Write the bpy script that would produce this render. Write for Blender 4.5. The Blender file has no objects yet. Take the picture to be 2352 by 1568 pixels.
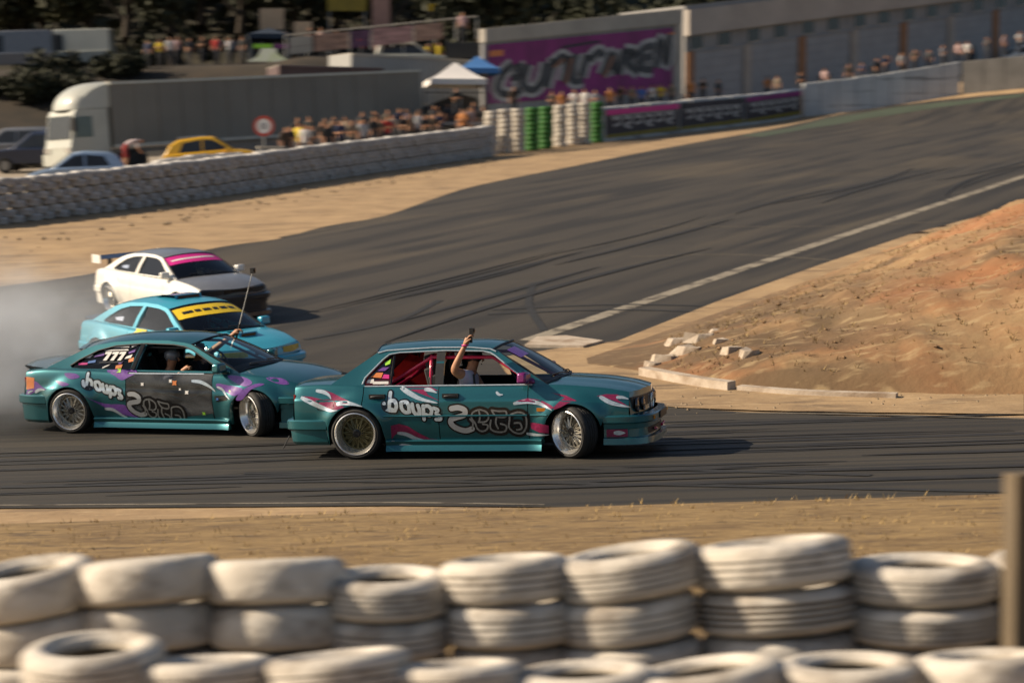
import bpy, bmesh, math, random
from mathutils import Vector, Matrix, noise
from mathutils.geometry import delaunay_2d_cdt

random.seed(7)
R = random.Random(11)
SC = bpy.context.scene
COL = SC.collection

# ------------------------------------------------------------------ camera, sky, sun, exposure
FD, CAMH = 4680.0, 2.65                       # focal length in units of a 2352 px wide frame, eye height
PITCH = math.atan(256 / FD)
cam = bpy.data.cameras.new('camera')
cam.sensor_width = 36.0
cam.lens = 36.0 * FD / 2352
cam.clip_end = 1500
cam.dof.use_dof = True
cam.dof.focus_distance = 24.3
cam.dof.aperture_fstop = 1.5
cam.dof.aperture_ratio = 0.4
camo = bpy.data.objects.new('camera', cam)
COL.objects.link(camo)
camo.location = (0, 0, CAMH)
camo.rotation_euler = (math.pi / 2 - PITCH, 0, 0)
SC.camera = camo

SUN_EL, SUN_AZ = math.radians(31), math.radians(181)      # azimuth counter-clockwise from +X, where the sun stands
sdir = Vector((math.cos(SUN_AZ) * math.cos(SUN_EL), math.sin(SUN_AZ) * math.cos(SUN_EL), math.sin(SUN_EL)))
world = bpy.data.worlds.new('World')
SC.world = world
world.use_nodes = True
wn = world.node_tree
sky = wn.nodes.new('ShaderNodeTexSky')
sky.sky_type = 'NISHITA'
sky.sun_disc = False
sky.sun_elevation = SUN_EL
sky.sun_rotation = math.pi / 2 - SUN_AZ
sky.dust_density = 2.0
bg = wn.nodes['Background']
bg.inputs['Strength'].default_value = 0.062
wn.links.new(sky.outputs[0], bg.inputs['Color'])
sun = bpy.data.lights.new('sun', 'SUN')
sun.energy = 5.0
sun.angle = math.radians(0.5)
sun.color = (1.0, 0.83, 0.62)
suno = bpy.data.objects.new('sun', sun)
COL.objects.link(suno)
suno.location = (0, 0, 60)
suno.rotation_euler = sdir.to_track_quat('Z', 'Y').to_euler()
SC.view_settings.view_transform = 'Standard'
SC.view_settings.look = 'None'
SC.view_settings.exposure = 0.55
SC.view_settings.gamma = 1.0
SC.view_settings.use_curve_mapping = False
SC.render.engine = 'CYCLES'
SC.cycles.use_denoising = True
SC.cycles.max_bounces = 8
SC.cycles.transparent_max_bounces = 16
SC.cycles.volume_bounces = 1

# ------------------------------------------------------------------ measuring helpers
CP, SP = math.cos(PITCH), math.sin(PITCH)

def ray(u, v):
    a, b = (u - 1176) / FD, (784 - v) / FD
    return Vector((a, CP + b * SP, -SP + b * CP))

def at(u, v, y):
    d = ray(u, v)
    return Vector((0, 0, CAMH)) + d * (y / d.y)

def ss(a, b, x):
    t = min(1, max(0, (x - a) / (b - a)))
    return t * t * (3 - 2 * t)

def terrace(x, y):
    a = 1 - ss(-3, 0, x)
    left = 1 - ss(-12, -6, x)
    b = 3.2 * ss(109, 119, y) * a
    return b + 1.2 * ss(100, 112, y) * left

def wall_y(x):                                   # line of the long low tyre wall
    P_ = ((-60, 30), (-16, 63.7), (-11.8, 71), (-6.6, 82.7), (-.9, 95.3), (9, 116))
    for (a, b), (c, d) in zip(P_, P_[1:]):
        if x <= c: return b + (d - b) * (x - a) / (c - a)
    return 116

def hz(x, y):
    r = .09 * (y - 27)
    z = .03 * x + .5 * (r + math.sqrt(r * r + .04))
    if y > 55 and x < 4:
        z += .40 * ss(1.3, 3.4, y - wall_y(x)) * (1 - ss(-1, 3, x)) * ss(-15, -11.5, x)
    if y > 95:
        z += terrace(x, y)
        z += 2.5 * ss(14, 40, x) * ss(105, 135, y)
        y0 = 146 + 45 * ss(4, 22, x)
        z += .42 * max(0, y - y0) - .30 * max(0, y - y0 - 45)
    return z

def gnd(u, v):
    d = ray(u, v)
    lo, hi = 4.0, 4.0
    f = lambda y: CAMH + d.z * (y / d.y) - hz(d.x * y / d.y, y)
    while f(hi) > 0 and hi < 320:
        lo = hi
        hi += 1.5
    for _ in range(30):
        m = .5 * (lo + hi)
        if f(m) > 0: lo = m
        else: hi = m
    return Vector((d.x * lo / d.y, lo, hz(d.x * lo / d.y, lo)))

def spl(pts):
    xs = [p[0] for p in pts]; ys = [p[1] for p in pts]; n = len(xs)
    ms = []
    for i in range(n):
        if i == 0 or i == n - 1:
            j = min(i, n - 2)
            ms.append((ys[j + 1] - ys[j]) / (xs[j + 1] - xs[j]))
        else:
            a = (ys[i] - ys[i - 1]) / (xs[i] - xs[i - 1]); b = (ys[i + 1] - ys[i]) / (xs[i + 1] - xs[i])
            ms.append(0 if a * b <= 0 else 2 * a * b / (a + b))
    def f(x):
        if x <= xs[0]: return ys[0]
        if x >= xs[-1]: return ys[-1]
        i = 0
        while x > xs[i + 1]: i += 1
        h = xs[i + 1] - xs[i]; t = (x - xs[i]) / h
        return ((2 * t ** 3 - 3 * t * t + 1) * ys[i] + (t ** 3 - 2 * t * t + t) * h * ms[i]
                + (-2 * t ** 3 + 3 * t * t) * ys[i + 1] + (t ** 3 - t * t) * h * ms[i + 1])
    return f

def inside(p, poly):
    c = False; n = len(poly); x, y = p
    for i in range(n):
        x1, y1 = poly[i]; x2, y2 = poly[(i + 1) % n]
        if (y1 > y) != (y2 > y) and x < (x2 - x1) * (y - y1) / (y2 - y1) + x1: c = not c
    return c

def crv(pts, n=6):                               # smooth polyline through 2-D or 3-D points
    pts = [Vector(p) for p in pts]
    if len(pts) < 3: return pts
    out = []
    for i in range(len(pts) - 1):
        p0 = pts[max(i - 1, 0)]; p1 = pts[i]; p2 = pts[i + 1]; p3 = pts[min(i + 2, len(pts) - 1)]
        for k in range(n):
            t = k / n
            out.append(.5 * ((2 * p1) + (p2 - p0) * t + (2 * p0 - 5 * p1 + 4 * p2 - p3) * t * t + (3 * p1 - p0 - 3 * p2 + p3) * t ** 3))
    out.append(pts[-1])
    return out

# ------------------------------------------------------------------ mesh builder and object helpers
class MB:
    def __init__(s): s.v = []; s.f = []; s.m = []
    def add(s, vs, fs, mi=0):
        o = len(s.v); s.v += [tuple(v) for v in vs]
        for f in fs: s.f.append(tuple(i + o for i in f)); s.m.append(mi)
    def grid(s, rows, mi=0, flip=False, closed=False):
        n = len(rows[0]); vs = [p for r in rows for p in r]; fs = []
        for i in range(len(rows) - 1):
            for j in range(n if closed else n - 1):
                k = (j + 1) % n
                q = (i * n + j, i * n + k, (i + 1) * n + k, (i + 1) * n + j)
                fs.append(q[::-1] if flip else q)
        s.add(vs, fs, mi)
    def box(s, c, d, rot=0.0, mi=0, M=None, taper=1.0):
        hx, hy, h = d[0] / 2, d[1] / 2, d[2] / 2
        vs = []
        for z, t in ((-h, 1), (h, taper)):
            for a, b in ((-1, -1), (1, -1), (1, 1), (-1, 1)):
                p = Vector((a * hx * t, b * hy * t, z))
                p = (M @ p) if M else Matrix.Rotation(rot, 3, 'Z') @ p
                vs.append(p + Vector(c))
        s.add(vs, [(0, 3, 2, 1), (4, 5, 6, 7), (0, 1, 5, 4), (1, 2, 6, 5), (2, 3, 7, 6), (3, 0, 4, 7)], mi)
    def tube(s, pts, r, n=8, mi=0, cap=True):
        pts = [Vector(p) for p in pts]; rows = []
        up = Vector((0, 0, 1))
        for i, p in enumerate(pts):
            t = (pts[min(i + 1, len(pts) - 1)] - pts[max(i - 1, 0)]).normalized()
            a = t.cross(up)
            if a.length < .05: a = t.cross(Vector((1, 0, 0)))
            a.normalize(); b = a.cross(t)
            rr = r[i] if isinstance(r, (list, tuple)) else r
            rows.append([p + (a * math.cos(2 * math.pi * k / n) + b * math.sin(2 * math.pi * k / n)) * rr for k in range(n)])
        s.grid(rows, mi, closed=True)
        if cap:
            s.add(rows[0], [tuple(range(n))], mi); s.add(rows[-1], [tuple(range(n))[::-1]], mi)
    def lathe(s, prof, n=32, axis='Z', c=(0, 0, 0), mi=0):   # prof of (radius, height)
        rows = []
        for r, h in prof:
            row = []
            for k in range(n):
                a = 2 * math.pi * k / n
                x, y = r * math.cos(a), r * math.sin(a)
                p = (x, y, h) if axis == 'Z' else ((x, h, y) if axis == 'Y' else (h, x, y))
                row.append((p[0] + c[0], p[1] + c[1], p[2] + c[2]))
            rows.append(row)
        s.grid(rows, mi, closed=True, flip=True)
    def ball(s, c, r, n=12, m=8, mi=0, sc=(1, 1, 1)):
        rows = [[(c[0] + r * sc[0] * math.sin(math.pi * i / m) * math.cos(2 * math.pi * k / n), c[1] + r * sc[1] * math.sin(math.pi * i / m) * math.sin(2 * math.pi * k / n),
                  c[2] + r * sc[2] * math.cos(math.pi * i / m)) for k in range(n)] for i in range(m + 1)]
        s.grid(rows, mi, closed=True, flip=True)
    def mesh(s, name, mats, smooth=40):
        me = bpy.data.meshes.new(name)
        me.from_pydata(s.v, [], s.f)
        for m in (mats if isinstance(mats, (list, tuple)) else [mats]): me.materials.append(m)
        me.polygons.foreach_set('material_index', s.m)
        b = bmesh.new(); b.from_mesh(me)
        bmesh.ops.remove_doubles(b, verts=b.verts, dist=1e-4)
        bmesh.ops.dissolve_degenerate(b, edges=b.edges, dist=1e-5)
        bmesh.ops.recalc_face_normals(b, faces=b.faces)
        b.to_mesh(me); b.free()
        if smooth:
            me.polygons.foreach_set('use_smooth', [True] * len(me.polygons))
            me.set_sharp_from_angle(angle=math.radians(smooth))
        return me
    def build(s, name, mats, parent=None, smooth=40):
        return link(name, s.mesh(name, mats, smooth), parent)

def link(name, data, parent=None):
    o = bpy.data.objects.new(name, data)
    COL.objects.link(o)
    if parent: o.parent = parent
    return o

def tag(o, label=None, cat=None, group=None, kind=None):
    if label: o['label'] = label
    if cat: o['category'] = cat
    if group: o['group'] = group
    if kind: o['kind'] = kind
    return o

def thing(name, label, cat, loc=(0, 0, 0), rz=0.0, group=None):
    o = bpy.data.objects.new(name, None)
    COL.objects.link(o)
    o.empty_display_size = .2
    o.location = loc; o.rotation_euler = (0, 0, rz)
    return tag(o, label, cat, group)

def copy_tree(o, parent=None):
    c = o.copy(); COL.objects.link(c)
    if parent: c.parent = parent
    for ch in list(o.children): copy_tree(ch, c)
    return c

def on_ground(o, x, y, yaw, dz=0.0):             # seat a vehicle on the sloping ground
    e = .6
    n = Vector((-(hz(x + e, y) - hz(x - e, y)) / (2 * e), -(hz(x, y + e) - hz(x, y - e)) / (2 * e), 1)).normalized()
    f = Vector((math.cos(yaw), math.sin(yaw), 0)); f = (f - n * f.dot(n)).normalized()
    l = n.cross(f)
    M = Matrix((f, l, n)).transposed().to_4x4()
    M.translation = Vector((x, y, hz(x, y))) + n * dz
    o.matrix_world = M
    return M

# ------------------------------------------------------------------ materials
def mat(name, col, rough=.6, metal=0.0, var=.15, scale=6.0, stretch=(1, 1, 1), bump=0.0, bscale=40.0, coat=0.0, col2=None, spec=.5, lo=.35, hi=.65, detail=5):
    m = bpy.data.materials.new(name); m.use_nodes = True
    nt = m.node_tree; N = nt.nodes; L = nt.links
    b = N['Principled BSDF']
    b.inputs['Roughness'].default_value = rough; b.inputs['Metallic'].default_value = metal
    b.inputs['Specular IOR Level'].default_value = spec
    b.inputs['Coat Weight'].default_value = coat; b.inputs['Coat Roughness'].default_value = .09
    tc = N.new('ShaderNodeTexCoord'); mp = N.new('ShaderNodeMapping'); mp.inputs['Scale'].default_value = stretch
    L.new(tc.outputs['Object'], mp.inputs['Vector'])
    nz = N.new('ShaderNodeTexNoise'); nz.inputs['Scale'].default_value = scale; nz.inputs['Detail'].default_value = detail; nz.inputs['Roughness'].default_value = .62
    L.new(mp.outputs[0], nz.inputs['Vector'])
    rp = N.new('ShaderNodeMapRange'); rp.inputs['From Min'].default_value = lo; rp.inputs['From Max'].default_value = hi
    L.new(nz.outputs['Fac'], rp.inputs['Value'])
    mx = N.new('ShaderNodeMix'); mx.data_type = 'RGBA'
    c2 = col2 or tuple(min(1, c * (1 + var)) for c in col)
    c1 = col if col2 else tuple(c * (1 - var) for c in col)
    mx.inputs['A'].default_value = (*c1, 1); mx.inputs['B'].default_value = (*c2, 1)
    L.new(rp.outputs[0], mx.inputs['Factor']); L.new(mx.outputs['Result'], b.inputs['Base Color'])
    if bump:
        bz = N.new('ShaderNodeTexNoise'); bz.inputs['Scale'].default_value = bscale; bz.inputs['Detail'].default_value = 4
        L.new(mp.outputs[0], bz.inputs['Vector'])
        bp = N.new('ShaderNodeBump'); bp.inputs['Strength'].default_value = bump; bp.inputs['Distance'].default_value = .02
        L.new(bz.outputs['Fac'], bp.inputs['Height']); L.new(bp.outputs[0], b.inputs['Normal'])
    m['mix'] = mx.name
    return m

def overlay(m, col, scale, stretch=(1, 1, 1), lo=.5, hi=.6, rot=0.0, amount=1.0, ymask=None, detail=5, axis='Y'):
    """lays a second noise colour over a material made by mat(); ymask = (from, to) fades it in with distance"""
    nt = m.node_tree; N = nt.nodes; L = nt.links
    old = N[m['mix']]
    tc = N.new('ShaderNodeTexCoord'); mp = N.new('ShaderNodeMapping'); mp.inputs['Scale'].default_value = stretch
    rt = N.new('ShaderNodeMapping'); rt.inputs['Rotation'].default_value = (0, 0, rot)
    L.new(tc.outputs['Object'], rt.inputs['Vector']); L.new(rt.outputs[0], mp.inputs['Vector'])
    nz = N.new('ShaderNodeTexNoise'); nz.inputs['Scale'].default_value = scale; nz.inputs['Detail'].default_value = detail
    L.new(mp.outputs[0], nz.inputs['Vector'])
    rp = N.new('ShaderNodeMapRange'); rp.inputs['From Min'].default_value = lo; rp.inputs['From Max'].default_value = hi; rp.inputs['To Max'].default_value = amount
    L.new(nz.outputs['Fac'], rp.inputs['Value'])
    fac = rp.outputs[0]
    if ymask:
        sx = N.new('ShaderNodeSeparateXYZ'); L.new(tc.outputs['Object'], sx.inputs[0])
        mr = N.new('ShaderNodeMapRange'); mr.inputs['From Min'].default_value = ymask[0]; mr.inputs['From Max'].default_value = ymask[1]
        L.new(sx.outputs[axis], mr.inputs['Value'])
        mu = N.new('ShaderNodeMath'); mu.operation = 'MULTIPLY'; L.new(fac, mu.inputs[0]); L.new(mr.outputs[0], mu.inputs[1]); fac = mu.outputs[0]
    mx = N.new('ShaderNodeMix'); mx.data_type = 'RGBA'
    L.new(fac, mx.inputs['Factor']); L.new(old.outputs['Result'], mx.inputs['A']); mx.inputs['B'].default_value = (*col, 1)
    L.new(mx.outputs['Result'], N['Principled BSDF'].inputs['Base Color'])
    m['mix'] = mx.name
    return m

def glass(name, tint, gloss=.9, haze=0):
    m = bpy.data.materials.new(name); m.use_nodes = True
    nt = m.node_tree; N = nt.nodes; L = nt.links
    N.remove(N['Principled BSDF'])
    tr = N.new('ShaderNodeBsdfTransparent'); tr.inputs[0].default_value = (*tint, 1)
    gl = N.new('ShaderNodeBsdfGlossy'); gl.inputs['Roughness'].default_value = .03; gl.inputs[0].default_value = (gloss, gloss, gloss, 1)
    fr = N.new('ShaderNodeFresnel'); fr.inputs[0].default_value = 1.5
    mx = N.new('ShaderNodeMixShader')
    L.new(fr.outputs[0], mx.inputs[0]); L.new(tr.outputs[0], mx.inputs[1]); L.new(gl.outputs[0], mx.inputs[2])
    out = mx.outputs[0]
    if haze:                                      # patchy grey diffuse layer mixed into the clear plastic
        df = N.new('ShaderNodeBsdfDiffuse'); df.inputs[0].default_value = (.30, .31, .32, 1)
        nz = N.new('ShaderNodeTexNoise'); nz.inputs['Scale'].default_value = 2.5; nz.inputs['Detail'].default_value = 6
        mr = N.new('ShaderNodeMapRange'); mr.inputs['From Min'].default_value = .3; mr.inputs['From Max'].default_value = .7; mr.inputs['To Max'].default_value = haze * 2
        L.new(nz.outputs['Fac'], mr.inputs['Value'])
        m2 = N.new('ShaderNodeMixShader'); L.new(mr.outputs[0], m2.inputs[0]); L.new(mx.outputs[0], m2.inputs[1]); L.new(df.outputs[0], m2.inputs[2]); out = m2.outputs[0]
    L.new(out, N['Material Output'].inputs[0])
    return m

def objcol(name, rough=.85):                      # cloth whose colour is the object's own colour
    m = bpy.data.materials.new(name); m.use_nodes = True
    N = m.node_tree.nodes; L = m.node_tree.links
    oi = N.new('ShaderNodeObjectInfo'); nz = N.new('ShaderNodeTexNoise'); nz.inputs['Scale'].default_value = 9
    mx = N.new('ShaderNodeMix'); mx.data_type = 'RGBA'; mx.blend_type = 'MULTIPLY'; mx.inputs['Factor'].default_value = .35
    L.new(oi.outputs['Color'], mx.inputs['A']); L.new(nz.outputs['Color'], mx.inputs['B'])
    L.new(mx.outputs['Result'], N['Principled BSDF'].inputs['Base Color']); N['Principled BSDF'].inputs['Roughness'].default_value = rough
    return m

def holo(name):                                  # iridescent chrome vinyl
    m = bpy.data.materials.new(name); m.use_nodes = True
    b = m.node_tree.nodes['Principled BSDF']
    b.inputs['Base Color'].default_value = (.62, .66, .72, 1); b.inputs['Metallic'].default_value = .75; b.inputs['Roughness'].default_value = .28
    b.inputs['Thin Film Thickness'].default_value = 420
    return m

M = {}
M['teal'] = mat('teal_paint', (.011, .118, .142), .38, .60, .08, 90, coat=1.0)
M['sky_blue'] = mat('light_blue_paint', (.045, .36, .50), .3, .1, .06, 60, coat=.7)
M['white_paint'] = mat('white_paint', (.78, .76, .70), .3, 0, .05, 8, coat=.6)
M['yellow_paint'] = mat('yellow_paint', (.72, .40, .015), .3, 0, .06, 10, coat=.6)
M['pale_blue'] = mat('pale_blue_paint', (.28, .38, .52), .3, .2, .06, 10, coat=.6)
M['grey_paint'] = mat('grey_paint', (.16, .17, .19), .35, .1, .1, 6, coat=.4)
M['navy_paint'] = mat('navy_paint', (.018, .028, .06), .35, .1, .1, 6, coat=.4)
M['carbon'] = mat('dark_carbon', (.018, .019, .021), .32, 0, .3, 60, coat=.5)
M['magenta'] = mat('magenta_vinyl', (.21, .012, .062), .3, 0, .22, 45, coat=.4, bump=.05)
M['purple'] = mat('purple_vinyl', (.16, .065, .30), .3, 0, .2, 45, coat=.4)
M['silver'] = mat('silver_vinyl', (.50, .58, .64), .3, .4, .12, 30, coat=.3)
M['dim_chrome'] = mat('smoked_chrome_vinyl', (.24, .25, .255), .3, .5, .25, 40, coat=.3)
M['holo'] = holo('holographic_vinyl')
M['black'] = mat('black_plastic', (.012, .012, .013), .45, 0, .3, 20)
M['gloss_black'] = mat('gloss_black', (.008, .008, .009), .15, 0, .2, 20)
M['dark'] = mat('dark_interior', (.012, .012, .013), .8, 0, .4, 14)
M['rubber'] = mat('tyre_rubber', (.016, .016, .016), .75, 0, .3, 12, bump=.15, bscale=60)
M['chrome'] = mat('polished_rim', (.88, .86, .82), .20, .85, .05, 18)
M['rim'] = mat('rim_face', (.42, .40, .35), .32, .9, .15, 24)
M['bronze_rim'] = mat('olive_rim_face', (.16, .145, .075), .38, .7, .2, 24)
M['steel'] = mat('worn_steel', (.30, .30, .30), .4, .8, .25, 12)
M['cage'] = mat('pink_cage_paint', (.62, .015, .075), .35, 0, .12, 12, coat=.4)
M['red_trim'] = mat('red_inner_panel', (.42, .008, .010), .45, 0, .2, 8)
M['plum'] = mat('plum_mirror_paint', (.17, .008, .12), .22, .3, .1, 10, coat=.7)
M['lamp'] = mat('smoked_lamp', (.02, .02, .022), .12, 0, .2, 20, coat=.8)
M['amber'] = mat('amber_lens', (.55, .20, .015), .2, 0, .1, 20, coat=.5)
M['redlens'] = mat('red_lens', (.35, .02, .015), .2, 0, .15, 20, coat=.5)
M['yellow_lamp'] = mat('yellow_lamp_lens', (.42, .33, .06), .2, 0, .2, 20, coat=.6)
M['windscreen'] = glass('windscreen_glass', (.72, .80, .80))
M['tint'] = glass('tinted_glass', (.16, .17, .18))
M['clear'] = glass('clear_window', (.85, .88, .88))
M['smoke_poly'] = glass('smoked_polycarbonate', (.45, .46, .48), haze=.20)
M['yellow'] = mat('yellow_vinyl', (.80, .55, .02), .5, 0, .08, 10)
M['pink'] = mat('pink_vinyl', (.62, .02, .24), .5, 0, .08, 10)
M['white'] = mat('white_vinyl', (.75, .73, .70), .5, 0, .08, 10)
M['orange'] = mat('orange_vinyl', (.65, .20, .05), .5, 0, .1, 10)
M['blue'] = mat('blue_vinyl', (.05, .16, .45), .5, 0, .1, 10)
M['green'] = mat('lime_vinyl', (.35, .72, .05), .5, 0, .1, 10)
M['skin'] = mat('skin', (.40, .20, .11), .55, 0, .12, 14)
M['hair'] = mat('dark_hair', (.02, .014, .010), .7, 0, .3, 60)
M['cloth'] = objcol('shirt_cloth')
M['trousers'] = mat('dark_trousers', (.035, .037, .045), .85, 0, .3, 8)
M['shoe'] = mat('shoe_leather', (.05, .045, .04), .7, 0, .3, 8)
# ------------------------------------------------------------------ cars
class Car:
    """one car in its own frame: +X forward, +Y left, Z up, origin on the ground between the axles"""
    def __init__(s, sp, name, label, x, y, yaw, group=None, dz=0.0):
        s.sp = sp
        s.root = thing(name, label, 'car', group=group)
        s.M = on_ground(s.root, x, y, yaw, dz)
        s.Mi = s.M.inverted()
        s.w = spl(sp['w']); s.zt = spl(sp['zt']); s.pr = spl(sp['rows'])
        s.g = spl(sp.get('gb') or [(-3, 0), (3, 0)])

    def loc(s, u, v, yl):                        # point of the plane y = yl (car frame) seen at photo position u, v
        o = s.Mi @ Vector((0, 0, CAMH)); d = s.Mi.to_3x3() @ ray(u, v)
        return o + d * ((yl - o.y) / d.y)

    def Y(s, x, z):
        sp = s.sp
        f = min(1, max(0, (z - sp['zs']) / (s.zt(x) - sp['zs'])))
        y = s.w(x) - s.pr(f)
        for xc, F in ((sp['xra'], sp['flare'][0]), (sp['xfa'], sp['flare'][1])):
            r = math.hypot(x - xc, z - sp['zc'])
            if z > sp['zs'] - .02:
                y += F * (1 - ss(sp['RA'], sp['RA'] + .17, r)) * (1 - ss(.88, 1.0, f))
        return y

    def zlow(s, x):
        sp = s.sp
        for xc in (sp['xra'], sp['xfa']):
            d = abs(x - xc)
            if d < sp['RA']: return max(sp['zs'], sp['zc'] + math.sqrt(sp['RA'] ** 2 - d * d))
        return sp['zs']

    def side(s, name, sd, xa, xb, paint, zcap=None):
        sp = s.sp
        xs = {round(xa, 4), round(xb, 4)}
        k = int((xb - xa) / .055) + 1
        for i in range(k + 1): xs.add(round(xa + (xb - xa) * i / k, 4))
        for xc in (sp['xra'], sp['xfa']):
            for i in range(29):
                x = xc + sp['RA'] * math.cos(math.pi * i / 28)
                if xa < x < xb: xs.add(round(x, 4))
        xs = sorted(xs)
        xs = [x for i, x in enumerate(xs) if i == 0 or x - xs[i - 1] > .004 or x == round(xb, 4)]
        fr = [p[0] for p in sp['rows']]
        fr = sorted(set(fr + [(a + b) / 2 for a, b in zip(fr, fr[1:])]))
        rows = []
        for x in xs:
            zl, zt = s.zlow(x), s.zt(x)
            if zcap: zl = max(zl, zcap(x))
            col = []
            for f in fr:
                z = max(zl, sp['zs'] + (zt - sp['zs']) * f)
                z = min(z, zt)
                col.append((x, sd * s.Y(x, z), z))
            b = col[0]
            col = [(x, b[1] - sd * .07, b[2] + .002), (x, b[1] - sd * .012, b[2] - .004)] + col
            rows.append(col)
        e0 = [(p[0] + .004, p[1] - sd * .02, p[2]) for p in rows[0]]
        e1 = [(p[0] - .004, p[1] - sd * .02, p[2]) for p in rows[-1]]
        mb = MB(); mb.grid([e0] + rows + [e1], flip=sd > 0)
        return mb.build(name, paint, s.root, 38)

    def xn(s, u): return s.sp['xf'] - s.sp['curvf'] * abs(u) ** 2.2
    def xt(s, u): return s.sp['xr'] + s.sp['curvr'] * abs(u) ** 2.2
    def xcow(s, u): return s.sp['xcow'] + s.sp['bulge'] * (1 - u * u)
    def xdeck(s, u): return s.sp['xdeck'] - s.sp['bulge'] * .5 * (1 - u * u)

    def top(s, x, u, e=0.0):
        ye = s.Y(x, s.zt(x)) - .004
        c = s.sp['crown'][0] if x > 0 else s.sp['crown'][1]
        return Vector((x, u * ye, s.zt(x) + c * (1 - abs(u) ** 2.6) + e + (s.sp['ridge'](x, u) if 'ridge' in s.sp else 0)))

    def lid(s, name, fa, fb, paint, n=20):
        us = [-1, -.985, -.95, -.88] + [i / 8 - .75 for i in range(13)] + [.88, .95, .985, 1]
        rows = []
        for i in range(n + 1):
            t = i / n
            rows.append([s.top(fa(u) + (fb(u) - fa(u)) * t, u) for u in us])
        rows = [[p + Vector((0, 0, -.03)) for p in rows[0]]] + rows + [[p + Vector((0, 0, -.012)) for p in rows[-1]]]
        mb = MB(); mb.grid(rows)
        return mb.build(name, paint, s.root, 35)

    def fascia(s, name, fx, z0, paint, lean=0.0, sgn=1):
        us = [i / 12 - 1 for i in range(25)]
        rows = []
        for k in range(7):
            t = k / 6
            r = []
            for u in us:
                x = fx(u); p = s.top(x, u)
                z = p.z - .004 + (z0 - p.z) * t
                r.append((x + sgn * lean * t, u * s.Y(x, max(z, s.sp['zs'])), z))
            rows.append(r)
        mb = MB(); mb.grid(rows)
        return mb.build(name, paint, s.root, 35)

    def fpatch(s, name, fx, u0, u1, z0, z1, off, m, parent=None, sgn=1, n=8, thick=.02):   # panel proud of the nose or tail
        f, b = [], []
        for k in range(2):
            z = (z0, z1)[k]
            f.append([(fx(u0 + (u1 - u0) * i / n) + sgn * off, (u0 + (u1 - u0) * i / n) * s.w(s.xn(0) - .1 if sgn > 0 else s.xt(0) + .1), z) for i in range(n + 1)])
            b.append([(p[0] - sgn * thick, p[1], p[2]) for p in f[-1]])
        mb = MB(); mb.grid([b[0], f[0], f[1], b[1]])
        mb.add([b[0][0], f[0][0], f[1][0], b[1][0]], [(0, 1, 2, 3)]); mb.add([b[0][-1], f[0][-1], f[1][-1], b[1][-1]], [(0, 1, 2, 3)])
        return mb.build(name, m, parent or s.root, 30)

    def sweep(s, name, path, prof, m, parent=None, smooth=35):
        pts = crv([(p[0], p[1], 0) for p in path], 5)
        pts = pts + [Vector((p.x, -p.y, 0)) for p in pts[::-1][1:]]
        rows = []
        for i, p in enumerate(pts):
            t = pts[min(i + 1, len(pts) - 1)] - pts[max(i - 1, 0)]
            nrm = Vector((t.y, -t.x, 0)).normalized()
            if nrm.dot(Vector((p.x - (.0), p.y, 0))) < 0: nrm = -nrm
            rows.append([p + nrm * o + Vector((0, 0, z)) for o, z in prof])
        mb = MB(); mb.grid(rows); mb.add(rows[0], [tuple(range(len(prof)))]); mb.add(rows[-1], [tuple(range(len(prof)))[::-1]])
        return mb.build(name, m, parent or s.root, smooth)

    def skirt(s, name, sd, xa, xb, prof, m):
        rows = []
        for i in range(21):
            x = xa + (xb - xa) * i / 20
            rows.append([(x, sd * (s.Y(x, s.sp['zs'] + .03) + o + .022), z) for o, z in prof])
        mb = MB(); mb.grid(rows); mb.add(rows[0], [tuple(range(len(prof)))]); mb.add(rows[-1], [tuple(range(len(prof)))[::-1]])
        return mb.build(name, m, s.root, 30)

    # ---- greenhouse
    def G(s, x, z, sd, off=0.0):
        sp = s.sp
        t = (z - sp['zb']) / (sp['zr'] - sp['zb'])
        yb = min(s.w(x), sp['wb']) - sp['gin']
        return Vector((x, sd * (yb + (sp['wr'] - yb) * t + .02 * math.sin(math.pi * min(1, max(0, t))) + off), z))

    def frame(s, name, sd, paint):
        sp = s.sp
        out = [tuple(p) for p in crv(sp['green'], 1)] if False else sp['green']
        loops = [out] + sp['windows']
        vs, es, rings = [], [], []
        for lp in loops:
            ring = []
            for i, p in enumerate(lp):
                q = lp[(i + 1) % len(lp)]
                n = max(1, int(math.hypot(q[0] - p[0], q[1] - p[1]) / .12))
                for k in range(n):
                    ring.append(len(vs)); vs.append(Vector((p[0] + (q[0] - p[0]) * k / n, p[1] + (q[1] - p[1]) * k / n)))
            es += [(ring[i], ring[(i + 1) % len(ring)]) for i in range(len(ring))]
            rings.append(ring)
        v2, _, f2, _, _, _ = delaunay_2d_cdt(vs, es, [], 0, 1e-5)
        keep = []
        for f in f2:
            c = sum((v2[i] for i in f), Vector((0, 0))) / len(f)
            if inside(c, out) and not any(inside(c, w) for w in sp['windows']): keep.append(f)
        mb = MB()
        a = [s.G(v.x, v.y, sd) for v in v2]; b = [p - Vector((0, sd * .05, 0)) for p in a]
        mb.add(a, keep); mb.add(b, [tuple(reversed(f)) for f in keep])
        pos = {(round(v.x, 4), round(v.y, 4)): i for i, v in enumerate(v2)}
        for ring in rings:
            for i in range(len(ring)):
                p, q = vs[ring[i]], vs[ring[(i + 1) % len(ring)]]
                i1, i2 = pos[(round(p.x, 4), round(p.y, 4))], pos[(round(q.x, 4), round(q.y, 4))]
                mb.add([a[i1], a[i2], b[i2], b[i1]], [(0, 1, 2, 3)])
        return mb.build(name, paint, s.root, 30)

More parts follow.
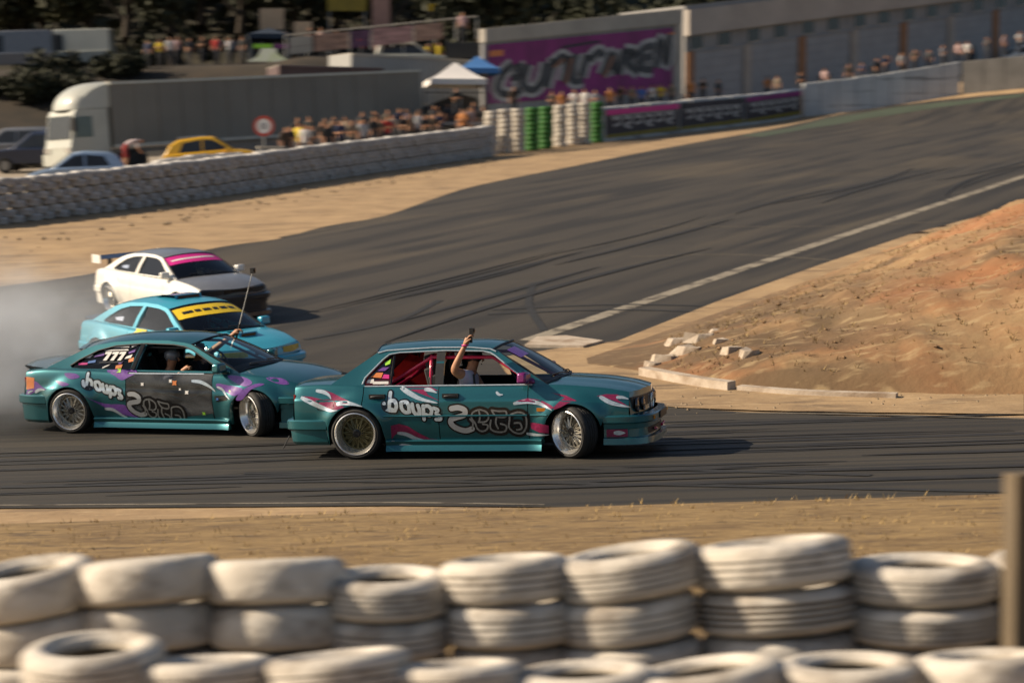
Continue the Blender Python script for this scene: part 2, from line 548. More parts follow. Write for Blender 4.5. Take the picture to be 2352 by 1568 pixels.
    def pane(s, name, sd, poly, m, off=-.022, parent=None):
        mb = MB()
        a = [s.G(x, z, sd, off) for x, z in poly]
        b = [p - Vector((0, sd * .006, 0)) for p in a]
        n = len(poly)
        mb.add(a + b, [tuple(range(n)), tuple(range(n, 2 * n))[::-1]] + [(i, (i + 1) % n, n + (i + 1) % n, n + i) for i in range(n)])
        return mb.build(name, m, parent or s.root, 20)

    def strip(s, name, sd, pts, w, off, m, parent=None):     # moulding along the greenhouse side
        ps = [s.G(x, z, sd, off) for x, z in pts]
        mb = MB(); mb.tube(ps, w, 6)
        return mb.build(name, m, parent or s.root, 50)

    def roof(s, name, paint):
        sp = s.sp; z = spl(sp['rail'])
        us = [-1, -.97, -.9, -.8] + [i / 5 - .6 for i in range(7)] + [.8, .9, .97, 1]
        x0, x1 = sp['rail'][0][0], sp['rail'][-1][0]
        rows = []
        for i in range(19):
            t = i / 18
            r = []
            for u in us:
                x = x0 + (x1 - x0) * t
                bx = (sp['rbulge'] * (1 - u * u)) * (t ** 3) - .04 * (1 - u * u) * (1 - t) ** 3
                zz = z(x); g = s.G(x, zz, 1)
                r.append((x + bx, u * (g.y), zz + sp['rcrown'] * (1 - abs(u) ** 2.4)))
            rows.append(r)
        mb = MB(); mb.grid(rows)
        low = [[(p[0], p[1] * .96, p[2] - .03) for p in r] for r in rows]
        mb.grid(low, flip=True)
        mb.grid([rows[0], low[0]]); mb.grid([rows[-1], low[-1]])
        s.rhead, s.rtail = rows[-1], rows[0]
        return mb.build(name, paint, s.root, 35)

    def screen(s, front, u, v, off=0.0):          # windscreen (front) or rear window surface
        sp = s.sp
        if front:
            xb = s.xcow(u) - .02; zb = s.top(s.xcow(u), u).z + .005
            z = spl(sp['rail']); x1 = sp['rail'][-1][0]; zz = z(x1)
            T = Vector((x1 + sp['rbulge'] * (1 - u * u) + .005, u * (s.G(x1, zz, 1).y - .015), zz + sp['rcrown'] * (1 - abs(u) ** 2.4) - .004))
        else:
            xb = s.xdeck(u) + .02; zb = s.top(s.xdeck(u), u).z + .005
            z = spl(sp['rail']); x1 = sp['rail'][0][0]; zz = z(x1)
            T = Vector((x1 - .04 * (1 - u * u), u * (s.G(x1, zz, 1).y - .015), zz + sp['rcrown'] * (1 - abs(u) ** 2.4) - .004))
        yb = (min(s.w(xb), sp['wb']) - sp['gin'] - .03)
        B = Vector((xb, u * yb, zb))
        p = B.lerp(T, v)
        n = Vector((1 if front else -1, u * .25, .75)).normalized()
        return p + n * (off + .035 * math.sin(math.pi * v) * .6)

    def spatch(s, name, front, u0, u1, v0, v1, off, m, parent=None, nu=16, nv=6, thick=0):
        mb = MB()
        rows = [[s.screen(front, u0 + (u1 - u0) * i / nu, v0 + (v1 - v0) * j / nv, off) for i in range(nu + 1)] for j in range(nv + 1)]
        mb.grid(rows, flip=not front)
        return mb.build(name, m, parent or s.root, 60)

    # ---- flat print on the flank
    def decal(s, name, poly, m, sd=-1, off=.004, step=.05, parent=None):
        vs = [Vector((x, z)) for x, z in poly]; n = len(vs)
        ring = []; pts = []
        for i in range(n):
            a, b = vs[i], vs[(i + 1) % n]
            k = max(1, int((b - a).length / step))
            for j in range(k): pts.append(a.lerp(b, j / k))
        nb = len(pts); es = [(i, (i + 1) % nb) for i in range(nb)]
        x0, x1 = min(p.x for p in pts), max(p.x for p in pts); z0, z1 = min(p.y for p in pts), max(p.y for p in pts)
        poly2 = [tuple(p) for p in pts]
        i = x0 + step / 2
        while i < x1:
            j = z0 + step / 2
            while j < z1:
                if inside((i, j), poly2): pts.append(Vector((i, j)))
                j += step
            i += step
        v2, _, f2, _, _, _ = delaunay_2d_cdt(pts, es, [], 0, 1e-5)
        keep = [f for f in f2 if inside(sum((v2[k] for k in f), Vector((0, 0))) / 3, poly2)]
        mb = MB(); mb.add([s.surf(v.x, v.y, sd, off) for v in v2], keep)
        return mb.build(name, m, parent or s.root, 60)

    def surf(s, x, z, sd=-1, off=.004):
        if z > s.zt(x) + .01 and s.sp['green'] and s.sp['green'][-1][0] < x < s.sp['green'][0][0]:
            return s.G(x, z, sd, off)
        return Vector((x, sd * (s.Y(x, z) + off), z))

    def ribbon(s, pts, w, mb, off=.006, sd=-1, taper=True, mi=0):
        c = crv(pts, 6); n = len(c); L, Rr = [], []
        for i, p in enumerate(c):
            t = (c[min(i + 1, n - 1)] - c[max(i - 1, 0)]).normalized(); nn = Vector((-t.y, t.x))
            k = i / (n - 1)
            ww = w * (.42 * max(0, math.sin(math.pi * (.04 + .96 * k) ** .62)) ** .8 + .015 if taper else .5)
            L.append(s.surf(*(p + nn * ww), sd, off)); Rr.append(s.surf(*(p - nn * ww), sd, off))
        mb.grid([L, Rr], mi)
        if not taper:                              # round stroke ends
            for e in (0, n - 1):
                vs = [s.surf(c[e].x + w * .5 * math.cos(a * math.pi / 5), c[e].y + w * .5 * math.sin(a * math.pi / 5), sd, off) for a in range(10)]
                mb.add(vs, [tuple(range(10))], mi)

    # ---- wheels
    def wheel(s, x, sd, face, R_=.30, rr=.215, W=.235, steer=0.0, camber=0.0, yout=None, blades=16, lug=True):
        sp = s.sp
        e = bpy.data.objects.new('wheel', None); COL.objects.link(e); e.parent = s.root; e.empty_display_size = .1
        yo = yout if yout is not None else s.w(x) + .005
        e.location = (x, sd * (yo - W / 2), R_ + .003)
        e.rotation_euler = (sd * -camber, 0, steer + (math.pi if sd > 0 else 0))     # outer face looks along local -Y
        h = W / 2
        key = (face, R_, rr, W, blades)
        if key not in WHEELS:
            t = MB()
            pr = [(rr - .012, -h + .02), (rr + .004, -h + .004), (rr + .03, -h - .004), (R_ - .04, -h - .002), (R_ - .014, -h + .012), (R_ - .002, -h + .035)]
            for g in range(4):
                y = -h + .05 + g * (W - .1) / 3.6
                pr += [(R_, y), (R_, y + .022), (R_ - .008, y + .024), (R_ - .008, y + .03)]
            pr += [(R_ - .002, h - .035), (R_ - .014, h - .012), (R_ - .04, h + .002), (rr, h - .01), (rr - .012, h - .02)]
            t.lathe(pr, 40, 'Y')
            r = MB()
            r.lathe([(rr + .004, -h + .008), (rr + .008, -h - .004), (rr, -h - .008), (rr - .008, -h), (rr - .014, -h + .02), (rr - .030, -h + .045), (rr - .046, -h + .085),
                     (rr - .052, -h + .11), (rr - .054, h - .02), (rr, h - .012)], 40, 'Y')
            f = MB()
            d0, d1 = -h + .085, -h + .075
            f.lathe([(rr - .048, d0 + .03), (rr - .055, d0 + .012), (rr - .07, d0 + .01), (rr - .074, d0 + .03)], 36, 'Y')
            for k in range(blades):
                for q in (-1, 1):
                    a0 = 2 * math.pi * (k + .0) / blades; a1 = a0 + q * 2 * math.pi * .95 / blades
                    p0 = Vector((.04 * math.cos(a0), d1, .04 * math.sin(a0))); p1 = Vector(((rr - .06) * math.cos(a1), d0 + .014, (rr - .06) * math.sin(a1)))
                    f.tube([p0, p0.lerp(p1, .5) + Vector((0, -.006, 0)), p1], [.008, .0065, .006], 4)
            f.lathe([(rr - .05, d0 + .06), (.0, d0 + .06)], 30, 'Y')
            hb = MB()
            hb.lathe([(.052, d0 + .02), (.050, d1 - .008), (.040, d1 - .014), (.030, d1 - .016), (.030, d1 - .022), (.024, d1 - .03), (0, d1 - .03)], 20, 'Y')
            for k in range(5):
                a = 2 * math.pi * k / 5
                hb.lathe([(.009, .0), (.009, -.014), (0, -.016)], 8, 'Y', (.07 * math.cos(a), d1 + .012, .07 * math.sin(a)))
            WHEELS[key] = (t.mesh('tyre', M['rubber'], 35), r.mesh('rim', M['chrome'], 40), f.mesh('spokes', M[face], 50), hb.mesh('hub', M['black'], 40))
        for me in WHEELS[key]: link(me.name.split('.')[0], me, e)
        return e

    def underbody(s, inner=.50):
        sp = s.sp; mb = MB()
        x0, x1 = sp['xr'] + .1, sp['xf'] - .1
        mb.box(((x0 + x1) / 2, 0, .2), (x1 - x0, inner * 2, .10))
        for a, b, zt in ((x0, sp['xra'] + .48, sp['zs'] + .50), (sp['xfa'] - .50, x1, sp['zs'] + .40)):
            mb.box(((a + b) / 2, 0, (.25 + zt) / 2), (b - a, inner * 2, zt - .25))
        a, b = sp['xra'] + .47, sp['xfa'] - .49                 # cabin tub
        mb.box(((a + b) / 2, 0, .22), (b - a, 1.42, .05))
        for sd in (-1, 1): mb.box(((a + b) / 2, sd * .66, .42), (b - a, .05, .40))
        return mb.build('underbody', M['dark'], s.root, 0)

    def seat(s, x, y, m, h=.62, parent=None, z=.30):
        mb = MB()
        for k in range(2): pass
        mb.box((x + .05, y, z + .06), (.50, .46, .14))
        T = Matrix.Rotation(math.radians(-14), 3, 'Y')
        mb.box((x - .26, y, z + .42), (.13, .46, .66), M=T, taper=.9)
        for q in (-1, 1):
            mb.box((x - .20, y + q * .22, z + .42), (.22, .05, .50), M=T, taper=.75)
            mb.box((x + .05, y + q * .23, z + .14), (.46, .05, .16))
        mb.box((x - .345, y, z + .80), (.11, .30, .18), M=T, taper=.85)
        o = mb.build('seat', m, s.root, 30)
        bv = o.modifiers.new('soft', 'BEVEL'); bv.width = .025; bv.segments = 2
        return o

    def steering(s, x, y, z):
        mb = MB()
        T = Matrix.Rotation(math.radians(62), 3, 'Y')
        ring = [T @ Vector((.17 * math.cos(a * math.pi / 12), .17 * math.sin(a * math.pi / 12), 0)) + Vector((x, y, z)) for a in range(25)]
        mb.tube(ring, .014, 6)
        for a in (0, 120, 240):
            mb.tube([Vector((x, y, z)), T @ Vector((.17 * math.cos(math.radians(a)), .17 * math.sin(math.radians(a)), 0)) + Vector((x, y, z))], .012, 5)
        mb.tube([(x, y, z), (x + .3, y, z - .16)], .02, 6)
        return mb.build('steering_wheel', M['black'], s.root, 40)

    def mirror(s, sd, x, z, m):
        mb = MB()
        p = s.G(x, z, sd)
        mb.box((x + .015, p.y + sd * .12, z + .035), (.12, .20, .125), rot=sd * .18, taper=.9)
        mb.box((x + .05, p.y + sd * .0, z - .01), (.16, .10, .07), taper=.7)
        o = mb.build('door_mirror', m, s.root, 40)
        bv = o.modifiers.new('round', 'BEVEL'); bv.width = .028; bv.segments = 3
        g = MB(); g.lathe([(0, 0), (.046, 0), (.048, .006)], 18, 'X', (x - .042, p.y + sd * .12, z + .036))
        g.build('mirror_glass', M['steel'], o)
        return o

    def wipers(s):
        mb = MB()
        for u0, u1 in ((.05, -.62), (.62, -.02)):
            mb.tube([s.screen(True, u0, .02, .015), s.screen(True, (u0 + u1) / 2, .06, .022), s.screen(True, u1, .10, .018)], .009, 5)
        return mb.build('wiper', M['black'], s.root)

WHEELS = {}

def bezel(s, front, m):                           # black rubber frame round a screen
    mb = MB()
    us = [i / 12 - 1 for i in range(25)]
    mb.tube([s.screen(front, u, .985, .006) for u in us], .014, 5)
    mb.tube([s.screen(front, u, .0, .006) for u in us], .018, 5)
    for u in (-1, 1): mb.tube([s.screen(front, u, v / 8, .006) for v in range(9)], .011, 5)
    return mb.build('windscreen_seal' if front else 'rear_window_seal', m, s.root, 60)

BOXY = dict(xra=-1.285, xfa=1.285, RA=.335, zc=.30, zs=.165, xr=-2.10, xf=2.06, curvf=.13, curvr=.06, bz=-.115, zbot=.155, zrb=.165, flare=(.055, .05),
    w=[(-2.12, .76), (-1.95, .80), (-1.3, .825), (-.3, .83), (.8, .825), (1.4, .815), (1.8, .79), (2.0, .765), (2.08, .75)],
    zt=[(-2.12, .835), (-2.0, .862), (-1.7, .872), (-1.3, .862), (-1.1, .84), (.7, .835), (1.0, .845), (1.5, .815), (1.85, .765), (2.08, .70)],
    rows=[(0, .085), (.1, .060), (.25, .030), (.4, .009), (.5, .001), (.6, 0), (.70, .003), (.745, .005), (.76, .016), (.85, .033), (.93, .052), (.975, .066), (1, .086)],
    crown=(.045, .035), ridge=lambda x, u: (.012 * (1 - ss(.0, .06, abs(abs(u) - .30) - .25)) if x > 1 else 0), xcow=.98, bulge=.13, xdeck=-1.50,
    zb=.84, zr=1.24, wb=.80, gin=.085, wr=.545, rcrown=.062, rbulge=.09,
    rail=[(-1.06, 1.230), (-.95, 1.252), (-.4, 1.278), (.05, 1.274), (.30, 1.247)],
    green=[(1.0, .838), (.36, 1.235), (.30, 1.249), (.05, 1.276), (-.4, 1.280), (-.95, 1.254), (-1.06, 1.232), (-1.62, .862), (-1.3, .855), (-1.1, .832)],
    windows=[[(.79, .85), (.345, 1.172), (.29, 1.202), (.2, 1.221), (-.25, 1.232), (-.25, .85)],
             [(-.34, .85), (-.34, 1.232), (-.80, 1.216), (-.90, 1.20), (-.97, 1.15), (-1.17, .95), (-1.20, .88), (-1.19, .85)]])

COUPE = dict(xra=-1.35, xfa=1.35, RA=.335, zc=.30, zs=.165, xr=-2.15, xf=2.14, curvf=.20, curvr=.10, bz=-.07, zbot=.13, zrb=.13, flare=(.05, .05),
    w=[(-2.17, .74), (-1.95, .80), (-1.35, .845), (-.3, .85), (.8, .845), (1.4, .835), (1.8, .80), (2.0, .765), (2.16, .72)],
    zt=[(-2.17, .80), (-2.05, .83), (-1.7, .865), (-1.2, .86), (-.5, .835), (.8, .815), (1.1, .82), (1.5, .785), (1.85, .715), (2.16, .60)],
    rows=[(0, .09), (.1, .062), (.25, .030), (.4, .009), (.5, .001), (.62, .004), (.66, .012), (.75, .018), (.85, .028), (.93, .045), (.975, .064), (1, .095)],
    crown=(.06, .04), xcow=1.10, bulge=.17, xdeck=-1.60,
    zb=.83, zr=1.22, wb=.82, gin=.10, wr=.53, rcrown=.06, rbulge=.10,
    rail=[(-1.20, 1.115), (-1.05, 1.16), (-.8, 1.20), (-.4, 1.225), (0, 1.222), (.25, 1.195), (.34, 1.178)],
    green=[(1.12, .82), (.40, 1.155), (.34, 1.18), (.25, 1.197), (0, 1.224), (-.4, 1.227), (-.8, 1.202), (-1.05, 1.162), (-1.20, 1.117), (-1.74, .868), (-1.5, .858), (-1.2, .856), (-.5, .832)],
    windows=[[(.88, .842), (.40, 1.10), (.27, 1.145), (.1, 1.168), (-.30, 1.178), (-.40, .85)],
             [(-.49, .852), (-.385, 1.175), (-.75, 1.15), (-1.0, 1.09), (-1.25, .975), (-1.38, .90), (-1.37, .87), (-1.2, .86)]])

FRONT_LIP = [(-.06, .62), (.02, .605), (.03, .59), (.03, .515), (.02, .505), (-.02, .50), (-.01, .485), (-.012, .42), (-.035, .415), (-.03, .22), (.035, .205), (.04, .125), (-.15, .12)]

def bumper_path(c, front):
    sp = c.sp
    if front:
        x0 = sp['xfa'] + sp['RA'] + .02
        return [(x0, c.w(x0) - .005), ((x0 + sp['xf']) / 2, c.w(1.85) + .0), (sp['xf'] - .05, c.w(sp['xf']) - .02), (sp['xf'] + .06, .58), (sp['xf'] + .105, .3), (sp['xf'] + .115, 0)]
    x0 = sp['xra'] - sp['RA'] - .02
    return [(x0, c.w(x0) - .005), ((x0 + sp['xr']) / 2, c.w(-1.9)), (sp['xr'] + .0, c.w(sp['xr']) - .03), (sp['xr'] - .05, .55), (sp['xr'] - .07, .3), (sp['xr'] - .075, 0)]

def shell(c, paint, doors, hood_paint=None, four=False, lip=FRONT_LIP, rim='rim', yout=(None, None), steer=-.62, detail=True, roof_paint=None, rim2=None, door_paint=None, R_=.305, rr=.243):
    """body panels, glasshouse shell, bumpers, wheels; doors = x cuts from rear to front"""
    sp = c.sp
    rear_cap = lambda x: .50 + .0 * x
    def rcap(x): return .565 + sp['bz'] if x < sp['xra'] - sp['RA'] - .01 else 0
    def fcap(x): return .60 + sp['bz'] if x > sp['xfa'] + sp['RA'] + .01 else 0
    for sd in (-1, 1):
        c.side('rear_quarter_panel', sd, sp['xr'] + sp['curvr'], doors[0] - .005, paint, rcap)
        for a, b in zip(doors, doors[1:]):
            c.side('door', sd, a + .005, b - .005, (door_paint or paint) if sd < 0 and b == doors[-1] else paint)
        c.side('front_wing', sd, doors[-1] + .005, sp['xf'] - sp['curvf'], paint, fcap)
        c.frame('roof_pillars', sd, paint)
    c.roof('roof', roof_paint or paint)
    c.lid('bonnet', c.xcow, c.xn, hood_paint or paint)
    c.lid('boot_lid', c.xt, c.xdeck, paint)
    mb = MB()                                      # scuttle between bonnet and screen, deck under the rear window
    us = [i / 8 - 1 for i in range(17)]
    mb.grid([[c.top(c.xcow(u), u, -.012) for u in us], [c.top(c.xcow(u) - .16, u, -.02) for u in us]])
    mb.grid([[c.top(c.xdeck(u), u, -.012) for u in us], [c.top(c.xdeck(u) + .20, u, -.02) for u in us]])
    mb.build('scuttle_panel', M['black'], c.root)
    c.fascia('nose_panel', c.xn, .57 + sp['bz'], paint, .02)
    c.fascia('tail_panel', c.xt, .55 + sp['bz'], paint, .02, -1)
    bz = sp['bz']; zb_ = sp['zbot']
    c.sweep('front_bumper', bumper_path(c, True), [(-.06, .615 + bz), (.02, .605 + bz), (.035, .59 + bz), (.035, .525 + bz), (.02, .51 + bz), (-.012, .505 + bz), (-.012, .49 + bz), (-.014, .45 + bz), (-.035, .445 + bz), (-.03, zb_ + .085), (.03, zb_ + .075), (.038, zb_ + .005), (-.15, zb_)], paint)
    c.sweep('rear_bumper', bumper_path(c, False), [(-.05, .59 + bz), (.02, .58 + bz), (.035, .565 + bz), (.035, .475 + bz), (.02, .46 + bz), (-.005, .455 + bz), (-.005, .44 + bz), (-.02, sp['zrb'] + .04), (-.06, sp['zrb']), (-.14, sp['zrb'])], paint)
    for sd in (-1, 1):
        c.skirt('side_skirt', sd, sp['xra'] + sp['RA'] + .03, sp['xfa'] - sp['RA'] - .03, [(-.03, .23), (.015, .225), (.03, .21), (.012, .165), (.02, .155), (.035, .095), (-.06, .09)], paint)
    c.underbody()
    ws = []
    for sd in (-1, 1):
        ws.append(c.wheel(sp['xra'], sd, rim2 or rim, R_, rr, .245, 0, math.radians(3.0), yout[0]))
        ws.append(c.wheel(sp['xfa'], sd, rim, R_, rr, .225, steer, math.radians(3.5) * (1 if sd < 0 else 1), yout[1]))
    c.spatch('windscreen', True, -.985, .985, .0, 1.0, 0.0, M['windscreen'])
    c.spatch('rear_window', False, -.985, .985, .0, 1.0, 0.0, M['tint'])
    bezel(c, True, M['black']); bezel(c, False, M['black'])
    c.wipers()
    d = MB()                                       # dashboard
    for k in range(2): pass
    d.box((sp['xcow'] - .22, 0, .74), (.36, 1.28, .16)); d.box((sp['xcow'] - .05, 0, .80), (.2, 1.25, .08))
    d.build('dashboard', M['dark'], c.root)
    return ws

def lamp(c, y, z, r, off, name='headlight', m=None, fx=None):
    x = c.xn(y / c.w(c.xn(0) - .1)) + off
    mb = MB(); mb.lathe([(r + .008, -.02), (r + .008, .006), (r, .008), (r - .006, .0), (r * .6, .010), (0, .014)][::-1], 20, 'X', (x, y, z))
    return mb.build(name, m or M['lamp'], c.root, 40)
# ------------------------------------------------------------------ the ground and the track
def strut(o, kind='structure'): o['kind'] = kind; return o

M['dirt'] = mat('dry_tan_dirt', (.25, .165, .085), .95, 0, .3, .8, bump=.5, bscale=9, col2=(.37, .25, .13))
overlay(M['dirt'], (.10, .066, .04), 1.6, (.35, 1.6, 1), .56, .68, 0, .75)
overlay(M['dirt'], (.45, .33, .19), 7, (.4, 1.6, 1), .55, .7, 0, .6)
M['verge'] = mat('dry_grass_verge', (.135, .083, .034), .95, 0, .3, 2.2, (.45, 1.5, 1), bump=.7, bscale=14, col2=(.25, .165, .068))
overlay(M['verge'], (.085, .055, .03), 5, (.4, 1.8, 1), .57, .66, 0, .8)
overlay(M['verge'], (.36, .25, .11), 22, (.35, 1.5, 1), .55, .66, 0, .55)
M['asphalt'] = mat('worn_asphalt', (.020, .0165, .0115), .82, 0, .2, .35, (.3, 1, 1), bump=.25, bscale=60, col2=(.034, .028, .019))
overlay(M['asphalt'], (.009, .0085, .0075), 1.0, (.035, 4.5, 1), .47, .60, 0, .85)
overlay(M['asphalt'], (.060, .050, .035), 1.6, (.03, 5.5, 1), .55, .68, 0, .55)
FT = -math.atan2(1, .49)
overlay(M['asphalt'], (.037, .031, .0235), .5, (1, 1, 1), .25, .35, 0, .9, (29, 36))
overlay(M['asphalt'], (.010, .009, .008), .8, (.035, 1.5, 1), .46, .60, FT, .90, (30, 38))
overlay(M['asphalt'], (.085, .068, .044), .9, (.05, 1.2, 1), .56, .72, FT, .55, (30, 40))
overlay(M['asphalt'], (.075, .058, .036), .16, (.5, 1, 1), .52, .66, FT, .5, (30, 40))
M['mound'] = mat('reddish_dirt', (.24, .125, .055), .95, 0, .25, .7, bump=.8, bscale=8, col2=(.31, .205, .10))
overlay(M['mound'], (.085, .052, .025), .55, (.5, 1, 1), .50, .64, 0, .85)
overlay(M['mound'], (.30, .125, .05), .45, (.6, 1, 1), .52, .64, 0, .75)
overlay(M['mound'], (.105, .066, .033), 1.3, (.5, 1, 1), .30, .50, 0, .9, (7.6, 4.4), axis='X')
overlay(M['mound'], (.38, .28, .15), 5, (.4, 1.4, 1), .55, .68, 0, .5)
M['bank'] = mat('dark_bank_soil', (.014, .011, .007), .95, 0, .35, .4, bump=.5, bscale=5, col2=(.040, .028, .016))
M['line'] = mat('worn_white_line', (.19, .165, .125), .8, 0, .2, 8, col2=(.29, .255, .195))
overlay(M['line'], (.06, .05, .038), 2.2, (1, 1, 1), .52, .62, 0, .85)
M['faint'] = mat('faint_dust_line', (.055, .046, .033), .9, 0, .3, 5, col2=(.12, .10, .072))
M['kerb'] = mat('pale_concrete', (.36, .29, .22), .85, 0, .15, 4, bump=.3, bscale=20, col2=(.48, .41, .33))
overlay(M['kerb'], (.20, .13, .075), 2.5, (1, 1, 1), .52, .66, 0, .7)
M['green_paint'] = mat('faded_green_paint', (.042, .058, .036), .85, 0, .25, 1.5, (.4, 1, 1))

def ground_sheet(name, xs, ys, m, f, lift=0.0):
    rows = [[(x, y, f(x, y) + lift) for x in xs] for y in ys]
    mb = MB(); mb.grid(rows)
    return strut(mb.build(name, m, smooth=60))

xs = [-150 + 10 * i for i in range(10)] + [-50 + i for i in range(101)] + [60 + 10 * i for i in range(14)]
ys = [-20, -10, 0, 5] + [8 + .5 * i for i in range(104)] + [60 + i for i in range(135)] + [195 + 6 * i for i in range(25)]
go = ground_sheet('ground', xs, ys, M['dirt'], lambda x, y: hz(x, y) - .012)
M['gravel'] = mat('paddock_gravel', (.24, .20, .15), .95, 0, .2, .6, bump=.3, col2=(.31, .26, .2))
M['scrub'] = mat('scrub_hillside', (.012, .012, .006), .95, 0, .4, .25, bump=.6, bscale=2, col2=(.035, .028, .014))
for k in ('gravel', 'bank', 'scrub'): go.data.materials.append(M[k])
for f in go.data.polygons:
    x, y, _ = f.center
    if y > 145: f.material_index = 3
    elif x < -1 and y > 102: f.material_index = 2
    elif x < 3.5 and y > wall_y(x) + 4: f.material_index = 1

def sheet(name, px, m, lift, step=.6, world_pts=False):
    """flat layer over the ground from an outline picked in the photograph"""
    pts = [Vector(p[:2]) for p in px] if world_pts else [gnd(*p).xy for p in px]
    ring = []
    for i, a in enumerate(pts):
        b = pts[(i + 1) % len(pts)]
        n = max(1, int((b - a).length / step))
        ring += [a.lerp(b, k / n) for k in range(n)]
    nb = len(ring); es = [(i, (i + 1) % nb) for i in range(nb)]
    poly = [tuple(p) for p in ring]
    x0, x1 = min(p.x for p in ring), max(p.x for p in ring); y0, y1 = min(p.y for p in ring), max(p.y for p in ring)
    gx = max(step, (x1 - x0) / 90); gy = max(step, (y1 - y0) / 160)
    x = x0 + gx / 2
    while x < x1:
        y = y0 + gy / 2
        while y < y1:
            if inside((x, y), poly): ring.append(Vector((x, y)))
            y += gy if y > 34 or y < 22 else .35
        x += gx
    v2, _, f2, _, _, _ = delaunay_2d_cdt(ring, es, [], 0, 1e-4)
    keep = [f for f in f2 if inside(sum((v2[k] for k in f), Vector((0, 0))) / 3, poly)]
    mb = MB(); mb.add([(v.x, v.y, hz(v.x, v.y) + lift) for v in v2], keep)
    return strut(mb.build(name, m, smooth=60))

far_edge = [(0, 657), (195, 631), (506, 567), (637, 549), (750, 519), (882, 496), (1000, 455), (1100, 425), (1300, 385), (1500, 345), (1700, 310), (1900, 268), (2050, 243), (2352, 213)]
inner = [(2352, 474), (2100, 538), (1880, 612), (1650, 694), (1420, 785), (1260, 806), (1150, 820), (1180, 870), (1300, 905), (1560, 935), (1760, 948), (2000, 956), (2352, 963)]
w = [gnd(*p) for p in far_edge]; w2 = [gnd(*p) for p in inner]
out = [(-45, 46)] + [tuple(p.xy) for p in crv([p.xy for p in w], 3)] + [(75, 200), (75, 150)] + [tuple(p.xy) for p in crv([p.xy for p in w2], 3)] + [(40, 26.6), (40, 19.2)]
out += [tuple(gnd(u, v).xy) for u, v in ((2352, 1174), (1800, 1170), (1300, 1164), (900, 1160), (400, 1164), (0, 1166))] + [(-45, 19.6)]
sheet('race_track', out, M['asphalt'], .0, .6, True)

def line(name, pts, wd, m, lift=.004, h=0.0):     # painted line of constant width on the ground
    p = crv([Vector(q[:2]) for q in pts], 8)
    L, Q = [], []
    for i, a in enumerate(p):
        t = (p[min(i + 1, len(p) - 1)] - p[max(i - 1, 0)]).normalized(); n = Vector((-t.y, t.x)) * wd / 2
        L.append(a + n); Q.append(a - n)
    mb = MB()
    top = [[(q.x, q.y, hz(q.x, q.y) + lift + h) for q in r] for r in (L, Q)]
    mb.grid(top)
    if h:
        low = [[(q.x, q.y, hz(q.x, q.y) - .05) for q in r] for r in (L, Q)]
        mb.grid([top[0], low[0]]); mb.grid([top[1], low[1]])
        for e in (0, -1): mb.add([top[0][e], top[1][e], low[1][e], low[0][e]], [(0, 1, 2, 3)])
    return strut(mb.build(name, m, smooth=30))

lw = [gnd(*p).xy for p in ((1212, 782), (1500, 686), (1900, 553), (2352, 405))]
line('white_track_line', lw + [lw[-1] + (lw[-1] - lw[-2]) * 2], .34, M['line'])
line('verge_edge_line', [gnd(u, v).xy for u, v in ((-500, 1163), (0, 1160), (450, 1157), (900, 1154), (1250, 1159))], .05, M['line'])
line('pale_track_line', [gnd(u, v).xy for u, v in ((1690, 948), (1900, 950), (2150, 956), (2600, 968))], .13, M['faint'])
for a in (((1450, 590), (1700, 585), (1990, 604)), ((1500, 520), (1900, 520), (2250, 505)), ((640, 545), (900, 505), (1150, 480)), ((0, 690), (120, 672), (240, 668))):
    line('dust_line', [gnd(*q).xy for q in a], .12, M['faint'])
for a in (((1130, 712), (1420, 700), (1720, 706)), ((1120, 722), (1420, 712), (1700, 720)), ((700, 780), (900, 740), (1010, 690)), ((560, 1088), (1300, 1076), (2000, 1092)), ((0, 1120), (900, 1106), (2352, 1130)), ((1250, 760), (1215, 700), (1225, 650))):
    line('skid_mark', [gnd(*q).xy for q in a], .15, M['rubber'], .008)
kt = [gnd(*p) for p in ((1205, 798), (1232, 779), (1300, 776), (1385, 788), (1340, 800))]
mb = MB(); n = len(kt)
mb.add([(p.x, p.y, p.z + .05) for p in kt] + [(p.x, p.y, p.z - .1) for p in kt], [tuple(range(n))] + [(i, (i + 1) % n, n + (i + 1) % n, n + i) for i in range(n)])
strut(mb.build('apex_kerb', M['kerb'], smooth=0))
sheet('painted_runoff', [(1700, 312), (1800, 297), (1900, 272), (2050, 248), (2200, 232), (2352, 216), (2352, 222), (2150, 248), (1990, 272), (1850, 297), (1750, 315)], M['green_paint'], .006)
# brown verge in front, from the tyre stacks to the track
ground_sheet('verge', [-14 + .4 * i for i in range(71)], [8.6 + .35 * i for i in range(32)], M['verge'],
             lambda x, y: hz(x, y) + .035 * ss(8.6, 10, y) * (1 - ss(18.7, 19.45, y)) + .02 * noise.noise(Vector((x * .8, y * .8, 0))) * (1 - ss(17.5, 19, y)) - .03 * ss(19.0, 19.5, y))

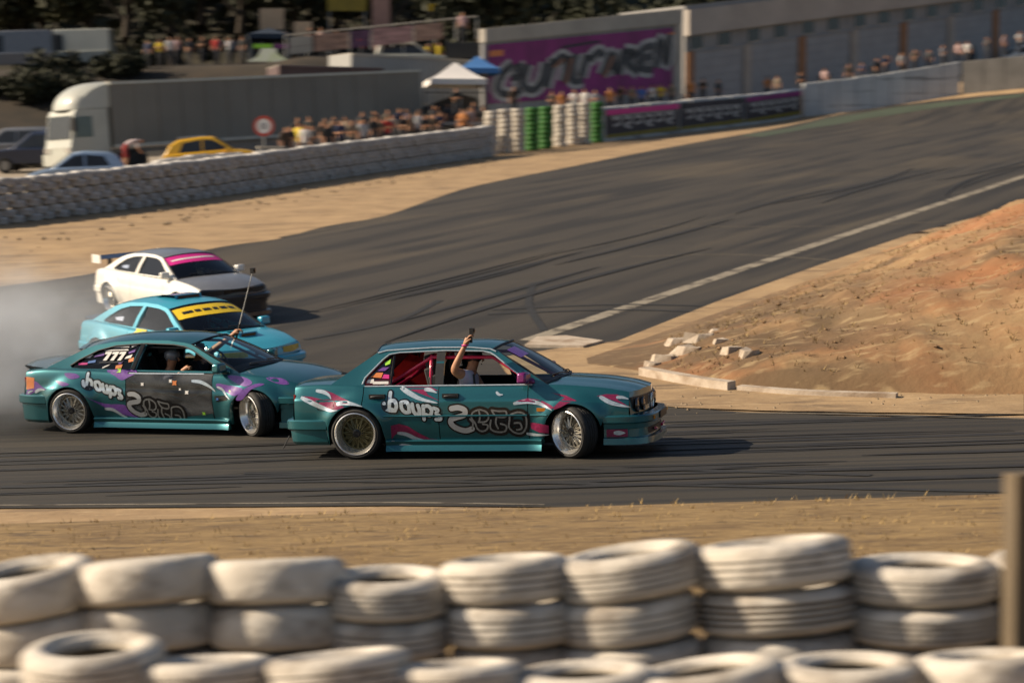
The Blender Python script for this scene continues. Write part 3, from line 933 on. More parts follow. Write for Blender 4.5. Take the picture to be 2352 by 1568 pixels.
# dirt mound of the infield
yb = spl([(1.2, 32.2), (1.9, 31.4), (3.3, 29.6), (5, 28.7), (7, 28.2), (10, 27.9), (30, 27.5)])
def yf(x): return 32.8 + (x - 1.2) / .52
amp = spl([(1.2, 0), (2.2, .10), (3.2, .36), (5.9, .95), (10, 1.85), (16, 2.6), (30, 3)])
def mound(x, y):
    t = (y - yb(x)) / max(.3, yf(x) - yb(x))
    if t <= 0 or t >= 1: return -.05
    b = math.sin(math.pi * t ** .62) ** .9 * amp(x)
    return b * (1 + .16 * noise.noise(Vector((x * .7, y * .7, 3)))) + (.07 * noise.noise(Vector((x * 2.1, y * 2.1, 1))) + .045 * noise.noise(Vector((x * 5, y * 5, 7)))) * min(1, b * 3) + .012
rows = []
for i in range(181):
    x = 1.2 + i * .16
    rows.append([(x, yb(x) - .15 + (yf(x) - yb(x) + .3) * j / 90, 0) for j in range(91)])
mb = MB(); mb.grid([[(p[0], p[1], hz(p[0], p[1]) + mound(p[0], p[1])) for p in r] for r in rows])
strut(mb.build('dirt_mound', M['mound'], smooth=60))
def infield(x, y): return hz(x, y) + .02
sheet('infield_soil', [(2352, 472), (2100, 536), (1880, 610), (1650, 692), (1420, 783), (1260, 804), (1140, 822), (1180, 872), (1300, 907), (1560, 937), (1760, 944), (2000, 948), (2352, 952)], M['dirt'], .010)
ke = [gnd(*p).xy for p in ((1478, 862), (1600, 885), (1680, 896), (1850, 907), (2060, 914))]
line('low_concrete_edging', [ke[0], ke[1], ke[2]], .18, M['kerb'], 0, .13)
line('low_concrete_edging', [ke[2] + Vector((.12, 0)), ke[3], ke[4]], .16, M['kerb'], 0, .07)
for i, (u, v, s_) in enumerate(((1560, 815, 1), (1620, 826, .8), (1590, 838, .9), (1690, 858, .7), (1655, 838, .6), (1530, 845, .7), (1720, 868, .6), (1645, 812, .5), (1500, 850, .5))):
    p = gnd(u, v); mb = MB()
    k = R.random
    pts = [(math.cos(a * math.pi / 3 + i) * (.20 + .26 * k()) * s_, math.sin(a * math.pi / 3 + i) * (.14 + .2 * k()) * s_) for a in range(6)]
    h = (.05 + .07 * k()) * s_
    mb.add([(x, y, -.1) for x, y in pts] + [(x * (.5 + .45 * k()), y * (.5 + .4 * k()), h * (.4 + .8 * k())) for x, y in pts], [tuple(range(6))[::-1], tuple(range(6, 12))] + [(a, (a + 1) % 6, 6 + (a + 1) % 6, 6 + a) for a in range(6)])
    o = mb.build('concrete_rubble', M['kerb'], smooth=0)
    mz = max(0, mound(p.x, p.y))
    o.location = (p.x, p.y, p.z + mz); o.rotation_euler = (.15 * k(), .15 * k(), 0)
    tag(o, 'broken pale concrete lump at the foot of the dirt mound', 'rubble', 'concrete rubble by the mound')
mb = MB()                                          # dust and rubber arcs laid over each other by the passing cars
for i in range(70):
    near = i < 38
    if near:
        x0 = R.uniform(-9, 4); y0 = R.uniform(20.3, 26.5); ln_ = R.uniform(3, 9); cv = R.uniform(-.012, .012)
        pp = [Vector((x0 + ln_ * t / 10, y0 + cv * (ln_ * (t / 10 - .5)) ** 2 + R.uniform(-.01, .01))) for t in range(11)]
    else:
        y0 = R.uniform(33, 80); s0 = R.uniform(-.95, -.08) * (9 + .06 * y0); dx = .49; ln_ = R.uniform(6, 20); cv = R.uniform(-.012, .012)
        b0 = Vector((.26 + .49 * (y0 - 35.3) + s0, y0)); dd = Vector((.44, .898)); nn = Vector((.898, -.44))
        pp = [b0 + dd * ln_ * t / 10 + nn * cv * (ln_ * (t / 10 - .5)) ** 2 for t in range(11)]
    if not near and (pp[-1].y - 36) * .62 - 11 > pp[-1].x: continue
    wd = R.choice((.09, .14, .2, .24)); L_, Q_ = [], []
    for k, a in enumerate(pp):
        t_ = (pp[min(k + 1, 10)] - pp[max(k - 1, 0)]).normalized(); n_ = Vector((-t_.y, t_.x)) * wd / 2 * min(1, .15 + 3 * k / 10, .15 + 3 * (10 - k) / 10)
        L_.append(a + n_); Q_.append(a - n_)
    mb.grid([[(q.x, q.y, hz(q.x, q.y) + .0045 + .0002 * i) for q in r] for r in (L_, Q_)])
strut(mb.build('rubber_marks', mat('rubber_streak', (.009, .0085, .008), .7, 0, .4, 3, col2=(.020, .018, .015)), smooth=0))
# loose stones and dry tufts: uncountable
mb = MB()
for i in range(2600):
    x, y = R.uniform(-8, 8), R.uniform(10.5, 19.1)
    z = hz(x, y) + .03
    for b in range(3):
        a = R.uniform(0, 6.3); h = R.uniform(.02, .065); d = Vector((math.cos(a), math.sin(a), 0))
        q = Vector((x + R.uniform(-.04, .04), y + R.uniform(-.04, .04), z - .01)); s_ = Vector((-d.y, d.x, 0)) * .006
        mb.add([q - s_, q + s_, q + d * h * .7 + Vector((0, 0, h))], [(0, 1, 2)])
o = mb.build('dry_grass', mat('dry_straw', (.36, .25, .10), .9, 0, .3, 3), smooth=0); o['kind'] = 'stuff'
mb = MB(); mg = MB(); mk = MB()
def stones(n, f):
    for i in range(n):
        x, y, s_ = f()
        z = hz(x, y)
        vs = [Vector((R.uniform(.6, 1) * a, R.uniform(.6, 1) * b, R.uniform(.5, .9) * c)) * s_ + Vector((x, y, z + s_ * .3)) for a, b, c in ((1, 0, 0), (-1, 0, 0), (0, 1, 0), (0, -1, 0), (0, 0, 1), (0, 0, -1))]
        mb.add(vs, [(0, 2, 4), (2, 1, 4), (1, 3, 4), (3, 0, 4), (2, 0, 5), (1, 2, 5), (3, 1, 5), (0, 3, 5)])
def ontop():
    x = R.uniform(2.5, 13); y = yb(x) + (yf(x) - yb(x)) * R.uniform(.02, .7)
    return x, y
for i in range(1500):
    x, y = ontop(); z = hz(x, y) + max(0, mound(x, y)); h = R.uniform(.03, .10)
    for b in range(3):
        a = R.uniform(0, 6.3); d = Vector((math.cos(a), math.sin(a), 0)); q = Vector((x, y, z - .01)) + d * .02; s_ = Vector((-d.y, d.x, 0)) * .008
        mg.add([q - s_, q + s_, q + d * h * .8 + Vector((0, 0, h))], [(0, 1, 2)])
for i in range(260):
    x, y = ontop(); s_ = R.choice((.015, .02, .025, .035, .05)); z = hz(x, y) + max(0, mound(x, y))
    vs = [Vector((R.uniform(.6, 1.2) * a, R.uniform(.6, 1.2) * b, R.uniform(.4, .8) * c)) * s_ + Vector((x, y, z + s_ * .15)) for a, b, c in ((1, 0, 0), (-1, 0, 0), (0, 1, 0), (0, -1, 0), (0, 0, 1), (0, 0, -1))]
    mk.add(vs, [(0, 2, 4), (2, 1, 4), (1, 3, 4), (3, 0, 4), (2, 0, 5), (1, 2, 5), (3, 1, 5), (0, 3, 5)])
o = mg.build('dry_weeds', mat('dry_weed', (.26, .18, .075), .9, 0, .35, 3), smooth=0); o['kind'] = 'stuff'
o = mk.build('earth_clods', mat('earth_clod', (.20, .12, .06), .95, 0, .35, 3), smooth=0); o['kind'] = 'stuff'
stones(1500, lambda: (R.uniform(-8, 8), R.uniform(11, 19.0), R.choice((.010, .014, .014, .02, .035))))
def onm():
    return R.uniform(1.5, 9), R.uniform(27.2, 30), R.choice((.01, .015, .03))
stones(300, onm)
def onfar():
    y = R.uniform(46, 95); x = -12 + (y - 60) * .36 + R.uniform(-2.5, 1.5)
    return x, y, R.choice((.04, .06, .09))
stones(160, onfar)
o = mb.build('loose_stones', mat('stone_grey_brown', (.24, .18, .115), .9, 0, .35, 2), smooth=0); o['kind'] = 'stuff'
# ------------------------------------------------------------------ the lead saloon
C1 = Car(BOXY, 'drift_saloon', 'teal four-door drift saloon with magenta flames leading the pack', -.38, 24.2, math.radians(-12.3))
c = C1
shell(c, M['teal'], (-1.19, -.285, .77), rim2='bronze_rim', yout=(.86, .855))

def conv(x0, y0, k):
    def f(c, pts, yl=-.80):
        r = []
        for a, b in pts:
            q = c.loc((x0 + a * k) * .98, (y0 + b * k) * .98, yl); r.append((q.x, q.z))
        return r
    return f
Z1, Z2, ZA = conv(640, 750, .22319), conv(1000, 750, .2551), conv(890, 900, .16156)

def loop(pl):                                     # flame edge rounded between its points
    n = len(pl); out = []
    for i in range(n):
        p0, p1, p2, p3 = (Vector(pl[(i + k - 1) % n]) for k in range(4))
        for t in (0, .33, .66): out.append(tuple(.5 * (2 * p1 + (p2 - p0) * t + (2 * p0 - 5 * p1 + 4 * p2 - p3) * t * t + (3 * p1 - p0 - 3 * p2 + p3) * t ** 3)))
    return out
def flame(c, f, poly, m, off=.0035, parent=None): return c.decal('flame_graphic', f(c, poly), m, -1, off)
def swoosh(c, f, pts, w, m=None, off=.006):
    mb = MB(); c.ribbon(f(c, pts), w, mb, off); return mb.build('swoosh_graphic', m or M['silver'], c.root, 60)

flame(c, Z1, [(450, 736), (540, 738), (620, 765), (700, 802), (800, 840), (900, 872), (930, 885), (840, 872), (740, 868), (700, 878), (770, 905), (690, 935), (620, 938), (540, 910), (430, 850), (300, 800), (400, 805), (480, 825), (540, 835), (605, 830), (585, 790), (530, 757)], M['magenta'])
swoosh(c, Z1, [(440, 742), (520, 755), (580, 785), (612, 830)], .05)
swoosh(c, Z1, [(285, 812), (400, 862), (520, 915), (620, 944), (700, 938)], .062)
swoosh(c, Z1, [(680, 878), (760, 862), (850, 872), (960, 900)], .06)
flame(c, Z1, [(1385, 706), (1650, 706), (1735, 742), (1650, 733), (1590, 740), (1625, 782), (1760, 850), (1650, 810), (1540, 770), (1450, 740)], M['magenta'])
swoosh(c, Z1, [(1330, 706), (1440, 772), (1560, 828), (1740, 868)], .065)
swoosh(c, Z1, [(1580, 728), (1650, 735), (1720, 765)], .05)
flame(c, Z1, [(1245, 1105), (1330, 1086), (1420, 1112), (1520, 1180), (1640, 1245), (1800, 1258), (1960, 1262), (1700, 1272), (1520, 1250), (1400, 1195), (1310, 1180), (1270, 1215), (1246, 1250)], M['magenta'])
swoosh(c, Z1, [(1305, 1185), (1400, 1200), (1520, 1258), (1650, 1285), (1850, 1290), (2030, 1286)], .055)
swoosh(c, Z1, [(1250, 1270), (1310, 1302), (1400, 1312), (1490, 1318)], .05, off=.045)
flame(c, Z2, [(820, 742), (930, 716), (1040, 730), (1130, 765), (1180, 795), (1150, 812), (1050, 760), (930, 745)], M['magenta'])
swoosh(c, Z2, [(800, 765), (920, 745), (1020, 757), (1100, 790), (1165, 822)], .055)
flame(c, Z2, [(1150, 668), (1280, 690), (1385, 735), (1310, 755), (1240, 795), (1185, 815), (1170, 800), (1220, 750), (1275, 708)], M['magenta'], .005)
flame(c, Z2, [(1560, 698), (1640, 682), (1740, 686), (1840, 722), (1760, 715), (1750, 735), (1860, 798), (1740, 752), (1640, 712)], M['magenta'])
swoosh(c, Z2, [(1585, 702), (1700, 762), (1870, 802)], .055)
swoosh(c, Z2, [(1735, 712), (1790, 712), (1850, 730)], .04)
flame(c, Z2, [(945, 935), (1040, 945), (1130, 962), (1128, 1036), (1040, 1030), (965, 998)], M['magenta'])
swoosh(c, Z2, [(915, 1042), (1000, 1052), (1132, 1050)], .04)
swoosh(c, ZA, [(1990, 60), (2060, 180), (2090, 250)][:0] or [(1685, 110), (1730, 150), (1790, 150)], .035)

SQUAD = [[(152, 122), (150, 250), (152, 372)], [(150, 240), (215, 238), (252, 300), (232, 370), (160, 352)], [(72, 276), (95, 340), (160, 375), (235, 380)],
         [(318, 262), (392, 255), (432, 312), (436, 390)], [(318, 262), (332, 350), (385, 402), (445, 396)], [(480, 284), (500, 380), (540, 430), (575, 420)], [(562, 302), (585, 362), (594, 436)],
         [(640, 310), (646, 400), (655, 505)], [(640, 322), (712, 312), (762, 370), (742, 448), (662, 430)], [(790, 342), (852, 368), (832, 420), (882, 462), (892, 502), (828, 504)]]
NUM_A = [[(1052, 348), (1150, 335), (1242, 372), (1232, 440), (1120, 478), (1045, 512), (1052, 580), (1130, 640), (1250, 672), (1345, 645)]]
NUM_B = [[(1345, 645), (1360, 560), (1320, 500)], [(1460, 362), (1365, 400), (1340, 480), (1390, 560), (1420, 640), (1485, 682), (1560, 650), (1570, 592), (1500, 575)], [(1460, 362), (1560, 400), (1588, 480), (1540, 540), (1440, 545)], [(1450, 380), (1462, 460), (1450, 540)],
         [(1632, 372), (1730, 386), (1838, 390), (1830, 468), (1700, 462), (1632, 372)], [(1620, 520), (1610, 640), (1700, 692), (1818, 680), (1840, 604), (1760, 570)], [(1705, 470), (1690, 560), (1720, 640)],
         [(2000, 402), (1905, 440), (1890, 520), (1880, 622), (1955, 700), (2060, 710), (2128, 620), (2130, 480), (2080, 412), (2000, 402)], [(1960, 560), (2040, 562), (2060, 640), (1990, 660)]]

def lettering(c, f, tr=lambda p: p, sq_fill=None):
    g = lambda ls: [f(c, [tr(p) for p in l]) for l in ls]
    o = MB(); i = MB()
    for l in g(SQUAD): c.ribbon(l, .075, o, .0055, taper=False); c.ribbon(l, .042, i, .008, taper=False)
    a = o.build('lettering_outline', M['gloss_black'], c.root, 60); i.build('lettering', sq_fill or M['silver'], a, 60)
    o = MB(); i = MB(); k = MB()
    for l in g(NUM_A): c.ribbon(l, .10, o, .0055, taper=False); c.ribbon(l, .062, i, .008, taper=False)
    for l in g(NUM_B): c.ribbon(l, .085, o, .0057, taper=False); c.ribbon(l, .020, k, .008, taper=False)
    a = o.build('numeral_outline', M['gloss_black'], c.root, 60); i.build('numeral', M['holo'], a, 60); k.build('numeral', M['dim_chrome'], a, 60)
lettering(c, ZA)
mb = MB()
for a, b in ((-1.0 + .06, .76),):
    mb.tube([c.surf(a + (b - a) * k / 16, .505, -1, .004) for k in range(17)], .011, 5)
mb.tube([c.surf(.80 + .1 * k, .505, -1, .004) for k in range(3)], .011, 5)
mb.build('side_moulding', M['teal'], c.root)
mb = MB(); mb.tube([c.G(-1.19 + .125 * k, .845, -1, .008) for k in range(17)], .011, 6); mb.build('window_sill_trim', M['silver'], c.root)
c.strip('window_trim', -1, [(.80, .86), (.56, 1.025), (.355, 1.177), (.295, 1.209), (.2, 1.229), (-.25, 1.240), (-.80, 1.225), (-.92, 1.205), (-.99, 1.15), (-1.19, .945), (-1.22, .87)], .009, .006, M['silver'])
c.strip('roof_gutter', -1, [(.36, 1.223), (.29, 1.251), (.05, 1.273), (-.4, 1.277), (-.95, 1.252), (-1.06, 1.225)], .009, .006, M['silver'])
for x0 in (-1.02, -.14):                           # door handles
    mb = MB(); p = c.surf(x0, .735, -1); mb.box((x0, p.y - .008, .735), (.19, .035, .05)); mb.tube([(x0 - .07, p.y - .02, .73), (x0, p.y - .034, .738), (x0 + .07, p.y - .02, .73)], .012, 6)
    mb.build('door_handle', M['black'], c.root)
mb = MB(); p = c.surf(-1.62, .64, -1, .004)        # fuel flap outline
q = [(-1.74, .70), (-1.56, .70), (-1.55, .60), (-1.72, .58), (-1.75, .62)]
mb.tube([c.surf(x, z, -1, .002) for x, z in crv(q + q[:1], 4)], .004, 4); mb.build('fuel_flap', M['black'], c.root)
mb = MB(); p = c.surf(.92, .57, -1); mb.box((.93, p.y - .006, .57), (.10, .02, .04)); mb.build('side_indicator', M['amber'], c.root)
c.mirror(-1, .72, .90, M['plum']); c.mirror(1, .72, .90, M['plum'])
for sd in (-1, 1):
    c.pane('quarter_window', sd, [(-.90, .86), (-.89, 1.165), (-.97, 1.125), (-1.165, .945), (-1.19, .88), (-1.18, .86)], M['tint'] if sd > 0 else M['clear'])
    mb = MB(); mb.tube([c.G(-.885, .85, sd, -.02), c.G(-.865, 1.19, sd, -.02)], .016, 4); mb.build('window_post', M['black'], c.root)
    mb = MB()
    mb.grid([[c.G(x, z, sd, .004) for z in (.845, 1.03, 1.236)] for x in (-.345, -.295, -.245)]); mb.build('centre_pillar', M['black'], c.root)
for i, (pl, m) in enumerate((([(-.905, 1.10), (-.90, 1.15), (-.97, 1.115), (-.96, 1.08)], 'green'), ([(-.96, 1.02), (-.91, 1.06), (-.99, 1.06), (-1.05, 1.02)], 'purple'), ([(-1.0, .94), (-.98, 1.0), (-1.06, 1.0), (-1.13, .95)], 'orange'),
                             ([(-.905, .93), (-.905, .975), (-.97, .98), (-.99, .935)], 'pink'), ([(-.91, .87), (-.91, .90), (-1.08, .90), (-1.10, .87)], 'white'), ([(-1.08, .88), (-1.09, .93), (-1.16, .92), (-1.175, .885)], 'white'))):
    c.pane('sticker', -1, pl, M[m], -.012)
# nose: grille bank with round lamps, bumper lamps, openings
g = c.fpatch('grille', c.xn, -.93, .93, .495, .688, .012, M['black'], n=16)
for q in (-1, 1):
    for y, r in ((.60, .074), (.42, .070)): lamp(c, q * y, .592, r, .026, fx=c.xn)
    mb = MB(); x = c.xn(.08) + .024                      # kidney
    k = [(x, q * (.055 + .042 * math.cos(a)), .592 + .085 * math.sin(a)) for a in [j * math.pi / 7 for j in range(15)]]
    mb.tube(k, .007, 5); mb.build('grille_surround', M['chrome'], g)
mb = MB()
for z in (.515, .54, .565, .59, .615, .64, .665): mb.tube([(c.xn(u / 10) + .018, u / 10 * .74, z) for u in range(-3, 4)], .0035, 4)
mb.build('grille_slats', M['carbon'], g)
xb_ = c.sp['xf'] + .115
bfx = lambda u: c.sp['xf'] + .115 - .15 * abs(u) ** 2.6
c.fpatch('air_intake', bfx, -.66, .66, .255, .325, -.018, M['black'], n=12)
for q in (-1, 1):
    mb = MB(); mb.box((bfx(.58) + .03, q * .44, .442), (.02, .16, .042), rot=q * -.2); mb.build('bumper_lamp', M['amber'], c.root)
    mb = MB(); mb.tube([(xb_ - .012, q * .2, .28), (xb_ - .008, q * .34, .30)], .016, 6); mb.build('tow_strap', M['cage'], c.root)
mb = MB(); mb.box((xb_ + .036, 0, .445), (.012, .50, .085)); mb.build('number_plate_recess', M['black'], c.root)
for u0, u1, z0, z1, m in ((-1.0, -.82, .30, .40, 'magenta'),):
    xs_ = [c.sp['xfa'] + c.sp['RA'] + .05 + .06 * k for k in range(5)]
    mb = MB(); mb.grid([[(x, -(c.w(x) - .022 + .0 + .012 * 0) - .004 + .0, z) for x in xs_] for z in (.245, .33)]); mb.build('flame_graphic', M['magenta'], c.root)
    mb = MB(); mb.grid([[(xs_[0] + .05 + .17 * k / 6, -(c.w(1.8) - .02) - .006, .29 + (.026 if j else -.026) * math.sin(math.pi * k / 6) + .0 * k) for k in range(7)] for j in (0, 1)]); mb.build('swoosh_graphic', M['silver'], c.root)
for q in (-1, 1):
    c.fpatch('tail_lamp', c.xt, q * .55, q * .96, .56, .76, .006, M['redlens'], sgn=-1, n=6)
mb = MB(); mb.tube([(-2.17, -.62, .26), (-2.22, -.72, .12)], .008, 5); mb.build('tow_hook', M['black'], c.root)
# cabin: seats, cage, inner panels
c.seat(-.12, -.36, M['dark']); c.seat(-.12, .36, M['dark']); c.steering(.40, -.36 * -1, .86)
cg = MB()
hoop = [(-.42, -.60, .25), (-.42, -.58, .95), (-.43, -.50, 1.17), (-.43, .50, 1.17), (-.42, .58, .95), (-.42, .60, .25)]
cg.tube(hoop, .023, 8)
for q in (-1, 1):
    cg.tube([(-.43, q * .49, 1.16), (-1.35, q * .46, .62)], .021, 8)
    cg.tube([(-.43, q * .50, 1.16), (.30, q * .47, 1.15), (.86, q * .62, .82), (.9, q * .62, .3)], .021, 8)
cg.tube([(-.43, -.47, 1.14), (-1.2, .45, .64)], .02, 8); cg.tube([(-.43, .47, 1.14), (-1.2, -.45, .64)], .02, 8)
cg.tube([(-.42, -.58, .80), (-.42, .58, .80)], .02, 8); cg.tube([(-.42, -.58, .82), (-.42, .3, 1.16)], .02, 8)
cg.build('roll_cage', M['cage'], c.root, 60)
mb = MB()
mb.grid([[(-1.42, y, z) for y in (-.62, .62)] for z in (.25, .86)]); mb.grid([[(x, y, .845) for y in (-.70, .70)] for x in (-1.5, -1.05)])
pl = [(-1.15, .62), (-.46, .62), (-.50, .84), (-.72, .86), (-.82, 1.05), (-.80, 1.18), (-.98, 1.14), (-1.2, .93)]
for y in (.60, .585):
    mb.add([(x, y, z) for x, z in pl], [tuple(range(len(pl)))])
mb.build('red_inner_panel', M['red_trim'], c.root, 0)
mb = MB()
mb.box((-.80, .585, .83), (.16, .02, .02))
net = MB()
for k in range(9): net.tube([(-.75 + .05 * k, .62, .85), (-.62 + .05 * k, .56, 1.17)], .004, 4)
for k in range(5): net.tube([(-.78 + .03 * k, .615, .88 + .06 * k), (-.36 + .02 * k, .61, .88 + .06 * k)], .004, 4)
net.build('window_net', M['black'], c.root)
pf = MB()                                          # drilled alloy brace behind the seats
pf.box((-.60, .50, .93), (.30, .012, .17)); pf.build('drilled_brace', M['steel'], c.root)
for k in range(3):
    mb = MB(); mb.lathe([(0, 0), (.045, 0), (.045, .02)], 16, 'Y', (-.69 + .09 * k, .492, .94 - .02 * k)); mb.build('brace_hole', M['dark'], c.root)
sp_ = MB()
c.spatch('sun_visor_sticker', True, -.72, -.30, .62, .86, .004, M['purple'], nu=6, nv=3)
# ------------------------------------------------------------------ the teal coupe with the smoked door
C2 = Car(COUPE, 'drift_coupe', 'teal drift coupe with purple flames, smoked clear door and small ducktail spoiler', -4.36, 27.55, math.radians(-18.0))
c = C2
shell(c, M['teal'], (-.50, .76), yout=(.87, .87), door_paint=M['smoke_poly'], R_=.305, rr=.243)
Z3, Z4 = conv(20, 740, .19134), conv(400, 600, .28066)
for pl in ([(690, 700), (820, 705), (880, 745), (800, 770), (720, 745)], [(310, 800), (420, 870), (470, 900), (330, 930), (220, 985), (215, 930)], [(590, 790), (700, 800), (780, 830), (690, 850)],
           [(1190, 668), (1470, 664), (1560, 700), (1480, 745), (1400, 785), (1300, 730)], [(870, 925), (1000, 990), (1200, 1070), (1420, 1080), (1500, 1140), (1700, 1235), (1560, 1245), (1320, 1180), (1180, 1110), (1050, 1020)]):
    flame(c, Z3, loop(pl), M['purple'])
for pl in ([(470, 1000), (600, 1008), (690, 1050), (650, 1082), (560, 1062)], [(570, 1190), (620, 1112), (720, 1062), (790, 1068), (690, 1108), (625, 1188)], [(785, 1020), (900, 1024), (975, 1070), (900, 1070)],
           [(395, 1060), (480, 1075), (590, 1090), (620, 1110), (560, 1160), (470, 1130), (395, 1100)]):
    flame(c, Z4, loop(pl), M['purple'])
swoosh(c, Z3, [(1190, 1135), (1290, 1145), (1400, 1220), (1490, 1262)], .05)
swoosh(c, Z4, [(395, 1088), (440, 1110), (480, 1160), (520, 1190)], .035)
swoosh(c, Z4, [(180, 1040), (260, 1050), (340, 1090), (385, 1130)], .05)
swoosh(c, Z3, [(330, 935), (390, 900), (460, 905)], .05); swoosh(c, Z3, [(230, 950), (270, 925), (305, 915)], .03)
lettering(c, Z3, lambda p: (925 + (p[0] - 60) * .585, 690 + (p[1] - 110) * .62 + (p[0] - 60) * .08) if p[0] < 960 else (1490 + (p[0] - 1030) * .60, 935 + (p[1] - 330) * .72 + (p[0] - 1030) * .12), M['silver'])
mb = MB(); q = [(940, 1000), (1180, 905), (1340, 840)]
mb.tube([c.surf(.10, .34, -1, -.03), c.surf(.42, .48, -1, -.03), c.surf(.70, .60, -1, -.03)], .018, 6)
mb.tube([c.surf(-.42, .70, -1, -.05), c.surf(.70, .34, -1, -.05)], .018, 6)
mb.build('door_bar', M['teal'], c.root)
mb = MB(); mb.tube([c.surf(-.46 + .12 * k, .812, -1, -.004) for k in range(10)], .012, 6); mb.build('door_top_rail', M['silver'], c.root)
c.decal('door_corner', [(-.494, .17), (.75, .17), (.75, .30), (.35, .25), (-.1, .24), (-.494, .40)], M['teal'], -1, .003)
for i, (x, z, r, m) in enumerate(((-.25, .68, .030, 'white'), (.22, .70, .045, 'orange'), (.16, .725, .03, 'white'), (.40, .58, .035, 'white'), (.30, .62, .022, 'white'), (.62, .30, .03, 'green'), (.84, .50, .022, 'blue'), (-.62, .85, .04, 'green'))):
    c.decal('sticker', [(x + r * (1 if k % 2 else .55) * math.cos(k * math.pi / 4), z + r * (1 if k % 2 else .55) * math.sin(k * math.pi / 4)) for k in range(8)], M[m], -1, .007)
for sd in (-1, 1):
    c.pane('quarter_window', sd, COUPE['windows'][1], M['tint'])
    mb = MB(); mb.tube([c.G(x, z, sd, .003) for x, z in crv([(-.45, .85), (-.345, 1.175)], 4)], .035, 4); mb.build('centre_pillar', M['black'], c.root)
    c.strip('window_trim', sd, [(.88, .842), (.40, 1.103), (.27, 1.15), (.1, 1.173), (-.30, 1.184), (-.385, 1.181), (-.75, 1.155), (-1.0, 1.095), (-1.25, .98), (-1.385, .90)], .010, .004, M['black'])
# race number and stickers on the quarter window
def wq(pts): return [c.loc((180 + a * .06378) * .98, (790 + b * .06378) * .98, -.66) for a, b in pts]
for k in range(3):
    x0 = 960 + 262 * k
    mb = MB()
    for pl in ([(x0 + 40, 560), (x0 + 270, 545), (x0 + 250, 620), (x0 + 20, 635)], [(x0 + 130, 630), (x0 + 250, 615), (x0 + 130, 850), (x0 - 5, 855)]):
        q = wq(pl); mb.add([c.G(p.x, p.z, -1, -.010) for p in q], [(0, 1, 2, 3)])
    mb.build('race_number_digit', M['white'], c.root, 0)
for pl, m in (([(980, 330), (1820, 290), (1800, 400), (940, 420)], 'white'), ([(1860, 300), (2060, 230), (2100, 330), (1900, 400)], 'white'), ([(880, 490), (1780, 460), (1820, 510), (1000, 530)], 'steel'), ([(640, 690), (960, 600), (960, 680), (600, 740)], 'purple'), ([(260, 680), (560, 650), (460, 760), (200, 780)], 'white'),
              ([(80, 930), (420, 930), (400, 1000), (90, 1010)], 'pink'), ([(430, 880), (700, 830), (690, 920), (400, 960)], 'blue'), ([(840, 900), (1700, 880), (1660, 930), (830, 950)], 'carbon'), ([(1470, 1030), (1700, 990), (1690, 1110), (1460, 1150)], 'orange'), ([(1560, 930), (1720, 870), (1640, 970), (1540, 980)], 'purple'),
              ([(1890, 820), (2070, 740), (2080, 880), (1910, 920)], 'orange'), ([(1780, 720), (2000, 640), (1960, 760), (1740, 800)], 'white'), ([(1840, 560), (2060, 470), (2050, 560), (1850, 620)], 'purple'), ([(1000, 1080), (1250, 980), (1200, 1030), (980, 1140)], 'white')):
    q = wq(pl); mb = MB(); mb.add([c.G(p.x, p.z, -1, -.012) for p in q], [(0, 1, 2, 3)]); mb.build('sticker', M[m], c.root, 0)
c.mirror(-1, .86, .87, M['teal']); c.mirror(1, .86, .87, M['teal'])
# ducktail spoiler, lamps, vents
mb = MB(); us = [i / 8 - 1 for i in range(17)]
rows = [[c.top(c.xt(u) + .26, u * .96, .0) for u in us], [c.top(c.xt(u) + .10, u * .97, .03) for u in us], [c.top(c.xt(u) - .05, u * .98, .075) for u in us], [c.top(c.xt(u) - .075, u * .98, .07) for u in us], [c.top(c.xt(u) - .04, u * .97, .035) for u in us], [c.top(c.xt(u) + .02, u * .97, .0) for u in us]]
mb.grid(rows); mb.build('boot_spoiler', M['teal'], c.root, 40)
mb = MB(); us = [i / 8 - 1 for i in range(17)]
zr = spl(COUPE['rail'])
mb.grid([[Vector((c.screen(False, u, 1.0).x + .06, c.screen(False, u, 1.0).y * 1.0, c.screen(False, u, 1.0).z + .015)) for u in us], [c.screen(False, u, .88, .045) for u in us], [c.screen(False, u, .84, .05) for u in us], [c.screen(False, u, .88, .015) for u in us]])
mb.build('roof_spoiler', M['teal'], c.root, 40)
for q in (-1, 1):
    c.fpatch('tail_lamp', c.xt, q * .50, q * .97, .60, .74, .006, M['redlens'], sgn=-1, n=6)
    c.fpatch('headlight', c.xn, q * .42, q * .93, .55, .655, .006, M['lamp'], n=6)
    c.fpatch('grille', c.xn, q * .04, q * .24, .53, .66, .008, M['gloss_black'], n=4)
c.decal('tail_lamp_side', [(-2.03, .58), (-1.90, .60), (-1.90, .74), (-2.04, .75)], M['orange'], -1, .004)
mb = MB(); mb.grid([[c.surf(x, z, -1, .004) for z in (.50, .54)] for x in (.80, .88, .96)]); mb.build('wing_vent', M['black'], c.root)
c.decal('wing_vent', [(.82, .46), (.99, .49), (.99, .56), (.83, .53)], M['gloss_black'], -1, .004)
xb_ = c.sp['xf'] + .115
bfx = lambda u: COUPE['xf'] + .115 - .16 * abs(u) ** 2.6
c.fpatch('air_intake', bfx, -.66, .66, .23, .36, -.018, M['black'], n=12)
c.seat(-.25, -.36, M['dark']); c.seat(-.25, .36, M['dark']); c.steering(.32, .36, .84)
cg = MB()
cg.tube([(-.52, -.62, .25), (-.52, -.60, .9), (-.52, -.48, 1.13), (-.52, .48, 1.13), (-.52, .60, .9), (-.52, .62, .25)], .022, 8)
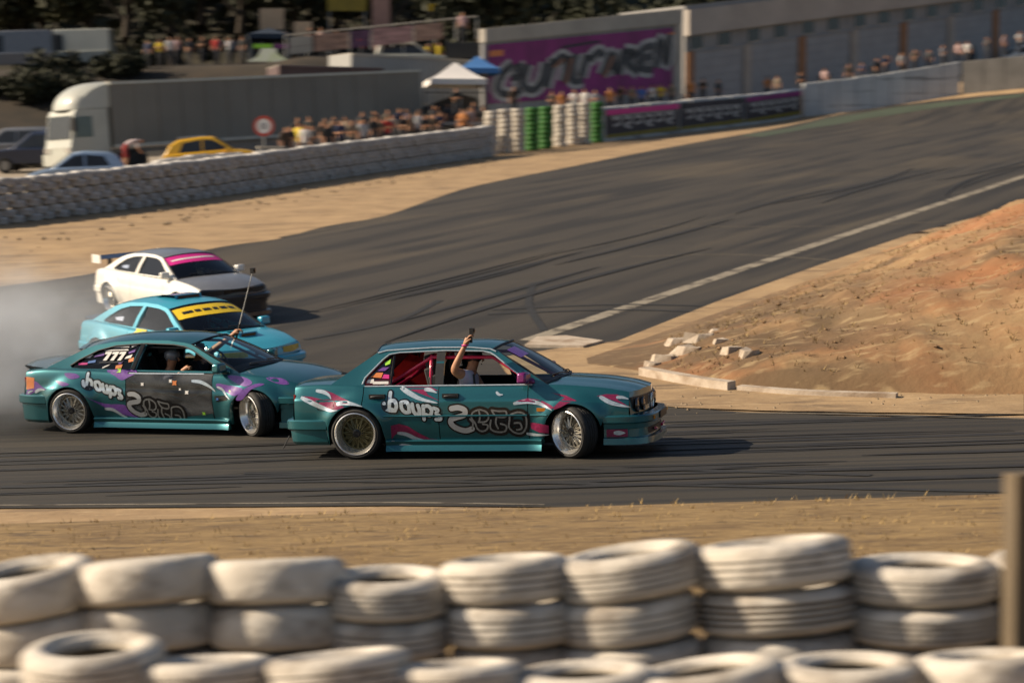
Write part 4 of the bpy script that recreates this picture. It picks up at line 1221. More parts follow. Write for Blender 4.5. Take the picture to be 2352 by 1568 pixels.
for q in (-1, 1):
    cg.tube([(-.52, q * .47, 1.12), (-1.45, q * .45, .62)], .02, 8)
    cg.tube([(-.52, q * .48, 1.13), (.28, q * .45, 1.12), (.92, q * .62, .80), (.95, q * .62, .3)], .02, 8)
cg.tube([(-.52, .47, 1.12), (-1.3, -.45, .64)], .02, 8)
cg.build('roll_cage', M['carbon'], c.root, 60)
mb = MB(); mb.grid([[(-1.5, y, z) for y in (-.62, .62)] for z in (.25, .86)]); mb.grid([[(x, y, .848) for y in (-.72, .72)] for x in (-1.65, -1.2)]); mb.build('rear_bulkhead', M['dark'], c.root, 0)
c.decal('lime_sticker', [(.99, .60), (1.02, .62), (1.04, .60)], M['green'], -1, .006)  # small lime vinyl triangle on the front wing

# ------------------------------------------------------------------ light blue coupe and white coupe further back
SPEC3 = dict(COUPE); SPEC3['flare'] = (.05, .04)
C3 = Car(SPEC3, 'drift_coupe', 'light blue coupe with yellow windscreen banner and bonnet scoop behind the teal coupe', -5.05, 32.0, math.radians(-49))
c = C3
shell(c, M['sky_blue'], (-.50, .76), yout=(.86, .86), steer=.3)
c.spatch('sun_strip', True, -.97, .97, .93, 1.0, .006, M['gloss_black'], nv=2)
c.spatch('windscreen_banner', True, -.97, .97, .56, .93, .006, M['yellow'], nv=6)
b = c.root.children[-1]
mb = MB()
for u0, u1 in ((-.80, -.52), (-.47, -.30), (-.24, .0), (.06, .22), (.29, .52), (.58, .80)):
    mb.grid([[c.screen(True, u0 + (u1 - u0) * k / 4, v, .010) for k in range(5)] for v in (.70, .79)])
mb.build('banner_print', M['black'], b, 0)
for sd in (-1, 1):
    c.pane('quarter_window', sd, COUPE['windows'][1], M['clear']); c.pane('door_window', sd, COUPE['windows'][0], M['clear'])
    c.mirror(sd, .86, .87, M['sky_blue'])
    c.fpatch('headlight', c.xn, sd * .42, sd * .93, .54, .655, .006, M['yellow_lamp'], n=6)
    c.fpatch('grille', c.xn, sd * .04, sd * .26, .53, .655, .008, M['gloss_black'], n=4)
    c.fpatch('tail_lamp', c.xt, sd * .50, sd * .97, .60, .74, .006, M['redlens'], sgn=-1, n=6)
mb = MB()
for x, y in ((1.55, -.36), (1.55, .36)):
    p = c.top(x, y / .75)
    mb.box((x, y, p.z + .012), (.24, .17, .05), taper=.7)
o = mb
mb = MB(); p = c.top(1.62, .0)
mb.grid([[(x, y, c.top(x, y / .78).z + h) for y in (-.17, -.12, 0, .12, .17)] for x, h in ((1.30, -.01), (1.45, .035), (1.66, .055), (1.68, .0))]); s3 = mb.build('bonnet_scoop', M['sky_blue'], c.root, 40)
mb = MB(); mb.grid([[(1.686, y, c.top(1.68, y / .78).z + h) for y in (-.13, .13)] for h in (.002, .045)]); mb.build('scoop_opening', M['gloss_black'], s3, 0)
mb = MB()
mb.grid([[(x, y, 1.285 + h) for y in (-.24, -.18, .18, .24)] for x, h in ((-.55, -.03), (-.35, .035), (.02, .05), (.05, -.02))]); s3 = mb.build('roof_scoop', M['sky_blue'], c.root, 40)
mb = MB(); mb.grid([[(.055, y, z) for y in (-.2, .2)] for z in (1.275, 1.325)]); mb.build('scoop_opening', M['gloss_black'], s3, 0)
c.decal('sticker', [(-.35, .845), (-.05, .845), (.0, .80), (-.3, .79)], M['yellow'], -1, .006)
xb_ = c.sp['xf'] + .115
c.fpatch('air_intake', bfx, -.7, .7, .23, .37, -.018, M['black'], n=12)
mb = MB(); us = [i / 8 - 1 for i in range(17)]
mb.grid([[c.top(c.xt(u) + .26, u * .96, .0) for u in us], [c.top(c.xt(u) - .03, u * .98, .06) for u in us], [c.top(c.xt(u) - .02, u * .97, .01) for u in us]]); mb.build('boot_spoiler', M['gloss_black'], c.root, 40)
c.seat(-.25, -.36, M['dark']); c.seat(-.25, .36, M['dark']); c.steering(.32, .36, .84)
cg = MB()
cg.tube([(-.52, -.62, .25), (-.52, -.60, .9), (-.52, -.48, 1.13), (-.52, .48, 1.13), (-.52, .60, .9), (-.52, .62, .25)], .022, 8)
cg.tube([(-.52, .47, 1.12), (-1.3, -.45, .64)], .02, 8); cg.build('roll_cage', M['white_paint'], c.root, 60)
mb = MB(); mb.grid([[(-1.5, y, z) for y in (-.62, .62)] for z in (.25, .86)]); mb.grid([[(x, y, .848) for y in (-.72, .72)] for x in (-1.65, -1.2)]); mb.build('rear_bulkhead', M['white_paint'], c.root, 0)

SPEC4 = dict(COUPE); SPEC4['flare'] = (.06, .05)
C4 = Car(SPEC4, 'drift_coupe', 'white coupe with grey bonnet, magenta windscreen banner and tall rear wing', -6.5, 40.1, math.radians(-51))
c = C4
shell(c, M['white_paint'], (-.50, .76), hood_paint=M['grey_paint'], yout=(.87, .87), steer=.3, roof_paint=M['grey_paint'])
c.spatch('windscreen_banner', True, -.97, .97, .60, .97, .006, M['pink'], nv=6)
b = c.root.children[-1]
mb = MB(); mb.grid([[c.screen(True, -.85 + 1.6 * k / 12, v + .02 * k / 12, .010) for k in range(13)] for v in (.74, .80)]); mb.build('banner_print', M['white'], b, 0)
for sd in (-1, 1):
    c.pane('quarter_window', sd, COUPE['windows'][1], M['clear']); c.pane('door_window', sd, COUPE['windows'][0], M['tint'])
    c.mirror(sd, .86, .87, M['white_paint'])
    c.fpatch('headlight', c.xn, sd * .42, sd * .93, .54, .655, .006, M['lamp'], n=6)
    c.fpatch('tail_lamp', c.xt, sd * .50, sd * .97, .60, .74, .006, M['redlens'], sgn=-1, n=6)
    mb = MB(); mb.box((-1.95, sd * .48, .93), (.16, .02, .22)); mb.build('wing_strut', M['black'], c.root, 0)
c.fpatch('grille', c.xn, -.40, .40, .53, .655, .008, M['gloss_black'], n=8)
mb = MB(); us = [i / 6 - 1 for i in range(13)]
pf = [(.14, -.008), (.05, .012), (-.10, .03), (-.17, .05), (-.16, .035), (-.05, -.004), (.05, -.018)]
mb.grid([[(-2.0 + a, u * .74, 1.04 + h) for a, h in pf + pf[:1]] for u in us]); wg = mb.build('rear_wing', M['navy_paint'], c.root, 40)
for q in (-1, 1):
    mb = MB(); mb.box((-2.0, q * .75, 1.04), (.34, .015, .17)); mb.build('end_plate', M['white_paint'], wg, 0)
xb_ = c.sp['xf'] + .115
c.fpatch('air_intake', bfx, -.75, .75, .23, .38, -.015, M['black'], n=12)
mb = MB(); mb.box((c.sp['xf'] + .15, 0, .485), (.02, .5, .08)); mb.build('number_plate_recess', M['black'], c.root)
c.seat(-.25, -.36, M['dark']); c.seat(-.25, .36, M['dark']); c.steering(.32, .36, .84)
mb = MB(); mb.grid([[(-1.5, y, z) for y in (-.62, .62)] for z in (.25, .86)]); mb.grid([[(x, y, .848) for y in (-.72, .72)] for x in (-1.65, -1.2)]); mb.build('rear_bulkhead', M['dark'], c.root, 0)

for q in C4.root.children:                         # unpainted dark front of the white car
    if q.name.split('.')[0] in ('front_bumper', 'nose_panel'): q.data.materials[0] = M['carbon']

# ------------------------------------------------------------------ people
PM = None
def skin(J, E, sub=1):
    """one continuous body grown along a skeleton: J name -> (position, radius or (rx, ry)), E list of (a, b, material)"""
    names = list(J); ix = {n: i for i, n in enumerate(names)}
    me = bpy.data.meshes.new('tmp'); me.from_pydata([J[n][0] for n in names], [(ix[a], ix[b]) for a, b, _ in E], [])
    ob = bpy.data.objects.new('tmp', me); COL.objects.link(ob)
    ob.modifiers.new('s', 'SKIN').use_smooth_shade = True
    for i, n in enumerate(names):
        r = J[n][1]; sv = me.skin_vertices[0].data[i]
        sv.radius = r if isinstance(r, tuple) else (r, r); sv.use_root = (i == 0)
    md = ob.modifiers.new('d', 'SUBSURF'); md.levels = sub; md.render_levels = sub
    dg = bpy.context.evaluated_depsgraph_get(); dg.update()
    m2 = bpy.data.meshes.new_from_object(ob.evaluated_get(dg))
    segs = [(Vector(J[a][0]), Vector(J[b][0]), k) for a, b, k in E]
    mb = MB(); mb.v = [tuple(v.co) for v in m2.vertices]
    for f in m2.polygons:
        best, kk = 9, 0
        for a, b, k in segs:
            d = b - a; t = min(1, max(0, (f.center - a).dot(d) / max(1e-9, d.length_squared)))
            e = (f.center - a - d * t).length
            if e < best: best, kk = e, k
        mb.f.append(tuple(f.vertices)); mb.m.append(kk)
    bpy.data.objects.remove(ob); bpy.data.meshes.remove(me); bpy.data.meshes.remove(m2)
    return mb
PMATS = [M['skin'], M['cloth'], M['trousers'], M['hair'], M['shoe'], M['black']]

def hand(mb, w, d, side, up, k=1.0, curl=1.0, mi=0):
    """palm and five bent fingers closed round a bar: w wrist, d palm direction, side across the knuckles, up = palm normal (towards the bar)"""
    d, side, up = d.normalized(), side.normalized(), up.normalized()
    mb.tube([w - d * .02, w + d * .03 * k, w + d * .065 * k, w + d * .088 * k], [.026 * k, .032 * k, .036 * k, .030 * k], 8, mi)
    for i, L in enumerate((.036, .042, .040, .031)):
        b = w + d * .082 * k + side * (.027 - .018 * i) * k
        p = [b, b + d * L * k * .8 + up * .004, b + d * L * k * .95 + up * L * k * 1.0 * curl, b + d * L * k * .35 + up * L * k * 1.45 * curl]
        mb.tube(p, [.0098 * k, .0092 * k, .0085 * k, .007 * k], 6, mi)
    b = w + d * .03 * k + side * .032 * k
    mb.tube([b, b + side * .014 * k + d * .025 * k + up * .022 * k, b + side * .0 + d * .04 * k + up * .046 * k], [.012 * k, .011 * k, .008 * k], 6, mi)

def head_parts(mb, hc, f, upv, k=1.0):
    """nose, ears, eyes, brow on a head centred at hc looking along f"""
    s_ = f.cross(upv).normalized()
    mb.tube([hc + f * .085 + upv * .02, hc + f * .112 - upv * .012, hc + f * .09 - upv * .022], [.010, .015, .010], 6, 0)
    for q in (-1, 1):
        mb.ball(hc + s_ * q * .078 - upv * .005 - f * .005, .028, 8, 6, 0, (.4, .4, 1))
        mb.ball(hc + s_ * q * .032 + f * .078 + upv * .022, .012, 6, 5, 5)
    mb.tube([hc + f * .083 - upv * .05 - s_ * .022, hc + f * .09 - upv * .052, hc + f * .083 - upv * .05 + s_ * .022], .005, 4, 5)

def place(c, o):
    o.matrix_world = c.M

c = C1
def P1(u, v, y, cc=None): return (cc or C1).loc(u * .98, v * .98, y)
hd = P1(1112, 842, -.36)
sh = Vector((hd.x - .06, -.53, hd.z - .19)); el = P1(1063, 868, -.74); wr = P1(1089, 811, -.76)
J = {'pelvis': ((hd.x - .12, -.36, .40), .15), 'belly': ((hd.x - .11, -.36, .58), (.15, .12)), 'chest': ((hd.x - .09, -.36, hd.z - .27), (.18, .13)), 'neckb': ((hd.x - .05, -.36, hd.z - .15), .085), 'neck': ((hd.x - .03, -.36, hd.z - .10), .058),
     'head': ((hd.x, -.36, hd.z), (.095, .080)), 'crown': ((hd.x - .01, -.36, hd.z + .085), (.075, .07)), 'shr': (sh, .085), 'upr': (sh.lerp(el, .45), .066), 'elr': (el, .050), 'fore': (el.lerp(wr, .3), .046), 'wrr': (wr, .029), 'shl': ((sh.x, -.20, sh.z), .07),
     'ell': ((hd.x + .10, -.14, .62), .05), 'wrl': ((hd.x + .34, -.24, .60), .032), 'knr': ((hd.x + .34, -.42, .50), .075), 'knl': ((hd.x + .34, -.28, .50), .075), 'ftr': ((hd.x + .62, -.42, .30), .05), 'ftl': ((hd.x + .62, -.28, .30), .05)}
E_ = [('pelvis', 'belly', 1), ('belly', 'chest', 1), ('chest', 'neckb', 1), ('neckb', 'neck', 0), ('neck', 'head', 0), ('head', 'crown', 3), ('chest', 'shr', 1), ('shr', 'upr', 1), ('upr', 'elr', 0), ('elr', 'fore', 0), ('fore', 'wrr', 0), ('chest', 'shl', 1), ('shl', 'ell', 0), ('ell', 'wrl', 0), ('pelvis', 'knr', 2), ('knr', 'ftr', 2), ('pelvis', 'knl', 2), ('knl', 'ftl', 2)]
mb = skin(J, E_, 2)
dn = (wr - el).normalized()
hand(mb, wr + dn * .01, dn, Vector((0, -1, 0)), Vector((1, 0, .2)), 1.05)
head_parts(mb, Vector((hd.x, -.36, hd.z)), Vector((1, 0, -.05)).normalized(), Vector((0, 0, 1)))
o = mb.build('person', PMATS, None, 60); o.color = (.66, .66, .80, 1); place(c, o)
tag(o, 'passenger of the lead saloon raising an arm, dark cap and striped grey shirt', 'person')
cp = MB(); cp.ball((hd.x - .012, -.36, hd.z + .045), 1, 16, 10, sc=(.112, .096, .095)); cp.grid([[(hd.x + .06, -.36 - .07, hd.z + .05), (hd.x + .06, -.36 + .07, hd.z + .05)], [(hd.x + .17, -.36 - .05, hd.z + .035), (hd.x + .17, -.36 + .05, hd.z + .035)]])
cp.build('cap', M['black'], o)
gg = MB(); gg.tube([(hd.x - .02, -.262, hd.z + .02), (hd.x + .06, -.275, hd.z + .022), (hd.x + .10, -.36, hd.z + .022), (hd.x + .06, -.445, hd.z + .022), (hd.x - .02, -.458, hd.z + .02)], .022, 8); gg.build('goggles', M['carbon'], o)
st = MB()
for k in range(4): st.tube([(hd.x - .19 + .07 * k, -.36 - .175, .70), (hd.x - .17 + .07 * k, -.36 - .19, .82), (hd.x - .13 + .05 * k, -.36 - .15, hd.z - .16)], .013, 5)
st.build('shirt_stripes', M['black'], o)
br = MB(); br.tube([wr + dn * .012 + Vector((.034 * math.cos(a), .034 * math.sin(a), 0)) for a in [k * math.pi / 5 for k in range(11)]], .009, 6); br.build('wristband', M['pink'], o)
cm = thing('action_camera', 'small black camera held up in the raised hand above the lead saloon roof', 'camera')
cm.matrix_world = c.M @ Matrix.Translation(wr + dn * .10 + Vector((.035, 0, .0)))
mb = MB(); mb.tube([(0, 0, -.05), (0, 0, .04)], .016, 8); mb.build('grip', M['black'], cm)
mb = MB(); mb.box((.012, 0, .085), (.045, .075, .07)); mb.build('camera_body', M['black'], cm, 0)
mb = MB(); mb.lathe([(0, .012), (.018, .012), (.02, 0)], 14, 'X', (.034, .012, .09)); mb.build('lens', M['gloss_black'], cm)

c = C2
hd = P1(405, 840, -.36, C2)
sh = Vector((hd.x - .06, -.52, hd.z - .25)); el = Vector((hd.x + .16, -.62, .72)); wr = P1(430, 868, -.62, C2)
wr = Vector((max(wr.x, el.x + .05), -.62, max(wr.z, .845)))
J = {'pelvis': ((hd.x - .12, -.36, .40), .15), 'belly': ((hd.x - .11, -.36, .56), (.15, .12)), 'chest': ((hd.x - .08, -.36, .74), (.17, .12)), 'neckb': ((hd.x - .05, -.36, hd.z - .18), .07), 'neck': ((hd.x - .03, -.36, hd.z - .11), .052),
     'head': ((hd.x, -.36, hd.z), (.092, .078)), 'crown': ((hd.x - .01, -.36, hd.z + .08), (.072, .068)), 'shr': (sh, .072), 'elr': (el, .046), 'wrr': (wr, .028), 'shl': ((sh.x, -.20, sh.z), .07), 'ell': ((hd.x + .10, -.14, .60), .05), 'wrl': ((hd.x + .32, -.2, .58), .03),
     'knr': ((hd.x + .34, -.42, .48), .075), 'knl': ((hd.x + .34, -.28, .48), .075), 'ftr': ((hd.x + .62, -.42, .30), .05), 'ftl': ((hd.x + .62, -.28, .30), .05)}
mb = skin(J, [e for e in E_ if 'fore' not in e and 'upr' not in e] + [('shr', 'elr', 1), ('elr', 'wrr', 0)], 2)
hand(mb, wr, Vector((1, 0, .5)), Vector((0, 1, 0)), Vector((.4, 0, -1)), 1.0, .6)
head_parts(mb, Vector((hd.x, -.36, hd.z)), Vector((1, -.15, -.1)).normalized(), Vector((0, 0, 1)))
o = mb.build('person', PMATS, None, 60); o.color = (.10, .11, .16, 1); place(c, o)
tag(o, 'near passenger of the teal coupe in a dark shirt with a pale cap worn backwards', 'person')
cp = MB(); cp.ball((hd.x - .012, -.36, hd.z + .04), 1, 16, 10, sc=(.108, .093, .09)); cp.grid([[(hd.x - .08, -.43, hd.z + .02), (hd.x - .08, -.29, hd.z + .02)], [(hd.x - .17, -.41, hd.z - .03), (hd.x - .17, -.31, hd.z - .03)]]); cp.build('cap', M['grey_paint'], o)

hd = Vector((.02, .36, 1.02)); el = P1(478, 836, .74, C2); wr = P1(546, 784, .80, C2); sh = Vector((hd.x - .02, .54, .80))
J = {'pelvis': ((hd.x - .12, .36, .40), .15), 'belly': ((hd.x - .11, .36, .56), (.15, .12)), 'chest': ((hd.x - .08, .36, .74), (.17, .12)), 'neckb': ((hd.x - .05, .36, hd.z - .18), .07), 'neck': ((hd.x - .03, .36, hd.z - .11), .052),
     'head': ((hd.x, .36, hd.z), (.092, .078)), 'crown': ((hd.x - .01, .36, hd.z + .08), (.072, .068)), 'shl': (sh, .072), 'ell': (el, .052), 'sleeve': (el.lerp(wr, .35), .05), 'wrl': (wr, .030), 'shr': ((sh.x, .20, sh.z), .07), 'elr': ((hd.x + .10, .16, .62), .05), 'wrr': ((hd.x + .30, .26, .76), .03),
     'knr': ((hd.x + .34, .42, .48), .075), 'knl': ((hd.x + .34, .28, .48), .075), 'ftr': ((hd.x + .62, .42, .30), .05), 'ftl': ((hd.x + .62, .28, .30), .05)}
E2 = [('pelvis', 'belly', 1), ('belly', 'chest', 1), ('chest', 'neckb', 1), ('neckb', 'neck', 0), ('neck', 'head', 0), ('head', 'crown', 3), ('chest', 'shl', 1), ('shl', 'ell', 1), ('ell', 'sleeve', 1), ('sleeve', 'wrl', 0), ('chest', 'shr', 1), ('shr', 'elr', 1), ('elr', 'wrr', 0), ('pelvis', 'knr', 2), ('knr', 'ftr', 2), ('pelvis', 'knl', 2), ('knl', 'ftl', 2)]
mb = skin(J, E2, 2)
dn = (wr - el).normalized()
hand(mb, wr, dn, Vector((0, -1, .3)), Vector((.7, 0, -.6)), 1.1)
head_parts(mb, hd, Vector((1, 0, 0)), Vector((0, 0, 1)))
o = mb.build('person', PMATS, None, 60); o.color = (.03, .03, .04, 1); place(c, o)
tag(o, 'person in black on the far seat of the teal coupe, arm stretched out', 'person')
hp = wr + dn * .095
tip = P1(591, 640, .82, C2)
sk = thing('selfie_stick', 'long thin selfie stick with small camera held up over the teal coupe bonnet', 'selfie stick')
sk.matrix_world = c.M
mb = MB(); ax = (tip - hp).normalized(); mb.tube([hp - ax * .10, hp + ax * .10], .015, 8); mb.build('handle', M['black'], sk)
mb = MB(); mb.tube([hp + ax * .10, tip], [.010, .006], 6); mb.build('pole', M['steel'], sk)
mb = MB(); mb.box(tip + ax * .035, (.05, .07, .075)); cb = mb.build('camera', M['black'], sk, 0)
mb = MB(); mb.lathe([(0, .01), (.018, .01), (.02, 0)], 12, 'X', tip + ax * .04 + Vector((.026, 0, 0))); mb.build('lens', M['gloss_black'], cb)
# ------------------------------------------------------------------ white painted tyres in the foreground
M['tyre_white'] = mat('white_painted_tyre', (.46, .415, .35), .8, 0, .2, 2.2, bump=.5, bscale=22, col2=(.60, .56, .495))
overlay(M['tyre_white'], (.17, .135, .10), 3.2, (1, 1, 1.6), .50, .68, 0, .75)
overlay(M['tyre_white'], (.10, .085, .07), 12, (1, 1, 1), .66, .72, 0, .7)
overlay(M['tyre_white'], (.66, .62, .55), 9, (1, 1, 1), .56, .7, 0, .5)
M['tyre_inner'] = mat('dirty_tyre_inside', (.26, .225, .175), .9, 0, .45, 5, bump=.3)
M['tyre_groove'] = mat('dark_groove_tone', (.17, .13, .09), .9, 0, .4, 9)  # darker brown tone set only on the tread groove bottoms
M['tyre_green'] = mat('green_painted_tyre', (.025, .14, .018), .7, 0, .25, 3, bump=.2)
M['tyre_grey'] = mat('grey_white_painted_tyre', (.42, .41, .40), .85, 0, .2, 1.4, bump=.3, col2=(.56, .54, .51))
overlay(M['tyre_grey'], (.15, .14, .13), 2.5, (1, 1, 2), .58, .72, 0, .6)

def tyre_mesh(name, grooves, m, rad=.33, h=.225, n=44, groove_w=.007, round_=.06, inner=.178):
    mb = MB(); k = h / 2
    prof = [(inner + .012, -k * .62), (inner + .02, -k * .78), (inner + .05, -k * .93), (rad - .07, -k), (rad - .035, -k * .94), (rad - .012, -k * .80)]
    tw = k * .68
    prof += [(rad - .003, -tw)]
    ring = []
    for i in range(grooves):
        z = -tw + (i + 1) * 2 * tw / (grooves + 1)
        prof += [(rad, z - groove_w), (rad - .014, z - groove_w * .6), (rad - .014, z + groove_w * .6), (rad, z + groove_w)]
        ring.append(z)
    if not grooves: prof += [(rad + .002, -tw * .4), (rad + .003, 0), (rad + .002, tw * .4)]
    prof += [(rad - .003, tw), (rad - .012, k * .80), (rad - .035, k * .94), (rad - .07, k), (rad - .095, k * .985), (rad - .10, k * .95), (inner + .05, k * .92), (inner + .02, k * .78), (inner + .012, k * .62)]
    mb.lathe(prof, n)
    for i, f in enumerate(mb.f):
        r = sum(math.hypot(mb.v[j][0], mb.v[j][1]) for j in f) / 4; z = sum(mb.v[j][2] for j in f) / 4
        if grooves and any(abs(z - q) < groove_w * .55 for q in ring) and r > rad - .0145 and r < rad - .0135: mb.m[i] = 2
    mb.lathe([(inner + .012, k * .62), (inner, k * .45), (inner + .03, k * .6), (rad - .05, k * .7), (rad - .02, k * .4), (rad - .02, -k * .4), (rad - .05, -k * .7), (inner + .03, -k * .6), (inner, -k * .45), (inner + .012, -k * .62)], n, mi=1)
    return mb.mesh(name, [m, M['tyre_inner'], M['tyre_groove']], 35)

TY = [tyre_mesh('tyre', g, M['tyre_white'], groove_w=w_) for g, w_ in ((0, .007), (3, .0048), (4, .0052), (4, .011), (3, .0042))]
ORD = ['leftmost', 'second', 'third', 'fourth', 'fifth', 'sixth', 'seventh', 'eighth', 'ninth']
LAY = ['topmost', 'second from the top', 'third from the top', 'bottom']
STY = ['smooth', 'ribbed', 'grooved', 'deep-grooved', 'lightly ribbed']
BACK = [(60, 306, 1300, 8, 3, (0, 0, 1, 0)), (342, 312, 1280, 4.5, -8, (0, 0, 1, 4)), (634, 312, 1283, 2, -9, (0, 0, 4, 0)), (888, 288, 1316, 1, 1, (2, 1, 1, 0)), (1160, 284, 1279, 4, -5, (1, 1, 4, 1)),
        (1445, 324, 1262, 9, -2.5, (2, 4, 1, 0)), (1775, 350, 1240, 5.5, -6, (1, 3, 0, 1)), (2118, 338, 1286, 1.5, -1.5, (4, 2, 0, 1)), (2440, 320, 1268, 3, 0, (0, 3, 1, 0))]
FRONT = [(215, 315, 1476, 2, 3, (2, 1, 0)), (472, 304, 1512, 3, -7, (1, 0, 2)), (772, 335, 1500, 6, -8, (1, 0, 1)), (1048, 305, 1522, 3, -7, (2, 1, 0)), (1340, 322, 1535, 3, -2.5, (1, 1, 0)), (1618, 352, 1528, 9, -4, (0, 1, 2)),
         (1950, 332, 1516, 2, -2.5, (4, 0, 1)), (2262, 310, 1500, 3.5, -6, (0, 1, 2))]
for row, (lst, yd, nm) in enumerate(((BACK, 10.6, 'back'), (FRONT, 9.45, 'front'))):
    for i, (uc, wd, vc, roll, tilt, kinds) in enumerate(lst):
        p = at(uc, vc, yd)
        s_ = wd * yd / FD / .66 * 1.045
        g0 = hz(p.x, p.y) + .03
        n = len(kinds); th = (p.z - g0) / n
        rise = .0
        for k, kd in enumerate(kinds):
            o = link('tyre', TY[kd])
            zc = p.z - th * (k + .5)
            f = (1, .78, .5, .2)[k]
            dx, dy = (0, 0) if k == 0 else (R.uniform(-.025, .03), R.uniform(-.03, .03))
            sc = s_ * (1 if k == 0 else R.uniform(.97, 1.03))
            o.location = (p.x + dx + (.01 * k), p.y + dy, zc)
            o.scale = (sc, sc, th / .225 * (.985 if k else 1.0))
            o.rotation_mode = 'ZYX'
            o.rotation_euler = (math.radians(tilt * f), math.radians(-roll * f), R.uniform(0, 6.28))
            tag(o, '%s white tyre, %s in the %s %s-row stack' % (STY[kd], LAY[k] if k < n - 1 else 'bottom', ORD[i], nm), 'tyre', 'white painted tyres in the foreground stacks')
# wooden post at the right edge
pt = thing('wooden_post', 'weathered square wooden post at the right edge behind the front tyres', 'post')
p = at(2341, 1470, 10.05)
pt.location = (p.x, p.y, hz(p.x, p.y))
ztop = at(2341, 1086, 10.05).z - hz(p.x, p.y)
mb = MB(); mb.box((0, 0, ztop / 2), (.135, .12, ztop), rot=.35)
o = mb.build('post', mat('weathered_wood', (.09, .068, .042), .85, 0, .3, 6, (6, 6, .5), bump=.4, bscale=14, col2=(.16, .12, .075)), pt, 0)
bv = o.modifiers.new('b', 'BEVEL'); bv.width = .008; bv.segments = 2
# ------------------------------------------------------------------ tyre walls and barriers behind the far track
def path_pts(px, step):
    p = crv([gnd(*q).xy for q in px], 12)
    out, acc = [p[0]], 0
    for a, b in zip(p, p[1:]):
        L = (b - a).length; d = step - acc
        while d <= L:
            out.append(a.lerp(b, d / L)); d += step
        acc = L - (d - step)
    return out
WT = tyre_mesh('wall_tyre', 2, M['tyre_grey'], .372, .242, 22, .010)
wp = path_pts([(-130, 530), (0, 515), (400, 465), (800, 405), (1130, 358)], .672)
rest = []
for i, p in enumerate(wp):
    g = hz(p.x, p.y); n = 6
    for k in range(n):
        hs = (wp[min(i + 1, len(wp) - 1)] - p) * (.5 * (k % 2)) + Vector((R.uniform(-.05, .05), R.uniform(-.05, .05)))
        loc = Vector((p.x + hs.x, p.y + hs.y + .33, g + .12 + .238 * k + (R.uniform(-.02, .03) if k == n - 1 else 0)))
        rot = (R.uniform(-.05, .05) * (k == n - 1), R.uniform(-.05, .05) * (k == n - 1), R.uniform(0, 6))
        if i < 27:
            o = link('wall_tyre', WT); o.location = loc; o.rotation_euler = rot
            tag(o, 'grey white painted tyre built into the long low wall behind the tan strip', 'tyre', 'tyres of the long low grey wall')
        else:
            T = Matrix.Translation(loc) @ Matrix.Rotation(rot[2], 4, 'Z') @ Matrix.Rotation(rot[0], 4, 'X')
            rest.append(T)
mb = MB(); vs = [v.co.copy() for v in WT.vertices]; fs = [tuple(f.vertices) for f in WT.polygons]; mi = [f.material_index for f in WT.polygons]
for T in rest:
    o_ = len(mb.v); mb.v += [tuple(T @ v) for v in vs]; mb.f += [tuple(a + o_ for a in f) for f in fs]; mb.m += mi
me = bpy.data.meshes.new('tyre_wall'); me.from_pydata(mb.v, [], mb.f)
for m in WT.materials: me.materials.append(m)
me.polygons.foreach_set('material_index', mb.m); me.polygons.foreach_set('use_smooth', [True] * len(mb.f))
o = link('tyre_wall', me); o['kind'] = 'stuff'
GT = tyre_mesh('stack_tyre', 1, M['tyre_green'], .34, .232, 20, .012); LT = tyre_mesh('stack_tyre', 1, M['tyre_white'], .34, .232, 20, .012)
NTH = ['top one', 'second from top', 'third from top', 'fourth from top', 'middle one', 'fourth from bottom', 'third from bottom', 'second from bottom', 'bottom one']
GRN = ['left', 'middle', 'right']; WHT = ['leftmost', 'second', 'third', 'fourth', 'fifth', 'rightmost']
STK = ((1128, 356, 0), (1160, 352, 0), (1190, 349, 0), (1222, 346, 1), (1254, 342, 1), (1287, 338, 0), (1316, 334, 0), (1343, 331, 0), (1371, 328, 1))
for i, (u, v, gcol) in enumerate(STK):
    p = gnd(u, v); gi = sum(1 for q in STK[:i] if q[2] == gcol)
    for k in range(9):
        o = link('stack_tyre', GT if gcol else LT)
        o.location = (p.x + R.uniform(-.03, .03), p.y + .3 + R.uniform(-.03, .03), hz(p.x, p.y) + .115 + .23 * k)
        if k == 8: o.rotation_euler = (R.uniform(-.06, .06), R.uniform(-.06, .06), 0)
        if gcol:
            tag(o, 'green painted tyre, %s in the %s green stack' % (NTH[8 - k], GRN[gi]), 'tyre', 'green tyres of the tall stacks')
        else:
            tag(o, 'white painted tyre, %s in the %s tall white stack' % (NTH[8 - k], WHT[gi]), 'tyre', 'white tyres of the tall stacks')

